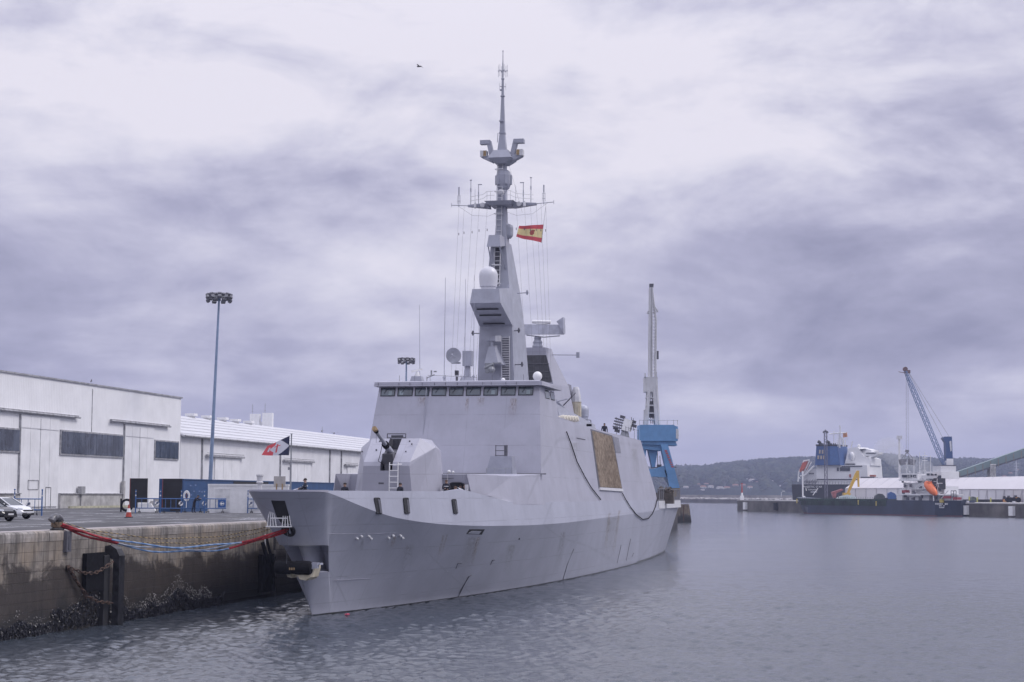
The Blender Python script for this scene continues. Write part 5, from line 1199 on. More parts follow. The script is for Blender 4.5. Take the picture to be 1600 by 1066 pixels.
# ------------------------------------------------------------------ cars
def car(loc, rz, paint, label, plate_text=True):
    t = thing('parked_car', label, 'car', loc, rz)
    # x = length (front +x), y = width, lofted sections
    sec = [(-2.08, .38, .80, .66), (-1.95, .30, .98, .80), (-1.3, .24, 1.02, .88), (-.4, .24, .98, .895), (.6, .24, .96, .895), (1.15, .24, .93, .88), (1.7, .25, .80, .83), (1.98, .28, .66, .72), (2.08, .34, .56, .60)]
    g = MB(); rows = []
    for x, z0, z1, w in sec:
        pr = [(-w * .9, z0), (-w, z0 + .12), (-w, (z0 + z1) / 2), (-w * .96, z1 - .06), (-w * .82, z1), (w * .82, z1), (w * .96, z1 - .06), (w, (z0 + z1) / 2), (w, z0 + .12), (w * .9, z0)]
        rows.append([V((x, y, z)) for y, z in pr])
    for a, c in zip(rows, rows[1:]):
        for j in range(9): g.quad(a[j], c[j], c[j + 1], a[j + 1])
    g.add(rows[0], [tuple(range(10))]); g.add(rows[-1], [tuple(range(10))[::-1]])
    # cabin
    cb = [(-1.9, .95, -1.55, 1.40), (-.4, .97, -.55, 1.47), (.5, .96, .15, 1.42), (1.15, .94, .2, 1.41)]
    g.hexa([(-1.35, -.62, 1.42), (.15, -.62, 1.42), (.15, .62, 1.42), (-1.35, .62, 1.42), (-1.1, -.55, 1.475), (-.1, -.55, 1.47), (-.1, .55, 1.47), (-1.1, .55, 1.475)])
    g.obj('body', paint, t, sm=40)
    g = MB(); g.hexa([(-1.95, -.74, .95), (1.12, -.74, .92), (1.12, .74, .92), (-1.95, .74, .95), (-1.4, -.62, 1.42), (.22, -.62, 1.42), (.22, .62, 1.42), (-1.4, .62, 1.42)]); g.obj('window', mat('car_glass', (.03, .04, .05), .08, spec=.8), t)
    g = MB()
    for sx in (-1, 1):
        for (xa, za, xb, zb) in ((1.14, .93, .23, 1.43), (-.3, .96, -.35, 1.44), (-1.97, .95, -1.42, 1.43)): g.tube([(xa, sx * .745, za), (xb, sx * .63, zb)], .035, 5)
    g.obj('pillar', paint, t)
    for x in (-1.3, 1.28):
        for y in (-.86, .86):
            g = MB(); Mx = Matrix.Rotation(math.pi / 2, 4, 'X'); g.lathe([(.2, -.1), (.31, -.1), (.325, -.06), (.325, .06), (.31, .1), (.2, .1)], (x, y * .97, .325), 18, 0, Mx); wh = g.obj('wheel', BLK, t, sm=30)
            g = MB(); g.lathe([(.2, -.105), (.17, -.08), (.05, -.1), (.05, .1), (.17, .08), (.2, .105)], (x, y * .97, .325), 10, 0, Mx); g.obj('rim', STEEL, wh)
    for sy in (-1, 1):
        g = MB(); g.hexa([(1.72, sy * .80, .60), (2.04, sy * .56, .60), (1.98, sy * .50, .74), (1.70, sy * .60, .76), (1.70, sy * .84, .70), (2.05, sy * .60, .66), (2.0, sy * .54, .75), (1.68, sy * .70, .79)]); g.obj('headlight', mat('lamp_glass', (.45, .47, .5), .1, spec=.8), t)
    g = MB(); g.box((2.05, 0, .60), (.08, 1.05, .09)); g.box((2.06, 0, .36), (.1, 1.2, .14)); g.obj('grille', HOLE, t)
    MB().box((2.115, 0, .46), (.02, .5, .11)).obj('number_plate', LGT, t)
    for sy in (-1, 1): MB().box((.75, sy * .97, 1.0), (.12, .2, .14)).obj('wing_mirror', paint, t)
    return t
CW = mat('car_white', (.72, .73, .75), .22, var=.02, spec=.6); CB = mat('car_black', (.012, .013, .016), .18, var=.05, spec=.6)
car(on(16, 811.5, QZ) + V((-.75, .9, 0)), math.radians(-22), CW, 'white hatchback parked on the quay with its front to the ship')
car(on(-16, 815.0, QZ) + V((-.55, .6, 0)), math.radians(-24), CB, 'black car nose with pale number plate at the left edge before the white hatchback')
# ================================================================== LEFT BUILDINGS
WB = mat('white_cladding', (.84, .84, .85), .55, var=.04, scale=.4, streak=.13, dark=(.32, .30, .28), corr=(1, .40, .45))
WBp = mat('white_door_panel', (.80, .80, .81), .55, var=.05, scale=.5, streak=.18, dark=(.30, .28, .26))
TRIM = mat('grey_trim', (.36, .36, .38), .6, var=.25, scale=2, streak=.4)
PLINTH = mat('plinth_concrete', (.46, .45, .44), .85, var=.18, scale=1, streak=.4)
WG = mat('dirty_glass', (.05, .06, .08), .12, var=.4, scale=.4, streak=.7, dark=(.20, .21, .24), spec=.7)
cor = at(280, 768, 228.0); W_ANG = math.radians(10.6)
# local frame: origin at the right front corner, -y towards the camera along the facade, x inland is negative
wh1 = thing('warehouse', 'tall white corrugated warehouse with long dark window strips at the left edge', 'warehouse', V((cor.x, cor.y, QZ)), -W_ANG)
aW = V((math.sin(W_ANG), math.cos(W_ANG), 0)); nW = V((math.cos(W_ANG), -math.sin(W_ANG), 0)); oW = V((cor.x, cor.y, QZ))
def wpt(x, y, off=0.0):     # pixel onto the facade plane -> local (off, y, z)
    d = ray(x, y); t = ((oW + nW * off) - CAMP).dot(nW) / d.dot(nW); q = CAMP + d * t - oW
    return V((off, q.dot(aW), q.z))
Hh = wpt(280, 622.3).z
MB().box((-14, -39.5, Hh / 2), (28, 79, Hh)).obj('wall', WB, wh1)
MB().box((-14, -39.5, Hh + .09), (28.3, 79.3, .18)).obj('roof_edge', TRIM, wh1)
def face(name, x0, y0, x1, y1, m, par, off=.05, th=.1, skew=None, org=None):
    a = wpt(x0, y0, 0); c = wpt(x1, y1, 0); yA, yB = min(a.y, c.y), max(a.y, c.y); zA, zB = min(a.z, c.z), max(a.z, c.z)
    return MB().box((off - th / 2 + .0, (yA + yB) / 2, (zA + zB) / 2), (th, yB - yA, zB - zA)).obj(name, m, par)
# door bays (tall smooth panels with transoms)
for x0, x1, yt in ((31.5, 92, 647), (194, 240, 663)):
    a = wpt(x0, yt).y; c = wpt(x1, yt).y; zt = wpt(x0, yt).z; n = 4; w_ = (c - a) / n
    for k in range(n):
        MB().box((.06, a + w_ * (k + .5), (zt - 1.6) / 2 + .15), (.14, w_ - .06, zt - 1.75)).obj('door_leaf', WBp, wh1)
        MB().box((.06, a + w_ * (k + .5), zt - .72), (.14, w_ - .06, 1.36)).obj('transom_panel', WBp, wh1)
    for q in (a - .1,): MB().box((.10, q, zt / 2), (.22, .14, zt)).obj('door_post', TRIM, wh1)
    MB().box((.14, a + w_ * 2, zt / 2 - .3), (.04, .07, zt)).obj('door_seam', TRIM, wh1)
for x0, y0, x1, y1 in ((-30, 637, 121, 653.5), (170, 657, 263, 667.5)):
    a = wpt(x0, y0); c = wpt(x1, y1); z = (a.z + c.z) / 2
    g = MB(); g.tube([(.35, a.y, z), (.35, c.y, z)], .11, 6); g.box((.2, (a.y + c.y) / 2, z + .16), (.3, (c.y - a.y) * .97, .12)); tr = g.obj('door_track', TRIM, wh1)
for x0, y0, x1, y1 in ((-40, 663, 29, 707), (93.5, 671.5, 191, 714.5), (241, 684.5, 277.5, 719.5)):
    a = wpt(x0, (y0)); c = wpt(x1, y1); z0 = (wpt(x0, y1).z + c.z) / 2; z1 = (a.z + wpt(x1, y0).z) / 2
    za, zb = wpt((x0 + x1) / 2, y1 - 1.0).z, wpt((x0 + x1) / 2, y0 + 4).z
    wn = MB().box((.05, (a.y + c.y) / 2, (za + zb) / 2), (.2, c.y - a.y, zb - za)).obj('window_frame', TRIM, wh1)
    n = max(3, round((c.y - a.y) / 1.6)); w_ = (c.y - a.y - .3) / n
    for k in range(n): MB().box((.165, a.y + .15 + w_ * (k + .5), (za + zb) / 2), (.03, w_ - .07, zb - za - .35)).obj('pane', WG, wn)
a = wpt(91, 779); c = wpt(190, 779); MB().box((.12, (a.y + c.y) / 2, .72), (.3, c.y - a.y, 1.7)).obj('plinth', PLINTH, wh1); MB().box((.18, (a.y + c.y) / 2, 1.62), (.44, c.y - a.y, .12)).obj('plinth_sill', TRIM, wh1)
a = wpt(-30, 779); c = wpt(28, 779); MB().box((.12, (a.y + c.y) / 2, .72), (.3, c.y - a.y, 1.7)).obj('plinth', PLINTH, wh1); MB().box((.18, (a.y + c.y) / 2, 1.62), (.44, c.y - a.y, .12)).obj('plinth_sill', TRIM, wh1)
for x0, y0, x1, y1 in ((42, 750.5, 57.5, 765), (69.5, 761.5, 76.5, 795)):
    a = wpt(x0, y0); c = wpt(x1, y1); g = MB()
    for u, v in (((a.y, a.z), (c.y, a.z)), ((a.y, c.z), (c.y, c.z)), ((a.y, a.z), (a.y, c.z)), ((c.y, a.z), (c.y, c.z))): g.tube([(.15, u[0], u[1]), (.15, v[0], v[1])], .05, 4)
    g.obj('wicket_door', TRIM, wh1)
a = wpt(122, 772); g = MB(); g.box((.4, a.y, 2.0), (.5, 1.0, .9)); g.tube([(.35, a.y, 0), (.35, a.y, 1.7)], .07, 6); g.obj('junction_box', mat('box_grey', (.35, .35, .36), .6), wh1)
a = wpt(189, 765); MB().box((.3, a.y, 1.6), (.3, .5, 3.1)).obj('wall_post', PLINTH, wh1)
a = wpt(142, 700); MB().box((.04, a.y, Hh - 3.2), (.05, .06, 5.6)).obj('downpipe', TRIM, wh1)
a0, a1 = wpt(95, 795), wpt(200, 792); g = MB(); g.box((1.0, (a0.y + a1.y) / 2, .12), (.3, a1.y - a0.y, .24)); o = g.obj('painted_kerb', mat('yellow_kerb', (.50, .48, .34), .8, var=.2), wh1)
# gull on the roof
def gull(loc, rz, label, fly=False, grp=None):
    g = MB()
    if fly: g.tube([(0, -.2, 0), (0, .2, 0)], .06, 6); g.add([(0, .08, 0), (0, -.08, 0), (.35, -.02, .12), (.7, -.1, .02), (.35, .1, .12)], [(0, 1, 2, 4), (2, 3, 4)]); g.add([(0, .08, 0), (0, -.08, 0), (-.35, -.02, .12), (-.7, -.1, .02), (-.35, .1, .12)], [(1, 0, 4, 2), (3, 2, 4)])
    else: g.tube([(0, -.22, .3), (0, 0, .26), (0, .3, .2)], .09, 6, r2=.02); g.ball((0, -.26, .42), .06, 6); g.tube([(.03, 0, 0), (.03, 0, .2)], .01, 3); g.tube([(0, -.3, .42), (0, -.38, .41)], .015, 3)
    o = g.obj('seagull', mat('gull_grey', (.12, .12, .13), .7) if True else WHT); o.location = loc; o.rotation_euler = (0, 0, rz); return tag(o, label, 'gull')
q = oW + aW * wpt(142, 600).y; gull(V((q.x, q.y, QZ + Hh + .18)), .5, 'small gull perched on the roof edge of the tall white warehouse')
gull(at(655, 104, 150), 1.2, 'gull flying in the sky left of the frigate mast', True)
gull(at(522, 677, 180), .3, 'tiny gull flying over the green-roofed building', True)
# long low warehouse further along
wh2 = thing('long_warehouse', 'long low white warehouse with pale ribbed roof behind the blue container', 'warehouse', V((cor.x, cor.y, QZ)), -W_ANG)
H2 = wpt(280, 681).z; L2 = 150
WB2 = mat('white_cladding2', (.76, .76, .78), .55, var=.06, scale=.3, streak=.2, dark=(.3, .28, .26), corr=(1, .55, .4))
MB().box((-16, L2 / 2 + .15, H2 / 2), (32, L2, H2)).obj('wall', WB2, wh2)
ROOF = mat('ribbed_roof', (.56, .56, .585), .5, var=.04, scale=.3, streak=.1, corr=(0, 1.9, .9))
ridge = 13.0; Hr = H2 + 3.9
g = MB(); y0, y1 = .15, L2
for (xa, za), (xb, zb) in zip([(.5, H2 - .1), (-ridge, Hr)], [(-ridge, Hr), (-26, H2 + .1)]):
    g.hexa([(xa, y0, za), (xb, y0, zb), (xb, y1, zb), (xa, y1, za), (xa, y0, za + .25), (xb, y0, zb + .25), (xb, y1, zb + .25), (xa, y1, za + .25)])
rf2 = g.obj('roof', ROOF, wh2)
for k in range(6):
    x = -.3 - k * 2.1; z = H2 + .22 + (-(x) - .0) * 3.9 / 13.2; MB().box((x, L2 / 2, z + .05), (.22, L2, .16)).obj('roof_rib', mat('rib_shadow', (.46, .46, .49), .6), rf2)
g = MB(); g.tube([(.6, .2, H2 + .02), (.6, L2, H2 + .02)], .16, 6); g.obj('gutter', TRIM, wh2)
for x in (296, 321, 345.5, 365, 386):
    # ridge ventilators
    d = ray(x + 2, 690); t = (oW + nW * (-ridge) - CAMP).dot(nW) / d.dot(nW); yy = (CAMP + d * t - oW).dot(aW)
    g = MB(); g.box((-ridge, yy, Hr + .62), (1.5, 1.5, .38)); g.box((-ridge, yy, Hr + .35), (.9, 1.0, .4)); g.obj('ridge_vent', WHT, rf2)
for x in (314.5, 437, 514.5, 532.5):
    y = wpt(x, 720).y; MB().box((.12, y, H2 / 2), (.24, .16, H2 - .2)).obj('downpipe', TRIM, wh2)
for x0, x1, yt in ((320, 378, 713.5), (441, 488, 721), (537, 556, 727)):
    a, c = wpt(x0, yt), wpt(x1, yt); z = wpt((x0 + x1) / 2, yt).z; g = MB(); g.box((.3, (a.y + c.y) / 2, z), (.35, c.y - a.y, .28)); g.tube([(.35, a.y, z + .35), (.35, c.y, z + .35)], .04, 4); g.obj('door_track', TRIM, wh2)
    n = 3; xa = x0 + (x1 - x0) * .25; ya, yb = wpt(xa, yt).y, wpt(x1 - (x1 - x0) * .08, yt).y; w_ = (yb - ya) / n
    for k in range(n): MB().box((.1, ya + w_ * (k + .5), z / 2 - .1), (.16, w_ - .09, z - .25)).obj('door_leaf', WBp, wh2)
# white service towers behind the roof
for i, (x0, x1, y0, y1) in enumerate(((391.5, 406, 647, 672), (411, 426, 645.5, 674))):
    a, c = at(x0, y0, 330), at(x1, y1, 330); t = thing('service_tower', ['shorter left white square tower rising behind the long warehouse roof', 'taller right white square tower rising behind the long warehouse roof'][i], 'tower', V(((a.x + c.x) / 2, 330, QZ)))
    w_ = c.x - a.x; h = a.z - QZ; MB().box((0, 0, h / 2), (w_, w_, h)).obj('shaft', WHT, t)
    g = MB(); g.tube([(-w_ * .3, 0, h), (-w_ * .3, 0, h + 1.9)], .03, 4); 
    for z in (.5, 1.0, 1.5): g.box((-w_ * .3, 0, h + z), (.3, .05, .05))
    g.obj('aerial', STEEL, t)
    if i == 1: MB().box((-w_ * .9, 0, h - 2.4), (w_ * .9, w_ * .8, 1.4)).obj('lean_to', LGT, t)
# green-roofed shed beyond
a, c = at(484, 681, 420), at(575, 698, 480); t = thing('green_roof_shed', 'distant shed with pale green roof just right of the warehouse end', 'shed', V((at(520, 770, 430).x, 430, QZ)))
z1 = at(490, 681, 430).z - QZ; x0 = at(484, 690, 430).x - t.location.x; x1 = at(580, 690, 430).x - t.location.x
GRN = mat('green_roof', (.30, .38, .36), .6, var=.1, scale=.3, corr=(0, 2.0, .3))
g = MB(); g.hexa([(x0, 0, z1 - 2.6), (x1, 0, z1 - 4.2), (x1, 14, z1 - 4.0), (x0, 14, z1 - 2.4), (x0, 6, z1), (x1, 6, z1 - 1.6), (x1, 8, z1 - 1.6), (x0, 8, z1)]); g.obj('roof', GRN, t)
g = MB(); g.hexa([(x0 + .4, 1, 0), (x1, 1, 0), (x1, 13, 0), (x0 + .4, 13, 0), (x0 + .4, 1, z1 - 2.5), (x1, 1, z1 - 4.1), (x1, 13, z1 - 4.1), (x0 + .4, 13, z1 - 2.5)]); g.obj('wall', LGT, t)
g = MB(); g.tube([(x0 + 2.3, 7, z1 - .3), (x0 + 2.3, 7, z1 + 2.5)], .05, 4); g.tube([(x0 + 2.0, 7, z1 + 1.6), (x0 + 2.6, 7, z1 + 1.6)], .04, 4); g.ball((x0 + 2.2, 7, z1 + 1.4), .22, 6); g.obj('roof_aerial', STEEL, t)
# containers, cabin and black gates
BLUEC = mat('container_blue', (.012, .06, .17), .5, var=.12, scale=.8, streak=.3, dark=(.05, .12, .28)); BLACKP = mat('black_sheet', (.014, .014, .018), .6, var=.3, scale=1, corr=(0, .6, .4))
ca = math.radians(9.2)
c0 = at(285.5, 790, 165); ct = thing('blue_container', 'long dark blue site container wall standing behind the barriers', 'container', V((c0.x, c0.y, QZ)), math.pi / 2 - ca)
hC = at(286, 748.3, 165).z - QZ
MB().box((32, -1.2 + 2.4, hC / 2), (64, 2.4, hC)).obj('container_body', BLUEC, ct)
g = MB(); g.box((32, -.06 + .04, hC - .05), (64, .1, .1))
g.obj('top_rail', BLUEC, ct); MB().box((21, -.03, hC - .42), (12, .06, .75)).obj('dark_banner', HOLE, ct)
g = MB()
for q in ((2.0, 2.5), (3.4, 2.55), (1.2, 1.95), (3.0, 1.95), (4.6, 1.95), (5.3, 1.9), (2.2, 1.6)): g.box((q[0], -.02, q[1]), (.4, .02, .12))
g.obj('chalk_mark', mat('faint_blue_mark', (.16, .22, .40), .7), ct)
a = at(291.5, 775, 162); g = MB(); g.lathe([(.20, -.05), (.36, -.05), (.38, 0), (.36, .05), (.20, .05), (.18, 0), (.2, -.05)], (0, 0, 0), 20, 0, Matrix.Rotation(math.pi / 2, 4, 'X'), False); g.box((0, .05, -.6), (.1, .06, .5)); o = g.obj('life_ring', WHT); o.location = a; o.scale = (.85, 1, 1.35); tag(o, 'white life ring hanging on the end of the blue container', 'life ring')
g = MB(); g.box((.02, -.06, -.02), (.1, .03, .42)); g.obj('rope_bundle', mat('dark_red', (.12, .04, .04), .7), o)
for i, (x0, x1, yt, Y) in enumerate(((203, 231, 747.5, 160), (254.0, 285, 748.0, 162))):
    a, c = at(x0, yt, Y), at(x1, yt, Y); t = thing('black_gate', ['free-standing black sheet gate with red edge behind the traffic cone', 'black sheet gate joined to the left end of the blue container'][i], 'gate', V((a.x, Y, QZ)))
    w_ = c.x - a.x; h = a.z - QZ; zb = .9 if i == 0 else .1
    MB().box((w_ * .21, .3, h / 2 + .2), (w_ * .42, .08, h - .4)).obj('gate_leaf', BLACKP, t); MB().box((w_ * .71, 0, (h + zb) / 2), (w_ * .58, .08, h - zb)).obj('gate_leaf', BLACKP, t)
    MB().box((-.03, .3, h / 2 + .2), (.07, .1, h - .4)).obj('gate_edge', mat('edge_red', (.22, .05, .05), .6) if i == 0 or True else DG, t)
a = at(325, 790, 158); hb_ = at(325, 756.5, 158).z - QZ; cbn = thing('white_cabin', 'white flat-roofed site cabin in front of the blue container', 'cabin', V((a.x, a.y, QZ)), math.radians(4))
MB().box((3.6, 1.2, hb_ / 2), (7.2, 2.4, hb_)).obj('cabin_wall', WHT, cbn); g = MB(); g.box((3.6, 1.2, hb_ - .06), (7.3, 2.5, .16)); g.box((.03, -.02, hb_ / 2), (.12, .08, hb_)); g.obj('cabin_frame', WHT, cbn); MB().box((1.3, -.03, 1.15), (1.3, .06, 2.1)).obj('cabin_door', mat('cabin_door', (.66, .66, .66), .5), cbn)
# floodlight masts
def light_mast(px, ybase, xt, yt, Y, label, r):
    tp = at(xt, yt, Y); bs_ = at(px, 780, Y); t = thing('floodlight_mast', label, 'light mast', V((bs_.x, Y, QZ)), 0, 'high floodlight masts')
    h = tp.z - QZ; dx = tp.x - bs_.x
    g = MB(); g.tube([(0, 0, 0), (dx * .5, 0, h * .5), (dx, 0, h)], r, 12, r2=r * .45); g.obj('pole', mat('mast_blue_grey', (.20, .27, .40), .5, var=.1), t)
    g = MB(); g.lathe([(.55, -.1), (.6, 0), (.55, .12)], (dx, 0, h), 14); g.tube([(dx + 1.3 * math.cos(q), 1.3 * math.sin(q), h + .05) for q in [k * math.pi / 8 for k in range(17)]], .05, 4)
    for k in range(8): q = k * math.pi / 4; g.tube([(dx, 0, h), (dx + 1.3 * math.cos(q), 1.3 * math.sin(q), h + .05)], .04, 4)
    hd_ = g.obj('lamp_ring', STEEL, t)
    g = MB()
    for k in range(16):
        q = k * math.pi / 8 + .2; x, y = dx + 1.45 * math.cos(q), 1.45 * math.sin(q)
        for dz in ((.18, -.5) if k % 2 else (-.15, .25)):
            R = Euler((0, .55, q)).to_matrix(); n0 = len(g.v)
            g.box((x, y, h + dz), (.34, .5, .30), rot=(0, .55, q))
    g.obj('floodlight', DG, t); g = MB()
    for k in range(12):
        q = k * math.pi / 6 + .2; g.box((dx + 1.62 * math.cos(q), 1.62 * math.sin(q), h + (.02 if k % 2 else .0)), (.05, .44, .26), rot=(0, .55, q))
    g.obj('lamp_lens', LGT, t)
light_mast(326.8, 0, 342.5, 464, 214, 'tall blue-grey floodlight mast rising behind the blue container', .27)
light_mast(632.5, 0, 635, 563, 322, 'farther floodlight mast whose lamp ring shows above the left end of the bridge roof', .30)
# ================================================================== FLAGS
def flag(name, corners, pat, mats, label, sub=(60, 36), wave=.06):
    """corners: hoist-top, hoist-bottom, fly-top, fly-bottom (world); pat(u, v) -> material index"""
    ht, hb2, ft_, fb = corners; me = bpy.data.meshes.new(name); nu, nv = sub; vs = []; fs = []; mi = []
    for j in range(nv + 1):
        for i in range(nu + 1):
            u, v = i / nu, j / nv; p = ht.lerp(ft_, u).lerp(hb2.lerp(fb, u), v)
            p = p + V((0, 1, 0)) * wave * math.sin(u * 9 + v * 1.5) * (.3 + u) + V((0, 0, 1)) * wave * .35 * math.sin(u * 6 + 1) * u
            vs.append(tuple(p - ht))
    for j in range(nv):
        for i in range(nu):
            fs.append((j * (nu + 1) + i, j * (nu + 1) + i + 1, (j + 1) * (nu + 1) + i + 1, (j + 1) * (nu + 1) + i)); mi.append(pat((i + .5) / nu, (j + .5) / nv))
    me.from_pydata(vs, [], fs); [me.materials.append(m) for m in mats]; me.polygons.foreach_set('material_index', mi); me.polygons.foreach_set('use_smooth', [True] * len(fs))
    o = bpy.data.objects.new(name, me); COL.objects.link(o); o.location = ht; return tag(o, label, 'flag')
FR = mat('flag_red', (.70, .11, .13), .8, var=.05); FW = mat('flag_white', (.66, .66, .72), .8, var=.04); FN = mat('flag_navy', (.03, .035, .08), .8, var=.1); FY = mat('flag_yellow', (.92, .76, .38), .8, var=.05); FB = mat('flag_brown', (.36, .12, .08), .8)
def jack(u, v):
    if abs(u - .42) / .42 + abs(v - .5) / .5 < 1.0:
        if abs(u - .50) < .03 and .22 < v < .80: return 0
        if abs(v - .36) < .035 and abs(u - .50) < .13: return 0
        if u > .78: return 0
        return 1
    return 2 if u < .40 else (1 if u < .60 else 0)
Yj = S(0, -4.6).y
flag('ship_jack', [at(452.6, 681, Yj), at(451.5, 711.5, Yj), at(418, 697, Yj), at(409, 711.5, Yj)], lambda u, v: (1 if .86 > u > .80 and abs(v - .5) < .2 else jack(u, v)), [FR, FW, FN], 'small navy, white and red jack with a red cross flying from the bow staff')
def spain(u, v):
    if v < .25 or v > .75: return 0
    if abs((u - .42) / .09) ** 2 + abs((v - .5) / .17) ** 2 < 1: return 2 if (int(u * 60) + int(v * 36)) % 3 else 0
    if abs(v - .36) < .05 and abs(u - .36) < .05: return 2
    return 1
Yf = S(0, 50).y
flag('spanish_flag', [at(849, 351, Yf), at(846, 379, Yf), at(811, 353, Yf), at(806.5, 370.5, Yf)], spain, [FR, FY, FB], 'red and yellow flag with a crest flying from the right rigging of the mast', wave=.09)
g = MB(); g.tube([at(846, 380, Yf), at(850, 345, Yf), at(853, 322, Yf)], .012, 3); o = g.obj('flag_halyard', WIRE); o.parent = None; tag(o, 'thin line carrying the red and yellow flag up to the yard', 'rope')
# ================================================================== BIG PORTAL CRANE behind the stern
CBL = mat('crane_blue', (.13, .29, .52), .5, var=.1, scale=.3, streak=.35, dark=(.05, .15, .32)); CWT = mat('crane_white', (.58, .58, .60), .55, var=.1, scale=.3, streak=.35, dark=(.3, .25, .2))
YC = 335.0
def fx(x, y, Y=YC): return at(x, y, Y)
cbase = V((at(1026, 760, YC).x, YC, QZ)); kc = YC / F
cr_ = thing('harbour_crane', 'tall light blue and white portal crane behind the frigate stern', 'crane', cbase)
def cl(x, y, dy=0, Y=YC): q = at(x, y, Y) - cbase; return V((q.x, q.y + dy, q.z))
def slab(g, pts, d0, d1, mi=0):     # pixel outline -> slab between depths
    a = [cl(x, y) for x, y in pts]; n = len(a)
    g.add([(p.x, d0, p.z) for p in a] + [(p.x, d1, p.z) for p in a], [tuple(range(n)), tuple(range(2 * n - 1, n - 1, -1))] + [(i, i + n, (i + 1) % n + n, (i + 1) % n) for i in range(n)], mi)
g = MB(); slab(g, [(997.5, 665), (1051, 665), (1051, 690), (997.5, 690)], -3.5, 3.5); slab(g, [(1051, 666), (1056.5, 668), (1056.5, 690), (1051, 690)], -3.5, 3.5); slab(g, [(1002, 690), (1053, 690), (1056, 697), (1002, 695)], -3, 3); g.obj('machine_house', CBL, cr_)
g = MB(); slab(g, [(1053.5, 671), (1057.5, 672), (1057.5, 687), (1053.5, 686)], -3.6, 2); g.obj('name_board', LGT, cr_)
g = MB(); slab(g, [(1010, 695), (1028, 695), (1022.5, 731), (1018, 731)], -1.5, 1.5); slab(g, [(1001, 695), (1031, 695), (1031, 705), (1001, 702)], -2.5, 2.5); slab(g, [(996, 695), (1010, 695), (1000, 765), (990, 765)], -2, 2); g.obj('slewing_cone', CBL, cr_)
g = MB(); slab(g, [(1030, 695), (1041, 695), (1059.5, 763), (1044, 763)], -3.5, -2.2); g.obj('portal_leg', CBL, cr_)
g = MB(); slab(g, [(1033, 697), (1042, 697), (1058, 758), (1060, 775), (1050, 775)], 2.4, 3.6); g.obj('portal_leg', CBL, cr_)
g = MB(); slab(g, [(998, 733), (1020, 733), (1040, 727), (1043, 746), (1030, 746), (1022, 745), (1000, 746)], -3.0, 3.0); slab(g, [(1036, 735), (1052, 735), (1060, 765), (1050, 765), (1040, 748)], -3, 3); g.obj('portal_beam', CBL, cr_)
g = MB(); g.tube([cl(1027, 705), cl(1028, 731)], .06, 4); g.tube([cl(1031, 712), cl(1032, 731)], .06, 4); g.tube([cl(1018, 731, -2), cl(1034, 731, -2)], .08, 4); slab(g, [(1027, 726), (1033, 726), (1033, 731), (1027, 731)], -1, 1); g.tube([cl(1050, 730), cl(1057, 730)], .08, 4); g.obj('service_stair', DG, cr_)
g = MB()
for k, (u0, u1) in enumerate(((0, .1), (.13, .21), (.25, .30), (.34, .42), (.47, .55), (.60, .66), (.71, .78), (.82, .9))):
    xa = 1035.5 + (1048 - 1035.5) * u0; ya = 704 + 30 * u0; xb = 1035.5 + 12.5 * u1; yb = 704 + 30 * u1
    slab(g, [(xa, ya), (xa + 3.6, ya), (xb + 3.6, yb), (xb, yb)], -3.62, -3.5)
g.obj('leg_lettering', mat('faded_red', (.45, .12, .14), .7), cr_)
g = MB(); slab(g, [(1006, 590), (1026.5, 590), (1026.5, 613), (1006, 613)], -1.6, 1.6)
slab(g, [(1006, 584), (1008, 584), (1008, 592), (1006, 592)], -1.6, -1.4); slab(g, [(1023, 582), (1025.5, 582), (1025.5, 592), (1023, 592)], -1.6, -1.4); g.obj('counterweight_box', CWT, cr_)
g = MB()
for x0, y0, x1, y1, r in ((1010, 665, 1013, 610, .34), (1025, 665, 1021, 610, .34), (1029, 665, 1024, 590, .28), (1007.5, 665, 1008, 640, .2)):
    for dy in (-1.4, 1.4): g.tube([cl(x0, y0, dy), cl(x1, y1, dy)], r, 6)
for y in (622, 634, 646, 656): g.box(cl(1018, y), (2.2, 2.6, .25))
g.obj('tower_frame', CWT, cr_)
g = MB(); g.box(cl(1018.5, 640), (1.4, .6, 3.2)); g.tube([cl(1017, 662), cl(1017, 612)], .08, 4); g.tube([cl(1020, 662), cl(1020, 612)], .08, 4); g.obj('tower_stair', DG, cr_)
g = MB()       # jib
for x0, y0, x1, y1, r in ((1014.5, 592, 1015.8, 450, .22), (1024, 592, 1024.8, 500, .18), (1024.8, 500, 1018.6, 450, .16), (1018.5, 590, 1018.4, 452, .12)):
    for dy in (-.8, .8): g.tube([cl(x0, y0, dy), cl(x1, y1, dy)], r, 5)
slab(g, [(1014, 592), (1018, 592), (1017, 446), (1014.8, 446)], -.5, .5)
for k in range(26):
    y = 588 - k * 5.2; xr = 1024.4 if y > 500 else 1024.8 - (500 - y) / 50 * 6.0
    g.tube([cl(1018.4, y, -.8), cl(xr, y - 2.6, .8)], .06, 4); g.tube([cl(xr, y - 2.6, .8), cl(1018.4, y - 5.2, -.8)], .06, 4)
g.tube([cl(1011, 490), cl(1016, 482)], .15, 5); g.tube([cl(1028, 487), cl(1021, 476)], .15, 5); g.tube([cl(1011, 490), cl(1028, 487)], .12, 5); g.obj('jib', CWT, cr_)
g = MB(); slab(g, [(1014.6, 444), (1021, 444), (1020.5, 450), (1014.8, 450)], -.7, .7); g.box(cl(1027, 555), (.5, .6, 1.6)); g.obj('jib_head', DG, cr_)
g = MB()
for x in (997, 1003, 1009, 1027, 1040, 1050, 1056): g.tube([cl(x, 665, -3.4), cl(x, 657.5, -3.4)], .035, 4)
g.tube([cl(997, 658, -3.4), cl(1011, 658, -3.4)], .035, 4); g.tube([cl(1027, 658, -3.4), cl(1057, 658.5, -3.4)], .035, 4); g.obj('walkway_rail', STEEL, cr_)
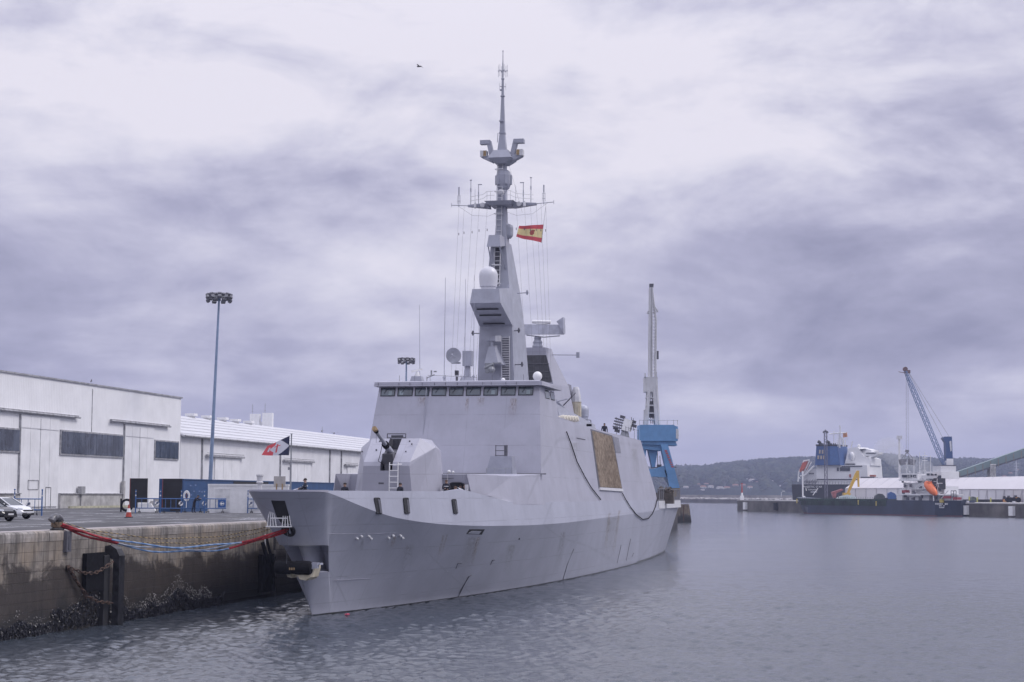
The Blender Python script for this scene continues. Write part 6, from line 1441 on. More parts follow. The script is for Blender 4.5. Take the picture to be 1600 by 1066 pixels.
for xb0 in (1042, 993): g = MB(); slab(g, [(xb0, 762), (xb0 + 18, 762), (xb0 + 18, 776), (xb0, 776)], -3.2, -2.4); g.obj('bogie', mat('bogie_yellow', (.45, .30, .08), .7), cr_)
# stone pier head with birds
PIER = wall_mat('pier_stone', (.21, .18, .15), (.03, .027, .025), 1.6)
ph = at(1069, 800, 427); t = thing('pier_head', 'small stained concrete pier head jutting out just beyond the frigate stern', 'pier', V((ph.x, 427, 0)))
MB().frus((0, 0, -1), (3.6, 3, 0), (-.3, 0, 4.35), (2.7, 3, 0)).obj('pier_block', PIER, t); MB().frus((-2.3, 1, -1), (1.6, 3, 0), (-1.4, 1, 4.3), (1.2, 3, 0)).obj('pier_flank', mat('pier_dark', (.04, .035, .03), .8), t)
g = MB(); g.box((-.3, -1.53, 2.2), (.25, .08, 4)); g.obj('rubbing_strip', mat('strip_dark', (.09, .05, .035), .8), t)
gull(V((ph.x - 1.1, 426.5, 4.35)), 1.0, 'left gull sitting on the small pier head'); gull(V((ph.x + .6, 426.5, 4.35)), 2.0, 'right gull sitting on the small pier head')
# ================================================================== FAR SHORE
HAZEH = 0
def hills():
    prof = [(700, 770), (760, 758), (820, 752), (880, 748), (940, 744), (1000, 741), (1058, 737.5), (1080, 737.5), (1100, 737), (1130, 733), (1160, 730), (1200, 726.5), (1240, 725), (1290, 724), (1340, 722), (1372, 717), (1400, 721), (1440, 724), (1480, 727), (1520, 725), (1560, 727), (1600, 723), (1680, 716), (1800, 722), (2000, 730), (2300, 740)]
    rnd = random.Random(5); vs = []; fs = []; nx = 330; ny = 26
    for j in range(ny):
        v = j / (ny - 1)
        for i in range(nx):
            x = 560 + (2300 - 560) * i / (nx - 1)
            for (xa, ya), (xb, yb) in zip(prof, prof[1:]):
                if xa <= x <= xb or x < 700: y = ya + (yb - ya) * max(0, (x - xa)) / (xb - xa); break
            Y = 2200 + 1400 * v; top = at(x, y, 3400).z
            wob = math.sin(x * .013 + v * 5) * .12 + math.sin(x * .041 + v * 9) * .07
            z = top * (math.sin(min(1, v * 1.1 + wob * v * (1 - v)) * math.pi / 2)) ** 1.1 + rnd.uniform(-1, 1)
            vs.append((at(x, 760, Y).x, Y, max(z, -1) if j else -1))
    for j in range(ny - 1):
        for i in range(nx - 1): fs.append((j * nx + i, j * nx + i + 1, (j + 1) * nx + i + 1, (j + 1) * nx + i))
    me = bpy.data.meshes.new('hills'); me.from_pydata(vs, [], fs)
    m = mat('hill_ground', (.028, .036, .03), .95, var=.4, scale=.006, bump=0, spec=0); me.materials.append(m)
    o = bpy.data.objects.new('hills', me); COL.objects.link(o); struct(o); return vs, nx, ny, fs
hv, hnx, hny, hf = hills()
HB = BVHTree.FromPolygons([V(v) for v in hv], hf)
rnd = random.Random(9)
# houses on the slope
HW = mat('house_white', (.68, .66, .64), .7, var=.05, scale=.1); HR = mat('house_roof', (.26, .13, .10), .8, var=.2, scale=.1); HGr = mat('house_grey', (.30, .27, .27), .8, var=.2, scale=.1)
HPOS = []
def house(x, y, w, h, m, rm, label, flat=False):
    d = ray(x, y); t0 = HB.ray_cast(CAMP, d.normalized())
    if t0[0] is None: return
    p = t0[0]; k = p.y / F; HPOS.append((p.x, p.y, w * k)); t = thing('house', label, 'house', p - V((0, 6, 3)), rnd.uniform(-.3, .3), 'houses on the far hillside'); W_ = w * k; H_ = h * k; Dp = min(W_, 12)
    MB().box((0, 0, H_ / 2), (W_, Dp, H_ + 3)).obj('wall', m, t)
    g = MB()
    if flat: g.box((0, 0, H_ + 1.7), (W_ + .6, Dp + .6, .5))
    else: g.hexa([(-W_ / 2 - .6, -Dp / 2 - .6, H_ + 1.4), (W_ / 2 + .6, -Dp / 2 - .6, H_ + 1.4), (W_ / 2 + .6, Dp / 2 + .6, H_ + 1.4), (-W_ / 2 - .6, Dp / 2 + .6, H_ + 1.4), (-W_ / 2 + 1, -.3, H_ + 1.4 + Dp * .22), (W_ / 2 - 1, -.3, H_ + 1.4 + Dp * .22), (W_ / 2 - 1, .3, H_ + 1.4 + Dp * .22), (-W_ / 2 + 1, .3, H_ + 1.4 + Dp * .22)])
    g.obj('roof', rm, t)
    g = MB(); n = max(2, int(W_ / 5))
    for q in range(n): g.box((-W_ / 2 + W_ * (q + .5) / n, -Dp / 2 - .05, H_ * .55 + .3), (1.4, .1, 1.6))
    g.obj('window', DG, t)
HS = [(1071, 762.5, 8, 3, 0, 0, 'white hillside house closest to the frigate stern'), (1091, 758, 5, 3, 2, 1, 'small grey house at the left of the hillside village'), (1098, 762, 9, 3, 0, 1, 'pale house with red roof low in the left village'),
      (1103, 757, 6, 2.5, 1, 1, 'reddish house above the pale one in the left village'), (1110, 761.5, 8, 3.2, 0, 0, 'white house right of centre in the left village'), (1097, 765.5, 6, 2, 0, 0, 'low white house at the foot of the left village'),
      (1124, 763, 9, 2.8, 0, 0, 'long white building in the middle of the far slope'), (1135, 762.8, 9, 2.4, 0, 1, 'long white building with red roof in the middle of the far slope'), (1148, 760, 9, 3.2, 1, 1, 'reddish building left of the red beacon'), (1160, 759, 7, 3, 1, 1, 'reddish building right behind the red beacon'),
      (1171, 762, 7, 3, 0, 1, 'pale house right of the red beacon'), (1167, 748.5, 3.4, 2.2, 0, 0, 'tiny white house highest on the slope'), (1174, 751.5, 9, 3, 0, 0, 'white house group under the highest tiny house'), (1182, 753.5, 4, 2, 2, 1, 'small grey house right of the white group'),
      (1207, 751.5, 3.5, 1.8, 0, 0, 'lone white house on the slope toward the tanker'), (1219, 759.5, 4, 2.6, 0, 0, 'white house beside the tanker stern'), (1553, 742, 5, 2.6, 2, 1, 'grey house under the conveyor support'),
      (1577, 741, 6, 3, 2, 1, 'grey house right of the conveyor support'), (1590, 736, 5, 3, 0, 1, 'pale house at the right edge below the conveyor'), (1567, 745, 6, 2, 0, 1, 'pale house behind the tent ridge at the right')]
for x, y, w_, h_, a_, b_, lb_ in HS: house(x, y, w_, h_, (HW, HGr, HGr)[a_], (HGr, HR)[b_], lb_)
# woodland cover: crowns over the slopes
g = MB(); rnd = random.Random(9)
def crown(g, c, r, h, rnd):
    n = 6; vs = []; 
    for k, (rr_, zz) in enumerate(((.7, 0), (1, .45), (.6, .85))):
        for j in range(n):
            a = j * 2 * math.pi / n + k * .5; q = r * rr_ * rnd.uniform(.75, 1.2); vs.append((c.x + q * math.cos(a), c.y + q * math.sin(a), c.z + h * zz * rnd.uniform(.85, 1.1)))
    vs.append((c.x, c.y, c.z + h * rnd.uniform(.95, 1.15))); fs = []
    for k in range(2):
        for j in range(n): fs.append((k * n + j, k * n + (j + 1) % n, (k + 1) * n + (j + 1) % n, (k + 1) * n + j))
    for j in range(n): fs.append((2 * n + j, 2 * n + (j + 1) % n, 3 * n))
    g.add(vs, fs, rnd.randrange(3))
for k in range(12000):
    x = rnd.uniform(1000, 1680); Y = 2350 + 1150 * rnd.random() ** .8
    q = at(x, 760, Y); l = HB.ray_cast(V((q.x, Y, 400)), V((0, 0, -1)))[0]
    if l is None or l.z < 3: continue
    if (l.z < 24 and rnd.random() < .25): continue
    if any(hy - 330 < Y < hy + 4 and abs(l.x * hy / Y - hx) < hw * .6 + 6 for hx, hy, hw in HPOS): continue
    crown(g, l - V((0, 0, 2)), rnd.uniform(4, 11), rnd.uniform(6, 15), rnd)
for k in range(900):         # ridge trees
    x = rnd.uniform(1040, 1680); q = at(x, 760, 3480 + rnd.uniform(-60, 60)); l = HB.ray_cast(V((q.x, q.y, 400)), V((0, 0, -1)))[0]
    if l: crown(g, l - V((0, 0, 2)), rnd.uniform(4, 9), rnd.uniform(8, 17), rnd)
g.obj('woodland', [mat('wood_dark', (.022, .032, .022), .95, var=.3, scale=.05, spec=0), mat('wood_mid', (.035, .048, .03), .95, var=.3, scale=.05, spec=0), mat('wood_pale', (.055, .062, .042), .95, var=.3, scale=.05, spec=0)], kind='stuff')
# breakwater
BW = mat('breakwater_concrete', (.30, .28, .27), .85, var=.25, scale=.05, streak=.5); RB = mat('rubble_pale', (.42, .40, .39), .9, var=.4, scale=.15)
a, c = at(1010, 785, 1500), at(1300, 790, 1300); dd_ = c - a; t = thing('breakwater', 'long low harbour breakwater with pale rubble below its wall, across the far water', 'breakwater', V((a.x, a.y, 0)), math.atan2(dd_.y, dd_.x)); L = dd_.length
MB().box((L / 2, 0, .6), (L, 14, 4.2)).obj('breakwater_base', mat('base_dark', (.11, .10, .09), .85, var=.2, scale=.1), t); MB().box((L / 2, 3, 4.2), (L, 4, 4.2)).obj('parapet_wall', BW, t)
g = MB(); 
for k in range(520): g.box((rnd.uniform(0, L), rnd.uniform(-6, 0), 2.8 + rnd.uniform(-.1, .5)), (rnd.uniform(.8, 2.4), 1.6, rnd.uniform(.7, 1.6)), rot=(rnd.random(), rnd.random(), rnd.random()))
g.obj('rubble', RB, t, kind='stuff')
# far quay on the right
PZ = 4.3; F0, F1 = at(1152, 790, 728), at(1700, 800, 505); fd = (F1 - F0); fd.z = 0; fl_ = fd.length; fu = fd.normalized(); fr_ = math.atan2(fd.y, fd.x); fn = V((-fu.y, fu.x, 0))
def FQ(l, d, z=0): return V((F0.x, F0.y, 0)) + fu * l + fn * d + V((0, 0, z))
fq = thing('cargo_quay', 'dark concrete cargo quay running along the right side behind the moored ships', 'quay', FQ(0, 0), fr_)
QS = mat('far_quay_concrete', (.12, .11, .10), .85, var=.35, scale=.12, streak=.7, dark=(.02, .02, .02))
MB().box((fl_ / 2, 30, PZ / 2 - 1), (fl_, 60, PZ + 2)).obj('quay_body', QS, fq); MB().box((fl_ / 2, 30, PZ + .06), (fl_ + .3, 60.3, .34)).obj('quay_coping', CONC, fq)
for px in (1166, 1214, 1511, 1583):
    d = ray(px, 795); n_ = fn; tt = (FQ(0, 0) - CAMP).dot(n_) / d.dot(n_); l_ = (CAMP + d * tt - FQ(0, 0)).dot(fu)
    MB().box((l_, -.5, 2.1), (2.2, 1.0, 3.0)).obj('quay_fender', WHT if px != 1214 else BLK, fq)
    MB().box((l_, .3, PZ + .5), (.7, .7, .7)).obj('quay_bollard', CWT, fq)
def onq(px, py, dep): # point on the quay top, dep metres behind its edge
    d = ray(px, 790); tt = (FQ(0, dep) - CAMP).dot(fn) / d.dot(fn); q = CAMP + d * tt; return V((q.x, q.y, PZ + .23))
# beacon
a = onq(1159.5, 783, 1.5); k = a.y / F; t = thing('harbour_beacon', 'thin red harbour beacon on a white base at the quay corner', 'beacon', a)
g = MB(); g.tube([(0, 0, 1.8), (0, 0, 6.8)], .32, 8, r2=.2); g.box((0, 0, 6.9), (1.0, .8, .25)); g.obj('beacon_mast', CR, t); g = MB(); g.box((0, 0, .9), (1.5, 1.0, 1.8)); g.tube([(0, 0, 1.8), (0, 0, 3.0)], .45, 8); g.obj('beacon_base', WHT, t)
# ---- helper for things described by pixel outlines at one depth
class Far:
    def __init__(s, name, label, cat, x, Y, zb, group=None):
        q = at(x, 780, Y); s.Y = Y; s.o = V((q.x, Y, zb)); s.t = thing(name, label, cat, s.o, 0, group); s.sk = 0.0
    def p(s, x, y, dy=0): q = at(x, y, s.Y + dy) - s.o; return q
    def slab(s, name, pts, d0, d1, m, par=None, g=None):
        gg = g or MB(); A_ = [s.p(x, y, 0) for x, y in pts]; n = len(A_)
        gg.add([(q.x + d0 * s.sk, d0, q.z) for q in A_] + [(q.x + d1 * s.sk, d1, q.z) for q in A_], [tuple(range(n)), tuple(range(2 * n - 1, n - 1, -1))] + [(i, i + n, (i + 1) % n + n, (i + 1) % n) for i in range(n)])
        return gg if g is not None else gg.obj(name, m, par or s.t)
    def line(s, g, pts, r, n=5): g.tube([s.p(*q) for q in pts], r, n)
R4 = lambda x0, y0, x1, y1: [(x0, y0), (x1, y0), (x1, y1), (x0, y1)]
SHW = mat('ship_white', (.74, .74, .75), .5, var=.05, scale=.1, streak=.15, dark=(.4, .33, .25)); SHB = mat('ship_black', (.02, .022, .03), .5, var=.2, scale=.1)
FBL = mat('funnel_blue', (.03, .085, .24), .5, var=.05, scale=.1); ORG = mat('lifeboat_orange', (.80, .17, .04), .4, var=.05); SHG = mat('deck_green', (.02, .055, .035), .7, var=.4, scale=.2); SHN = mat('hull_navy', (.022, .034, .065), .5, var=.25, scale=.15, streak=.2); ATF = mat('antifouling', (.16, .045, .05), .7, var=.2, scale=.2)
DKW = mat('dark_window', (.05, .055, .07), .2)
# ---- bulk carrier behind the quay
f = Far('bulk_carrier', 'big white and black bulk carrier seen from astern with a blue funnel', 'ship', 1300, 800, 0)
f.sk = .56
f.slab('hull', [(1237, 757), (1336, 757), (1345, 759), (1345, 800), (1240, 800)], 0, 60, SHB)
f.slab('accommodation', [(1273, 727), (1352, 727), (1354, 757), (1273, 757)], 2, 22, SHW); f.slab('deck_house', [(1252, 735), (1273, 732), (1273, 757), (1254, 757)], 2, 14, LGT)
f.slab('upper_house', [(1318, 700), (1333, 698), (1342, 712), (1353, 716), (1354, 727), (1312, 727)], 6, 20, SHW); f.slab('wheelhouse', [(1322, 703), (1342, 700), (1352, 703), (1352, 712), (1322, 712)], 8, 18, SHW)
f.slab('bridge_wing', [(1340, 706), (1365, 706), (1365, 709), (1352, 715), (1350, 719), (1346, 719), (1349, 713), (1340, 711)], 7, 12, SHW)
f.slab('window', R4(1324, 704.5, 1336, 706), 7.5, 8.2, DKW); f.slab('window', R4(1345, 707, 1361, 708.5), 6.8, 7.2, DKW)
fun = f.slab('funnel', [(1275.5, 696.5), (1308.5, 695), (1312.5, 727), (1273.5, 727)], 0, 12, FBL)
f.slab('funnel_top_band', R4(1275, 694.5, 1309, 697), -.3, 12.3, SHB, fun)  # black band round the funnel top
g = MB(); f.slab('', [(1296.5, 697), (1308, 697), (1311, 726), (1297, 726)], -.12, .0, None, g=g); g.obj('funnel_panel', mat('funnel_blue2', (.05, .13, .32), .5), fun)
g = MB()
for x0, y0, w_, h_ in ((1280, 703, 2.2, 6), (1284.4, 703, 2.2, 6), (1277.5, 712, 2.6, 5.5), (1282, 712, 2.6, 5.5), (1286.5, 712, 2.6, 5.5)):
    f.slab('', R4(x0, y0, x0 + w_, y0 + h_), -.3, -.05, None, g=g)
g.obj('funnel_emblem', mat('emblem_cream', (.45, .38, .30), .6), fun)
g = MB()
for x0, x1 in ((1278, 1282), (1291, 1296)): f.line(g, [(x1, 696), (x1 - 1, 691.5), (x0, 689.5)], .75, 8)
for x in (1284, 1286, 1299, 1302, 1305): f.line(g, [(x, 696), (x, 692.5)], .25, 5)
g.obj('exhaust_pipe', SHB, fun)
g = MB()
for k in range(9): f.slab('', R4(1273 + 0 * k, 0, 0, 0), 0, 0, None, g=MB())
for y0, y1, x0, x1 in ((727.8, 729.3, 1313, 1345), (730, 736, 1310.5, 1326), (748.5, 750, 1274, 1340)): f.slab('', R4(x0, y0, x1, y1), 1.7, 2.1, None, g=g)
for x in (1307, 1305.5): f.slab('', R4(x, 730.5, x + 1.3, 736), 1.7, 2.0, None, g=g)
for k in range(8): f.slab('', R4(1314 + 2 * k, 724, 1315 + 2 * k, 726.3), 5.5, 6.0, None, g=g)
for k in range(4): f.slab('', R4(1262 + k * 2, 739, 1263 + k * 2, 741), 1.7, 2.0, None, g=g)
g.obj('window_row', DKW, f.t)
g = MB()
for k in range(22): f.line(g, [(1238 + k * 4.5, 757), (1238 + k * 4.5, 752.5)], .07, 3)
for y in (752.5, 754.6): f.line(g, [(1237, y), (1335, y)], .07, 3)
for k in range(14): f.line(g, [(1256 + k * 1.4, 757 - rnd.random() * 4), (1258 + k * 1.6, 748 + rnd.random() * 4)], .12, 3)
f.line(g, [(1345, 746), (1366, 746)], .35, 4); f.line(g, [(1345, 750), (1372, 747)], .25, 4)
g.obj('stern_rail', DG, f.t); f.slab('boat_deck', R4(1335, 745, 1365, 747.5), 3, 12, SHW)
for x, y in ((1325, 741), (1357, 742)): f.slab('raft_station', R4(x, y, x + (7 if x > 1330 else 2.4), y + (3 if x > 1330 else 5)), 1.6, 4, mat('faded_orange', (.40, .12, .08), .6))
# stern lifeboat and its frame
lb = MB(); f.slab('', [(1256, 723), (1262.5, 721), (1258, 733), (1252, 738), (1251, 735)], -1.5, 2.5, None, g=lb); lb.obj('lifeboat', mat('faded_boat', (.50, .11, .07), .5), f.t)
g = MB()
for q in ([(1247, 753), (1248, 738), (1256, 720), (1265, 719)], [(1255, 740), (1265, 720), (1268, 722), (1256, 744)], [(1250, 744), (1259, 742), (1272, 728)], [(1257, 744), (1262, 738), (1270, 729)], [(1247, 745), (1250, 748)]): f.line(g, q, .32, 5)
g.obj('lifeboat_davit', SHW, f.t)
g = MB(); f.line(g, [(1312, 700), (1313, 668), (1312, 665)], .35, 5); f.line(g, [(1296, 678), (1322, 676)], .25, 4); f.line(g, [(1303, 697), (1303, 674)], .2, 4); f.line(g, [(1309, 698), (1312, 676), (1318, 698)], .3, 4); f.line(g, [(1321, 698), (1321, 688), (1325, 684)], .2, 4)
for k in range(10): f.line(g, [(1304 + k * .6, 695 - k * 2), (1316 - k * .3, 693 - k * 2)], .12, 3)
f.line(g, [(1318, 698), (1317, 684)], .5, 5); f.line(g, [(1330, 700), (1332, 690)], .3, 5); g.obj('signal_mast', SHW, f.t)
c = f.p(1342, 697, 12); g = MB(); g.ball(c, .8, 10); g.obj('satellite_dome', SHW, f.t); f.slab('mast_beacon', [(1311, 676), (1316, 675), (1317, 682), (1311, 683)], 5, 6, mat('beacon_orange', (.45, .20, .08), .6))
f.slab('searchlight_post', R4(1336, 701, 1343, 703), 6, 9, DG); MB().ball(f.p(1331, 713, 5.5), 1.3, 10, sz=1.5).obj('wing_fairing', SHW, f.t)
# text on the stern
def text(body, loc, size, m, par, rot=(math.pi / 2, 0, 0), name='ship_name', sx=1.0):
    cu = bpy.data.curves.new(name, 'FONT'); cu.body = body; cu.size = size; cu.align_x = 'CENTER'; cu.extrude = .01; cu.materials.append(m)
    tmp = bpy.data.objects.new('tmp', cu); COL.objects.link(tmp); bpy.context.view_layer.update()
    me = bpy.data.meshes.new_from_object(tmp.evaluated_get(bpy.context.evaluated_depsgraph_get())); bpy.data.objects.remove(tmp)
    o = bpy.data.objects.new(name, me); COL.objects.link(o); o.parent = par; o.location = loc; o.rotation_euler = rot; o.scale = (sx, 1, 1); return o
text('MAJESTIC STAR', f.p(1269.5, 762.2) + V((0, -.35, 0)), 1.3, WHT, f.t, name='stern_name'); text('PANAMA', f.p(1270, 766.6) + V((0, -.35, 0)), 1.1, WHT, f.t, name='stern_port')
g = MB(); f.slab('', R4(1267, 768.2, 1277, 769.6), -.3, -.1, None, g=g); g.obj('stern_number', LGT, f.t)
# pale heap, hopper, excavator, posts on the far quay
def lattice(x, y0, y1, Y, w, m, label, name, cat, top=True):
    f = Far(name, label, cat, x, Y, PZ + .23); g = MB(); k = Y / F; a = f.p(x - w, y1); hgt = f.p(x, y0).z; W2 = w * k
    for sx in (-1, 1):
        for sy in (-1, 1): g.tube([(sx * W2, sy * W2, 0), (sx * W2, sy * W2, hgt)], .09, 4)
    n = int(hgt / (W2 * 2.2))
    for i in range(n):
        z0, z1 = hgt * i / n, hgt * (i + 1) / n; s = 1 if i % 2 else -1
        g.tube([(-W2 * s, -W2, z0), (W2 * s, -W2, z1)], .06, 3); g.tube([(-W2 * s, W2, z0), (W2 * s, W2, z1)], .06, 3); g.tube([(-W2, -W2, z1), (W2, -W2, z1)], .05, 3)
    g.obj('lattice', m, f.t)
    if top:
        g = MB(); g.box((0, 0, hgt), (W2 * 4, W2 * 3, .3))
        for q in (-1.5, -.6, .6, 1.5): g.box((q * W2, 0, hgt + .5 - abs(q) * .3), (W2 * .7, W2, .8))
        g.tube([(0, 0, hgt), (0, 0, hgt + 1.2)], .08, 4); g.obj('lamp_cluster', DG, f.t)
    return f
lattice(1291, 675.5, 778, 690, 2.0, mat('lattice_grey', (.13, .13, .17), .6), 'slim grey lattice light tower standing in front of the blue funnel', 'lattice_tower', 'light tower')
f = Far('quay_derrick', 'white slanting derrick post beside the bulk carrier stern', 'derrick', 1254, 690, PZ + .23); g = MB(); f.line(g, [(1254.5, 778), (1254, 736)], .32, 6); g.obj('derrick_post', SHW, f.t); g = MB(); f.line(g, [(1251, 780), (1258, 776)], .4, 5); g.obj('derrick_foot', SHW, f.t); g = MB(); f.line(g, [(1270, 774), (1278, 763)], .15, 4); f.line(g, [(1260, 767), (1259, 763)], .15, 4); g.obj('derrick_stay', SHW, f.t)
f = Far('material_handler', 'yellow material handler with folded arm beside the tent', 'excavator', 1330, 690, PZ + .23); YEL = mat('machine_yellow', (.62, .38, .04), .5, var=.1, scale=.3)
g = MB(); f.slab('', [(1322.5, 771), (1326, 772), (1341, 741), (1338.5, 735.5), (1335.5, 741)], -.5, .5, None, g=g); g.obj('boom_arm', YEL, f.t); g = MB(); f.slab('', [(1338.5, 735.5), (1342, 735.5), (1342.6, 761), (1340.4, 761)], -.45, .45, None, g=g); g.obj('stick_arm', YEL, f.t)
f.slab('machine_cab', R4(1317, 770, 1328, 776), -1.5, 1.5, YEL)
f = Far('loading_hopper', 'dull red loading hopper between lattice tower and yellow handler', 'hopper', 1308, 690, PZ + .23); f.slab('hopper_bin', [(1299, 769), (1315, 764), (1317, 766), (1306, 771), (1305, 778), (1302, 778)], -1.5, 1.5, mat('hopper_red', (.30, .10, .10), .7, var=.2)); g = MB(); f.line(g, [(1302, 775), (1302, 780)], .2, 4); f.line(g, [(1309, 773), (1311, 780)], .2, 4); g.obj('hopper_leg', DG, f.t)
f = Far('glass_heap', 'pale greenish sheeted heap on the quay left of the tent', 'heap', 1322, 690, PZ + .23); g = MB(); f.slab('', [(1306, 781), (1312, 776), (1320, 774), (1328, 774), (1336, 777), (1338, 781)], -3, 3, None, g=g); f.slab('', [(1312, 776), (1322, 773), (1329, 775), (1326, 779)], -3.4, 1, None, g=g); g.obj('sheeted_heap', mat('pale_sheet', (.50, .58, .58), .5, var=.1, scale=.3), f.t)
# ---- white storage tents
TENT = mat('tent_fabric', (.60, .575, .59), .6, var=.03, scale=.1, streak=.05); TENTW = mat('tent_wall', (.60, .59, .62), .6, var=.04, scale=.1)
def tent(x0, xr, x1, Y0, Y1, ye0, yr0, ye1, yr1, yb, label, ribs, diag=False):
    """long side towards us: eave from (x0,ye0) to (x1,ye1), ridge from (xr,yr0) to (x1,yr1)"""
    a0, a1 = at(x0, ye0, Y0), at(x1, ye1, Y1); o = V((a0.x, a0.y, PZ + .23)); t = thing('storage_tent', label, 'tent warehouse', o)
    e0, e1 = a0 - o, a1 - o; d = (e1 - e0); d.z = 0; n_ = V((-d.y, d.x, 0)).normalized() * 16
    if n_.y < 0: n_ = -n_
    hz_ = at(xr, yr0, Y0 + n_.y / 2).z - o.z; h1 = at(x1, yr1, Y1 + n_.y / 2).z - o.z
    r0_, r1_ = e0 + n_ / 2, e1 + n_ / 2; r0_.z = hz_; r1_.z = h1; b0, b1 = e0.copy(), e1.copy(); b0.z = b1.z = 0
    f0, f1 = e0 + n_, e1 + n_; g0, g1 = b0 + n_, b1 + n_
    g = MB(); g.quad(b0, b1, e1, e0); g.quad(g0, g1, f1, f0); g.add([b0, e0, r0_, f0, g0], [(0, 1, 2, 3, 4)]); g.add([b1, e1, r1_, f1, g1], [(0, 1, 2, 3, 4)]); wl = g.obj('tent_wall', TENTW, t)
    g = MB(); up_ = V((0, 0, .12)); ov = -n_ * .01; g.quad(e0 + ov + up_, e1 + ov + up_, r1_ + up_, r0_ + up_); g.quad(f0 + up_, f1 + up_, r1_ + up_, r0_ + up_); g.obj('tent_roof', TENT, t)
    g = MB(); nr = n_.normalized()
    for k in range(ribs + 1):
        u = k / ribs; q = e0.lerp(e1, u); b = b0.lerp(b1, u); r_ = r0_.lerp(r1_, u); off = -nr * .12
        g.tube([b + off, q + off], .10, 4); g.tube([q + up_ * 1.4, r_ + up_ * 1.4], .06, 4)
        if diag and k % 2 == 0 and 0 < k < ribs: g.tube([b0.lerp(b1, u - .3 / ribs) + off, q + off], .07, 4)
    g.tube([e0 - nr * .15, e1 - nr * .15], .16, 4); g.obj('tent_rib', mat('rib_grey', (.42, .41, .44), .6), t)
    return t, o, e0, e1, b0, b1, nr
tent(1321, 1368, 1420, 700, 672, 763.5, 748, 763, 746.5, 784, 'white storage tent with gable end, left of the coaster superstructure', 6)
t, o, e0, e1, b0, b1, nr = tent(1440, 1462, 1640, 640, 590, 764.5, 747.5, 765, 743.5, 784, 'long white storage tent at the right edge behind the loaders', 15, True)
q = b0.lerp(b1, .30); g = MB(); g.box(q + V((0, 0, 1.9)) - nr * .25, (2.6, .3, 3.8)); g.obj('tent_door', mat('tent_door', (.30, .30, .34), .6), t)
# ---- coaster moored at the far quay
W0, W1 = on(1236, 802, 0), on(1488, 807.3, 0); cd_ = W1 - W0; cd_.z = 0; CL = cd_.length; cu_ = cd_.normalized(); crz = math.atan2(cu_.y, cu_.x)
cs = thing('coaster', 'dark navy cargo coaster with green deck edge and white superstructure moored at the far quay', 'ship', V((W0.x, W0.y, 0)), crz)
cnv = V((-cu_.y, cu_.x, 0))
def cpt(px, py, off=0.0):
    d = ray(px, py); tt = (W0 + cnv * off - CAMP).dot(cnv) / d.dot(cnv); q = CAMP + d * tt - W0; return V((q.dot(cu_), off, q.z))
BMc = 12.0
def cring(x0, x1, zt0, zt1, m, name, zb0=-.5, zb1=-.5, rake=0, y0=0, y1=BMc, par=None):
    return MB().hexa([(x0 + rake, y0, zb0), (x1, y0, zb1), (x1, y1, zb1), (x0 + rake, y1, zb0), (x0, y0, zt0), (x1, y0, zt1), (x1, y1, zt1), (x0, y1, zt0)]).obj(name, m, par or cs)
zb_ = cpt(1228, 777.5).z; zs_ = cpt(1300, 783).z; za_ = cpt(1440, 782).z; xb_ = cpt(1227, 778).x; xm = cpt(1385, 790).x; xe = cpt(1490, 790).x
g = MB()
secs = [(xb_, BMc / 2 - .3, BMc / 2 + .3, zb_ + .2, 9), (xb_ + 3.5, 2.6, BMc - 2.6, zb_, 5), (xb_ + 9, .5, BMc - .5, zb_ - .4, 1.2), (xb_ + 14, 0, BMc, zs_ + .1, 0), (xm, 0, BMc, zs_, 0), (xm + .2, 0, BMc, za_, 0), (xe - 9, 0, BMc, za_, 0), (xe - 3, .8, BMc - .8, za_, 0), (xe, 3, BMc - 3, za_ + .1, 0)]
rows = []
for x, ya, yb, zt, rk in secs:
    flr = .55 if x < xb_ + 10 else (.75 if x > xe - 4 else 1); cy = (ya + yb) / 2; hw = (yb - ya) / 2
    rows.append([(x + rk * .6, cy - hw * flr, -.6), (x + rk * .3, cy - hw * (1 + flr) / 2, zt * .5), (x, ya, zt), (x, yb, zt), (x + rk * .3, cy + hw * (1 + flr) / 2, zt * .5), (x + rk * .6, cy + hw * flr, -.6)])
for a, c in zip(rows, rows[1:]):
    for j in range(5): g.quad(a[j], c[j], c[j + 1], a[j + 1])
g.add(rows[0], [tuple(range(6))]); g.add(rows[-1], [tuple(range(6))]); g.obj('hull', SHN, cs, sm=30)
g = MB()
for a, c in zip(rows[1:], rows[2:]):
    q = [V(a[0]), V(c[0]), V(c[0]).lerp(V(c[1]), .28), V(a[0]).lerp(V(a[1]), .28)]; g.quad(*[v + V((0, -.06, 0)) for v in q])
g.obj('red_bottom', ATF, cs)
g = MB(); g.box(((xb_ + 9 + xm) / 2, .2, zs_ + .35), (xm - xb_ - 9, .5, 1.0)); g.box(((xb_ + 9 + xm) / 2, BMc / 2, zs_ + .3), (xm - xb_ - 10, BMc - 1, .6)); g.obj('hatch_coaming', SHG, cs)
g = MB(); g.box(((xb_ + 10 + xm) / 2, -.10, zs_ - .75), (xm - xb_ - 10, .2, 1.7)); 
for k in range(34): g.box((xb_ + 12 + k * (xm - xb_ - 14) / 34, -.15, zs_ - .2), (.35, .25, 1.3))
g.obj('hull_frame', mat('green_dark', (.015, .035, .025), .7, var=.5, scale=.3), cs)
g = MB()
for k in range(44): x = xb_ + 3 + k * (xm - xb_ - 3) / 44; g.tube([(x, .1 + max(0, (xb_ + 9 - x) * .4), zs_ + .4), (x, .1 + max(0, (xb_ + 9 - x) * .4), zs_ + 1.5 + (.6 if x < xb_ + 10 else 0))], .05, 3)
g.obj('deck_rail', SHG, cs, kind='stuff')
g = MB(); 
for x, y in ((1246, 783), (1342, 785), (1370, 787)): c = cpt(x, y); g.box((c.x, -.25, c.z), (.5, .2, 1.6))
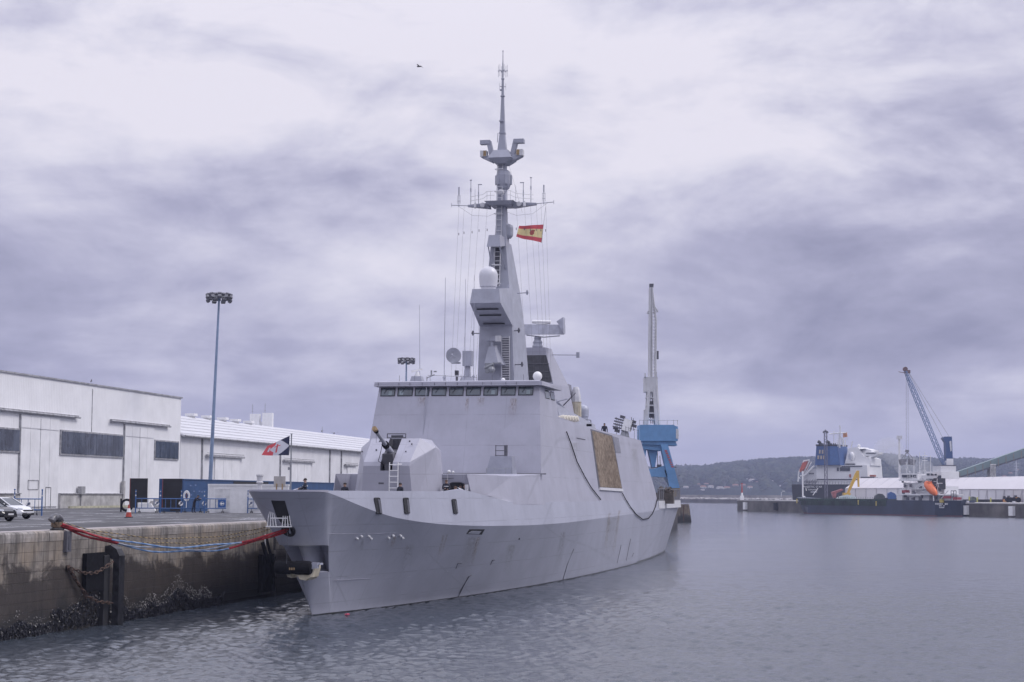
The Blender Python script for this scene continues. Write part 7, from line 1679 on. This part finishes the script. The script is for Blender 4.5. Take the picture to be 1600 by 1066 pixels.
g.obj('hull_mark', mat('mark_yellow', (.5, .4, .1), .6), cs)
def cbx(name, x0, y0, x1, y1, m, ya=1.5, yb=BMc - 1.5, par=None):
    a, c = cpt(x0, y0, ya), cpt(x1, y1, ya); return MB().box(((a.x + c.x) / 2, (ya + yb) / 2, (a.z + c.z) / 2), (abs(c.x - a.x), yb - ya, abs(c.z - a.z))).obj(name, m, par or cs)
cbx('lower_house', 1402, 774, 1452, 784, LGT); cbx('poop_rail_deck', 1402, 772, 1468, 774, SHW, .3); cbx('middle_house', 1412, 755, 1447, 765, SHW, 2); cbx('middle_house', 1424, 764, 1452, 773, LGT, 3)
cbx('bridge_deck', 1404, 749.5, 1436, 751.3, SHW, .6); cbx('wheelhouse', 1410, 740.5, 1434, 749.5, SHW, 1.6); cbx('wheelhouse', 1446, 737, 1471, 748, SHW, 3); cbx('upper_deck', 1457, 728.5, 1470, 737, LGT, 4); cbx('wing_cab', 1407, 740, 1415, 749.3, SHW, .8); cbx('forward_post', 1402, 774, 1410, 784, SHW, .5); cbx('middle_house', 1434, 743, 1447, 760, LGT, 3.4)
cbx('aft_house', 1440, 758, 1450, 783, LGT, 4); cbx('aft_house', 1462, 760, 1476, 783, SHW, 4.5)
for x0, y0, x1, y1 in ((1448, 740, 1452, 743), (1454, 740, 1458, 743), (1460, 740, 1463, 743), (1442, 762, 1445, 766), (1464, 763, 1468, 767), (1419, 742, 1424, 746), (1426, 742, 1431, 746), (1464, 743, 1470, 748), (1409, 742, 1414.5, 746)): cbx('window', x0, y0, x1, y1, DKW, .5 if x0 < 1415 else (1.3 if x0 < 1440 else 2.8), 2 if x0 < 1440 else 3.6)
g = MB(); rn = random.Random(4)
for k in range(60):
    x = rn.uniform(1404, 1470); y = rn.uniform(733, 772); a = cpt(x, y, 1.2); h = rn.uniform(.8, 2.6)
    g.tube([a, a + V((rn.uniform(-1, 1), 0, h))], .09, 3) if k % 2 else g.tube([a, a + V((rn.uniform(1, 3), 0, rn.uniform(-.2, .2)))], .09, 3)
for x, y in ((1437, 707), (1445, 706), (1454, 712), (1428, 716)): g.tube([cpt(x, 740, 5), cpt(x, y, 5)], .12, 4)
for z in (712, 716, 720): g.tube([cpt(1441, z, 5), cpt(1449, z, 5)], .1, 4)
g.obj('deck_fitting', SHW, cs, kind='stuff')
g = MB()
for k in range(22): x = rn.uniform(1405, 1462); y = rn.uniform(752, 781); a = cpt(x, y, 1.3); g.box(a, (rn.uniform(.5, 1.5), .3, rn.uniform(.4, 1.3)))
g.obj('dark_fitting', DG, cs, kind='stuff')
c = cpt(1468, 756, 3); g = MB(); g.box(c, (2.4, 3, 3.6)); g.box(c + V((-2, 0, .8)), (3, 2.5, 1.2)); g.obj('exhaust_casing', SHB, cs)
# free-fall lifeboat on its sloping ramp
la, lc_ = cpt(1449, 757, 0), cpt(1460, 770, 0); dr_ = (lc_ - la).normalized(); g = MB()
P_ = [la + (lc_ - la) * u for u in (-.3, -.2, .0, .35, .65, .95, 1.2, 1.32)]; R_s = [.2, .8, 1.25, 1.45, 1.4, 1.15, .7, .1]
vs = []; n = 12
for p_, r_ in zip(P_, R_s):
    t_ = dr_; u_ = V((0, 1, 0)); w_ = t_.cross(u_)
    for j in range(n): a = 2 * math.pi * j / n; vs.append(p_ + u_ * r_ * math.cos(a) + w_ * r_ * math.sin(a))
g.add(vs, [(i * n + j, i * n + (j + 1) % n, (i + 1) * n + (j + 1) % n, (i + 1) * n + j) for i in range(7) for j in range(n)])
lf_ = g.obj('lifeboat', ORG, cs, sm=50); g = MB(); g.box(la + (lc_ - la) * .3 + V((0, -.2, 1.35)), (1.5, 1.4, .8)); g.obj('lifeboat_cabin', ORG, lf_)
g = MB(); g.tube([cpt(1443, 757, -.3), cpt(1458, 773, -.3), cpt(1459, 783, -.3)], .22, 5); g.tube([cpt(1458, 752, 2), cpt(1467, 772, 2), cpt(1467, 783, 2)], .22, 5); g.tube([cpt(1431, 763, -.3), cpt(1443, 752, -.3)], .15, 4); g.tube([cpt(1470, 780, 0), cpt(1482, 766, 0)], .15, 4); g.obj('lifeboat_ramp', SHW, cs)
g = MB()
for x in (1486, 1490, 1494): g.tube([cpt(x, 783, 2), cpt(x, 767, 2)], .14, 4)
for y in (767, 772, 777): g.tube([cpt(1486, y, 2), cpt(1494, y, 2)], .12, 4)
g.obj('stern_ladder', DG, cs)
for i, (x, y) in enumerate(((1412, 768), (1476, 777), (1492, 779))): cbx('red_fitting', x - 3, y - 2, x + 3, y + 2, mat('fitting_red', (.32, .05, .06), .6), 0, 2)
c = cpt(1471.5, 783, -.1); g = MB(); g.box(c, (1.6, .6, 1.0)); g.obj('yellow_winch', mat('mark_yellow', (.5, .4, .1), .6), cs)
g = MB()
for (x0, x1, y) in ((1461, 1481, 787.4), (1467, 1476, 790.3), (1467.5, 1475.5, 793)):
    a, c = cpt(x0, y, -.12), cpt(x1, y, -.12); n = max(4, int((c.x - a.x) / .75))
    for k in range(n):
        if (k * 7 + int(y)) % 6: g.box((a.x + (c.x - a.x) * (k + .5) / n, -.12, a.z), ((c.x - a.x) / n * .7, .05, .55 if y < 789 else .4))
g.obj('stern_lettering', LGT, cs)
# ---- things on the far quay
f = Far('lorry', 'dark tipper lorry with blue cab on the quay left of the coaster bridge', 'lorry', 1384, 660, PZ + .23)
f.slab('cab', [(1387, 771), (1391, 768.5), (1397, 771), (1400, 775), (1399, 780), (1386, 780)], -1.2, 1.2, mat('lorry_blue', (.03, .09, .26), .4)); f.slab('tipper_body', [(1367, 775), (1372, 771.5), (1378, 772), (1382, 776), (1382, 781), (1366, 781)], -1.2, 1.2, mat('lorry_dark', (.04, .05, .05), .6)); f.slab('chassis', R4(1366, 778, 1400, 781), -1.1, 1.1, HOLE)
def loader(x, w, y, Y, m, label):
    f = Far('wheel_loader', label, 'loader', x, Y, PZ + .23)
    f.slab('machine_body', [(x - w * .5, y), (x - w * .35, y - 5), (x - .1 * w, y - 6.5), (x + .15 * w, y - 7.5), (x + w * .35, y - 6), (x + w * .5, y - 2), (x + w * .5, y)], -1.3, 1.3, m); f.slab('cab', [(x - .1 * w, y - 6.5), (x - .05 * w, y - 10), (x + .12 * w, y - 10), (x + .15 * w, y - 7)], -1, 1, DKW)
    for q in (-.3, .3):
        c = f.p(x + q * w, y); g = MB(); g.lathe([(.5, -.5), (.9, -.4), (.9, .4), (.5, .5)], (c.x, -1.1, .9), 12, 0, Matrix.Rotation(math.pi / 2, 4, 'X')); g.obj('wheel', BLK, f.t)
    f.slab('bucket', [(x - w * .75, y), (x - w * .78, y - 3.5), (x - w * .5, y - 4), (x - w * .5, y)], -1.5, 1.5, m)
OR2 = mat('loader_orange', (.52, .24, .05), .5, var=.15, scale=.4)
loader(1586, 12, 784, 600, OR2, 'larger orange wheel loader at the right edge before the tent'); loader(1575.5, 8, 784.5, 596, OR2, 'smaller orange loader just left of the larger one')
f = Far('dark_tractor', 'small dark tractor with upright cab left of the orange loaders', 'tractor', 1570, 602, PZ + .23); f.slab('cab', R4(1568, 775.5, 1570.5, 781), -.8, .8, HOLE); f.slab('machine_body', R4(1567.5, 780, 1574, 784), -.9, .9, mat('tractor_red', (.20, .05, .05), .6))
f = Far('grab_bucket_spare', 'greenish grab resting on the quay right of the tent door', 'grab', 1520, 605, PZ + .23); g = MB(); f.slab('', [(1515, 784), (1516, 778), (1519, 776), (1523, 777), (1525, 780), (1524, 784)], -1.2, 1.2, None, g=g); g.obj('grab_shell', mat('grab_green', (.10, .12, .10), .7, var=.3), f.t)
for i, x in enumerate((1514.5, 1527, 1548)):
    f = Far('warning_post', ['yellow warning post beside the greenish grab', 'tall yellow-green post between grab and coal wall', 'short yellow-green post before the coal wall'][i], 'post', x, 600, PZ + .23); f.slab('post_board', R4(x - 1, 776 + i, x + 1, 785), -.1, .1, mat('post_yellow', (.45, .45, .10), .6))
f = Far('coal_wall', 'low black retaining wall of bulk blocks in front of the long tent', 'wall', 1545, 606, PZ + .23)
for k in range(14): f.slab('wall_block', R4(1505 + k * 7.2, 780.5, 1511.6 + k * 7.2, 785), -.8, .8, mat('coal_black', (.03, .03, .035), .8, var=.4, scale=.4))
# ---- blue mobile harbour crane
f = Far('mobile_crane', 'blue mobile harbour crane with long lattice jib holding a grab over the coaster', 'crane', 1480, 650, PZ + .23)
NB = mat('crane_navy', (.03, .07, .18), .5, var=.08, scale=.1); JB = mat('jib_blue', (.13, .20, .36), .5)
f.slab('crane_tower', [(1471.5, 685), (1474, 682.5), (1485.5, 682.5), (1487, 720), (1477, 720), (1476, 692)], -1.8, 1.8, NB); f.slab('tower_logo', [(1481.5, 690), (1484.5, 689), (1485, 704), (1483.2, 706)], -1.95, -1.8, LGT); f.slab('operator_cab', R4(1477, 717, 1487.5, 727), -2, 2, SHW); f.slab('slew_platform', [(1470, 727), (1490, 727), (1492, 745), (1470, 745)], -3, 3, DG); f.slab('crane_chassis', R4(1462, 745, 1500, 783), -3, 3, DG)
g = MB(); J0, J1 = (1475.5, 727), (1414.5, 580)
def jp(u, o): x = J0[0] + (J1[0] - J0[0]) * u; y = J0[1] + (J1[1] - J0[1]) * u; return (x + o * .92, y - o * .38)
wj = lambda u: 3.0 * min(1, u / .12 + .3) * min(1, (1 - u) / .3 + .25)
for dy in (-1.1, 1.1):
    for sg in (-1, 1): g.tube([f.p(*jp(u / 10, sg * wj(u / 10)), ) + V((0, dy, 0)) for u in range(11)], .15, 4)
for k in range(34):
    u0, u1 = k / 34, (k + 1) / 34; s = 1 if k % 2 else -1; g.tube([f.p(*jp(u0, s * wj(u0))) + V((0, -1.1, 0)), f.p(*jp(u1, -s * wj(u1))) + V((0, -1.1, 0))], .08, 3); g.tube([f.p(*jp(u0, -s * wj(u0))) + V((0, 1.1, 0)), f.p(*jp(u1, s * wj(u1))) + V((0, 1.1, 0))], .08, 3)
g.obj('lattice_jib', JB, f.t)
g = MB(); g.lathe([(.9, -.4), (.9, .4)], f.p(1414.5, 577), 12, 0, Matrix.Rotation(math.pi / 2, 4, 'X')); g.box(f.p(1418, 581), (1.8, 1.6, 1.2)); g.tube([f.p(1404, 581), f.p(1414, 583)], .12, 4); g.obj('jib_head', mat('sheave_brown', (.16, .09, .08), .7), f.t)
g = MB()
for a, c in (((1416, 584), (1416, 703)), ((1418.8, 584), (1419, 703)), ((1420, 582), (1484, 684)), ((1419, 581), (1473, 684))): g.tube([f.p(*a), f.p(*c)], .06, 3)
g.obj('hoist_rope', WIRE, f.t)
g = MB(); g.box(f.p(1417.3, 705), (1.3, .8, .9)); 
for x in (1409, 1413, 1421, 1427): g.tube([f.p(1417.3, 706), f.p(x, 717)], .1, 4)
f.slab('', [(1405, 718), (1416, 717), (1414, 726), (1407, 727)], -1.5, 1.5, None, g=g); f.slab('', [(1420, 717), (1430, 719), (1428, 727), (1420, 726)], -1.5, 1.5, None, g=g); g.obj('grab', mat('grab_grey', (.20, .20, .22), .7, var=.2), f.t)
# slim white quay mast
f = Far('quay_mast', 'slim pale mast with square head left of the hanging grab', 'mast', 1405, 690, PZ + .23); g = MB(); f.line(g, [(1406, 780), (1405, 686)], .42, 8); g.obj('pole', LGT, f.t); f.slab('mast_head', R4(1401.5, 681, 1409, 686.5), -.8, .8, LGT)
# ---- conveyor gallery
f = Far('conveyor_gallery', 'long green-grey inclined conveyor gallery rising to the right edge', 'conveyor', 1549, 760, PZ)
a, c = (1462, 747), (1680, 676)
g = MB(); f.slab('', [(1455, 751), (1680, 672.5), (1680, 688), (1500, 745), (1470, 751)], -2, 2, None, g=g); g.obj('gallery_wall', mat('gallery_green', (.20, .27, .27), .55, var=.08, scale=.1), f.t)
g = MB(); f.slab('', [(1490, 747), (1680, 687.5), (1680, 690), (1495, 748)], -2.2, 2.2, None, g=g); g.obj('gallery_floor', DG, f.t)
for k in range(16):
    g = MB(); x = 1485 + k * 12; yt = 751 - (x - 1455) * .349; yb = yt + 13.5; f.slab('', [(x, yt + 1.5), (x + 1.3, yt + 1.5), (x + 1.6, yb), (x + .3, yb)], -2.25, -2, None, g=g); g.obj('gallery_rib', mat('rib_beige', (.26, .24, .20), .7), f.t)
g = MB()
for x0, y0, x1, y1 in ((1546.5, 727, 1546, 790), (1552, 727, 1553.5, 790), (1549, 728, 1549.5, 790), (1545, 727, 1554, 727)):
    for dy in (-2, 2): g.tube([f.p(x0, y0) + V((0, dy, 0)), f.p(x1, y1) + V((0, dy, 0))], .5, 5)
g.obj('support_trestle', PLINTH, f.t)
g = MB()
for k in range(8): x = 1560 + k * 14; f.line(g, [(x, 723 - k * 4.3), (x + 9, 718 - k * 4.3)], .2, 4)
g.obj('gallery_light', WHT, f.t)
# electricity pylon behind
f = Far('pylon', 'thin grey electricity pylon on the hillside under the conveyor gallery', 'pylon', 1588, 2300, 8); g = MB(); 
for s in (-1, 1): f.line(g, [(1588 + s * 1.5, 752), (1588, 718)], .4, 3)
for y in (725, 729, 733): f.line(g, [(1585, y), (1591, y)], .3, 3)
for k in range(6): f.line(g, [(1586.8, 748 - 5 * k), (1589, 743 - 5 * k)], .3, 3)
g.obj('pylon_frame', LGT, f.t)
# pink float and pier lamp
a = on(543, 961, 0); g = MB(); g.ball((0, 0, .03), .09, 8, sz=.7); g.tube([(-.15, 0, .02), (.12, 0, .03)], .05, 6); o = g.obj('marker_float', mat('float_pink', (.75, .12, .2), .5)); o.location = a; tag(o, 'tiny pink float on the water beside the frigate bow', 'float')
f = Far('curved_lamp', 'curved pale lamp post on the breakwater left of the tanker stern', 'lamp', 1222, 1340, 2.5); g = MB(); f.line(g, [(1220.5, 776), (1221, 770), (1223, 767.5), (1226, 767.8)], .3, 4); g.obj('lamp_post', LGT, f.t)
# dust drifting from the grab over the coaster
dm = bpy.data.materials.new('drifting_dust'); dm.use_nodes = True; dn = dm.node_tree; dn.nodes.remove(dn.nodes['Principled BSDF'])
dv = dn.nodes.new('ShaderNodeVolumePrincipled'); dv.inputs['Color'].default_value = (.95, .95, .97, 1); dv.inputs['Density'].default_value = .05; dn.links.new(dv.outputs[0], dn.nodes['Material Output'].inputs['Volume'])
g = MB()
for x, y, r in ((1418, 727, 5.5), (1400, 714, 5), (1440, 733, 5), (1388, 702, 6)): g.ball(at(x, y, 668 + r), r, 12, sz=.8)
o = g.obj('dust_cloud', dm, kind='stuff')
# ================================================================== AIR
hz = MB().box((1650, 2090, 64), (4640, 4260, 134)).obj('haze', None) if False else None
g = MB(); g.box((1750, 2120, 63), (4880, 4340, 132)); me = bpy.data.meshes.new('haze'); me.from_pydata(g.v, [], g.f)
hm = bpy.data.materials.new('harbour_air'); hm.use_nodes = True; n2_ = hm.node_tree; n2_.nodes.remove(n2_.nodes['Principled BSDF'])
pv = n2_.nodes.new('ShaderNodeVolumePrincipled'); pv.inputs['Color'].default_value = (.66, .72, 1.0, 1); pv.inputs['Density'].default_value = HAZE_D; pv.inputs['Anisotropy'].default_value = .0
n2_.links.new(pv.outputs[0], n2_.nodes['Material Output'].inputs['Volume']); me.materials.append(hm)
o = bpy.data.objects.new('haze', me); COL.objects.link(o); o['kind'] = 'stuff'
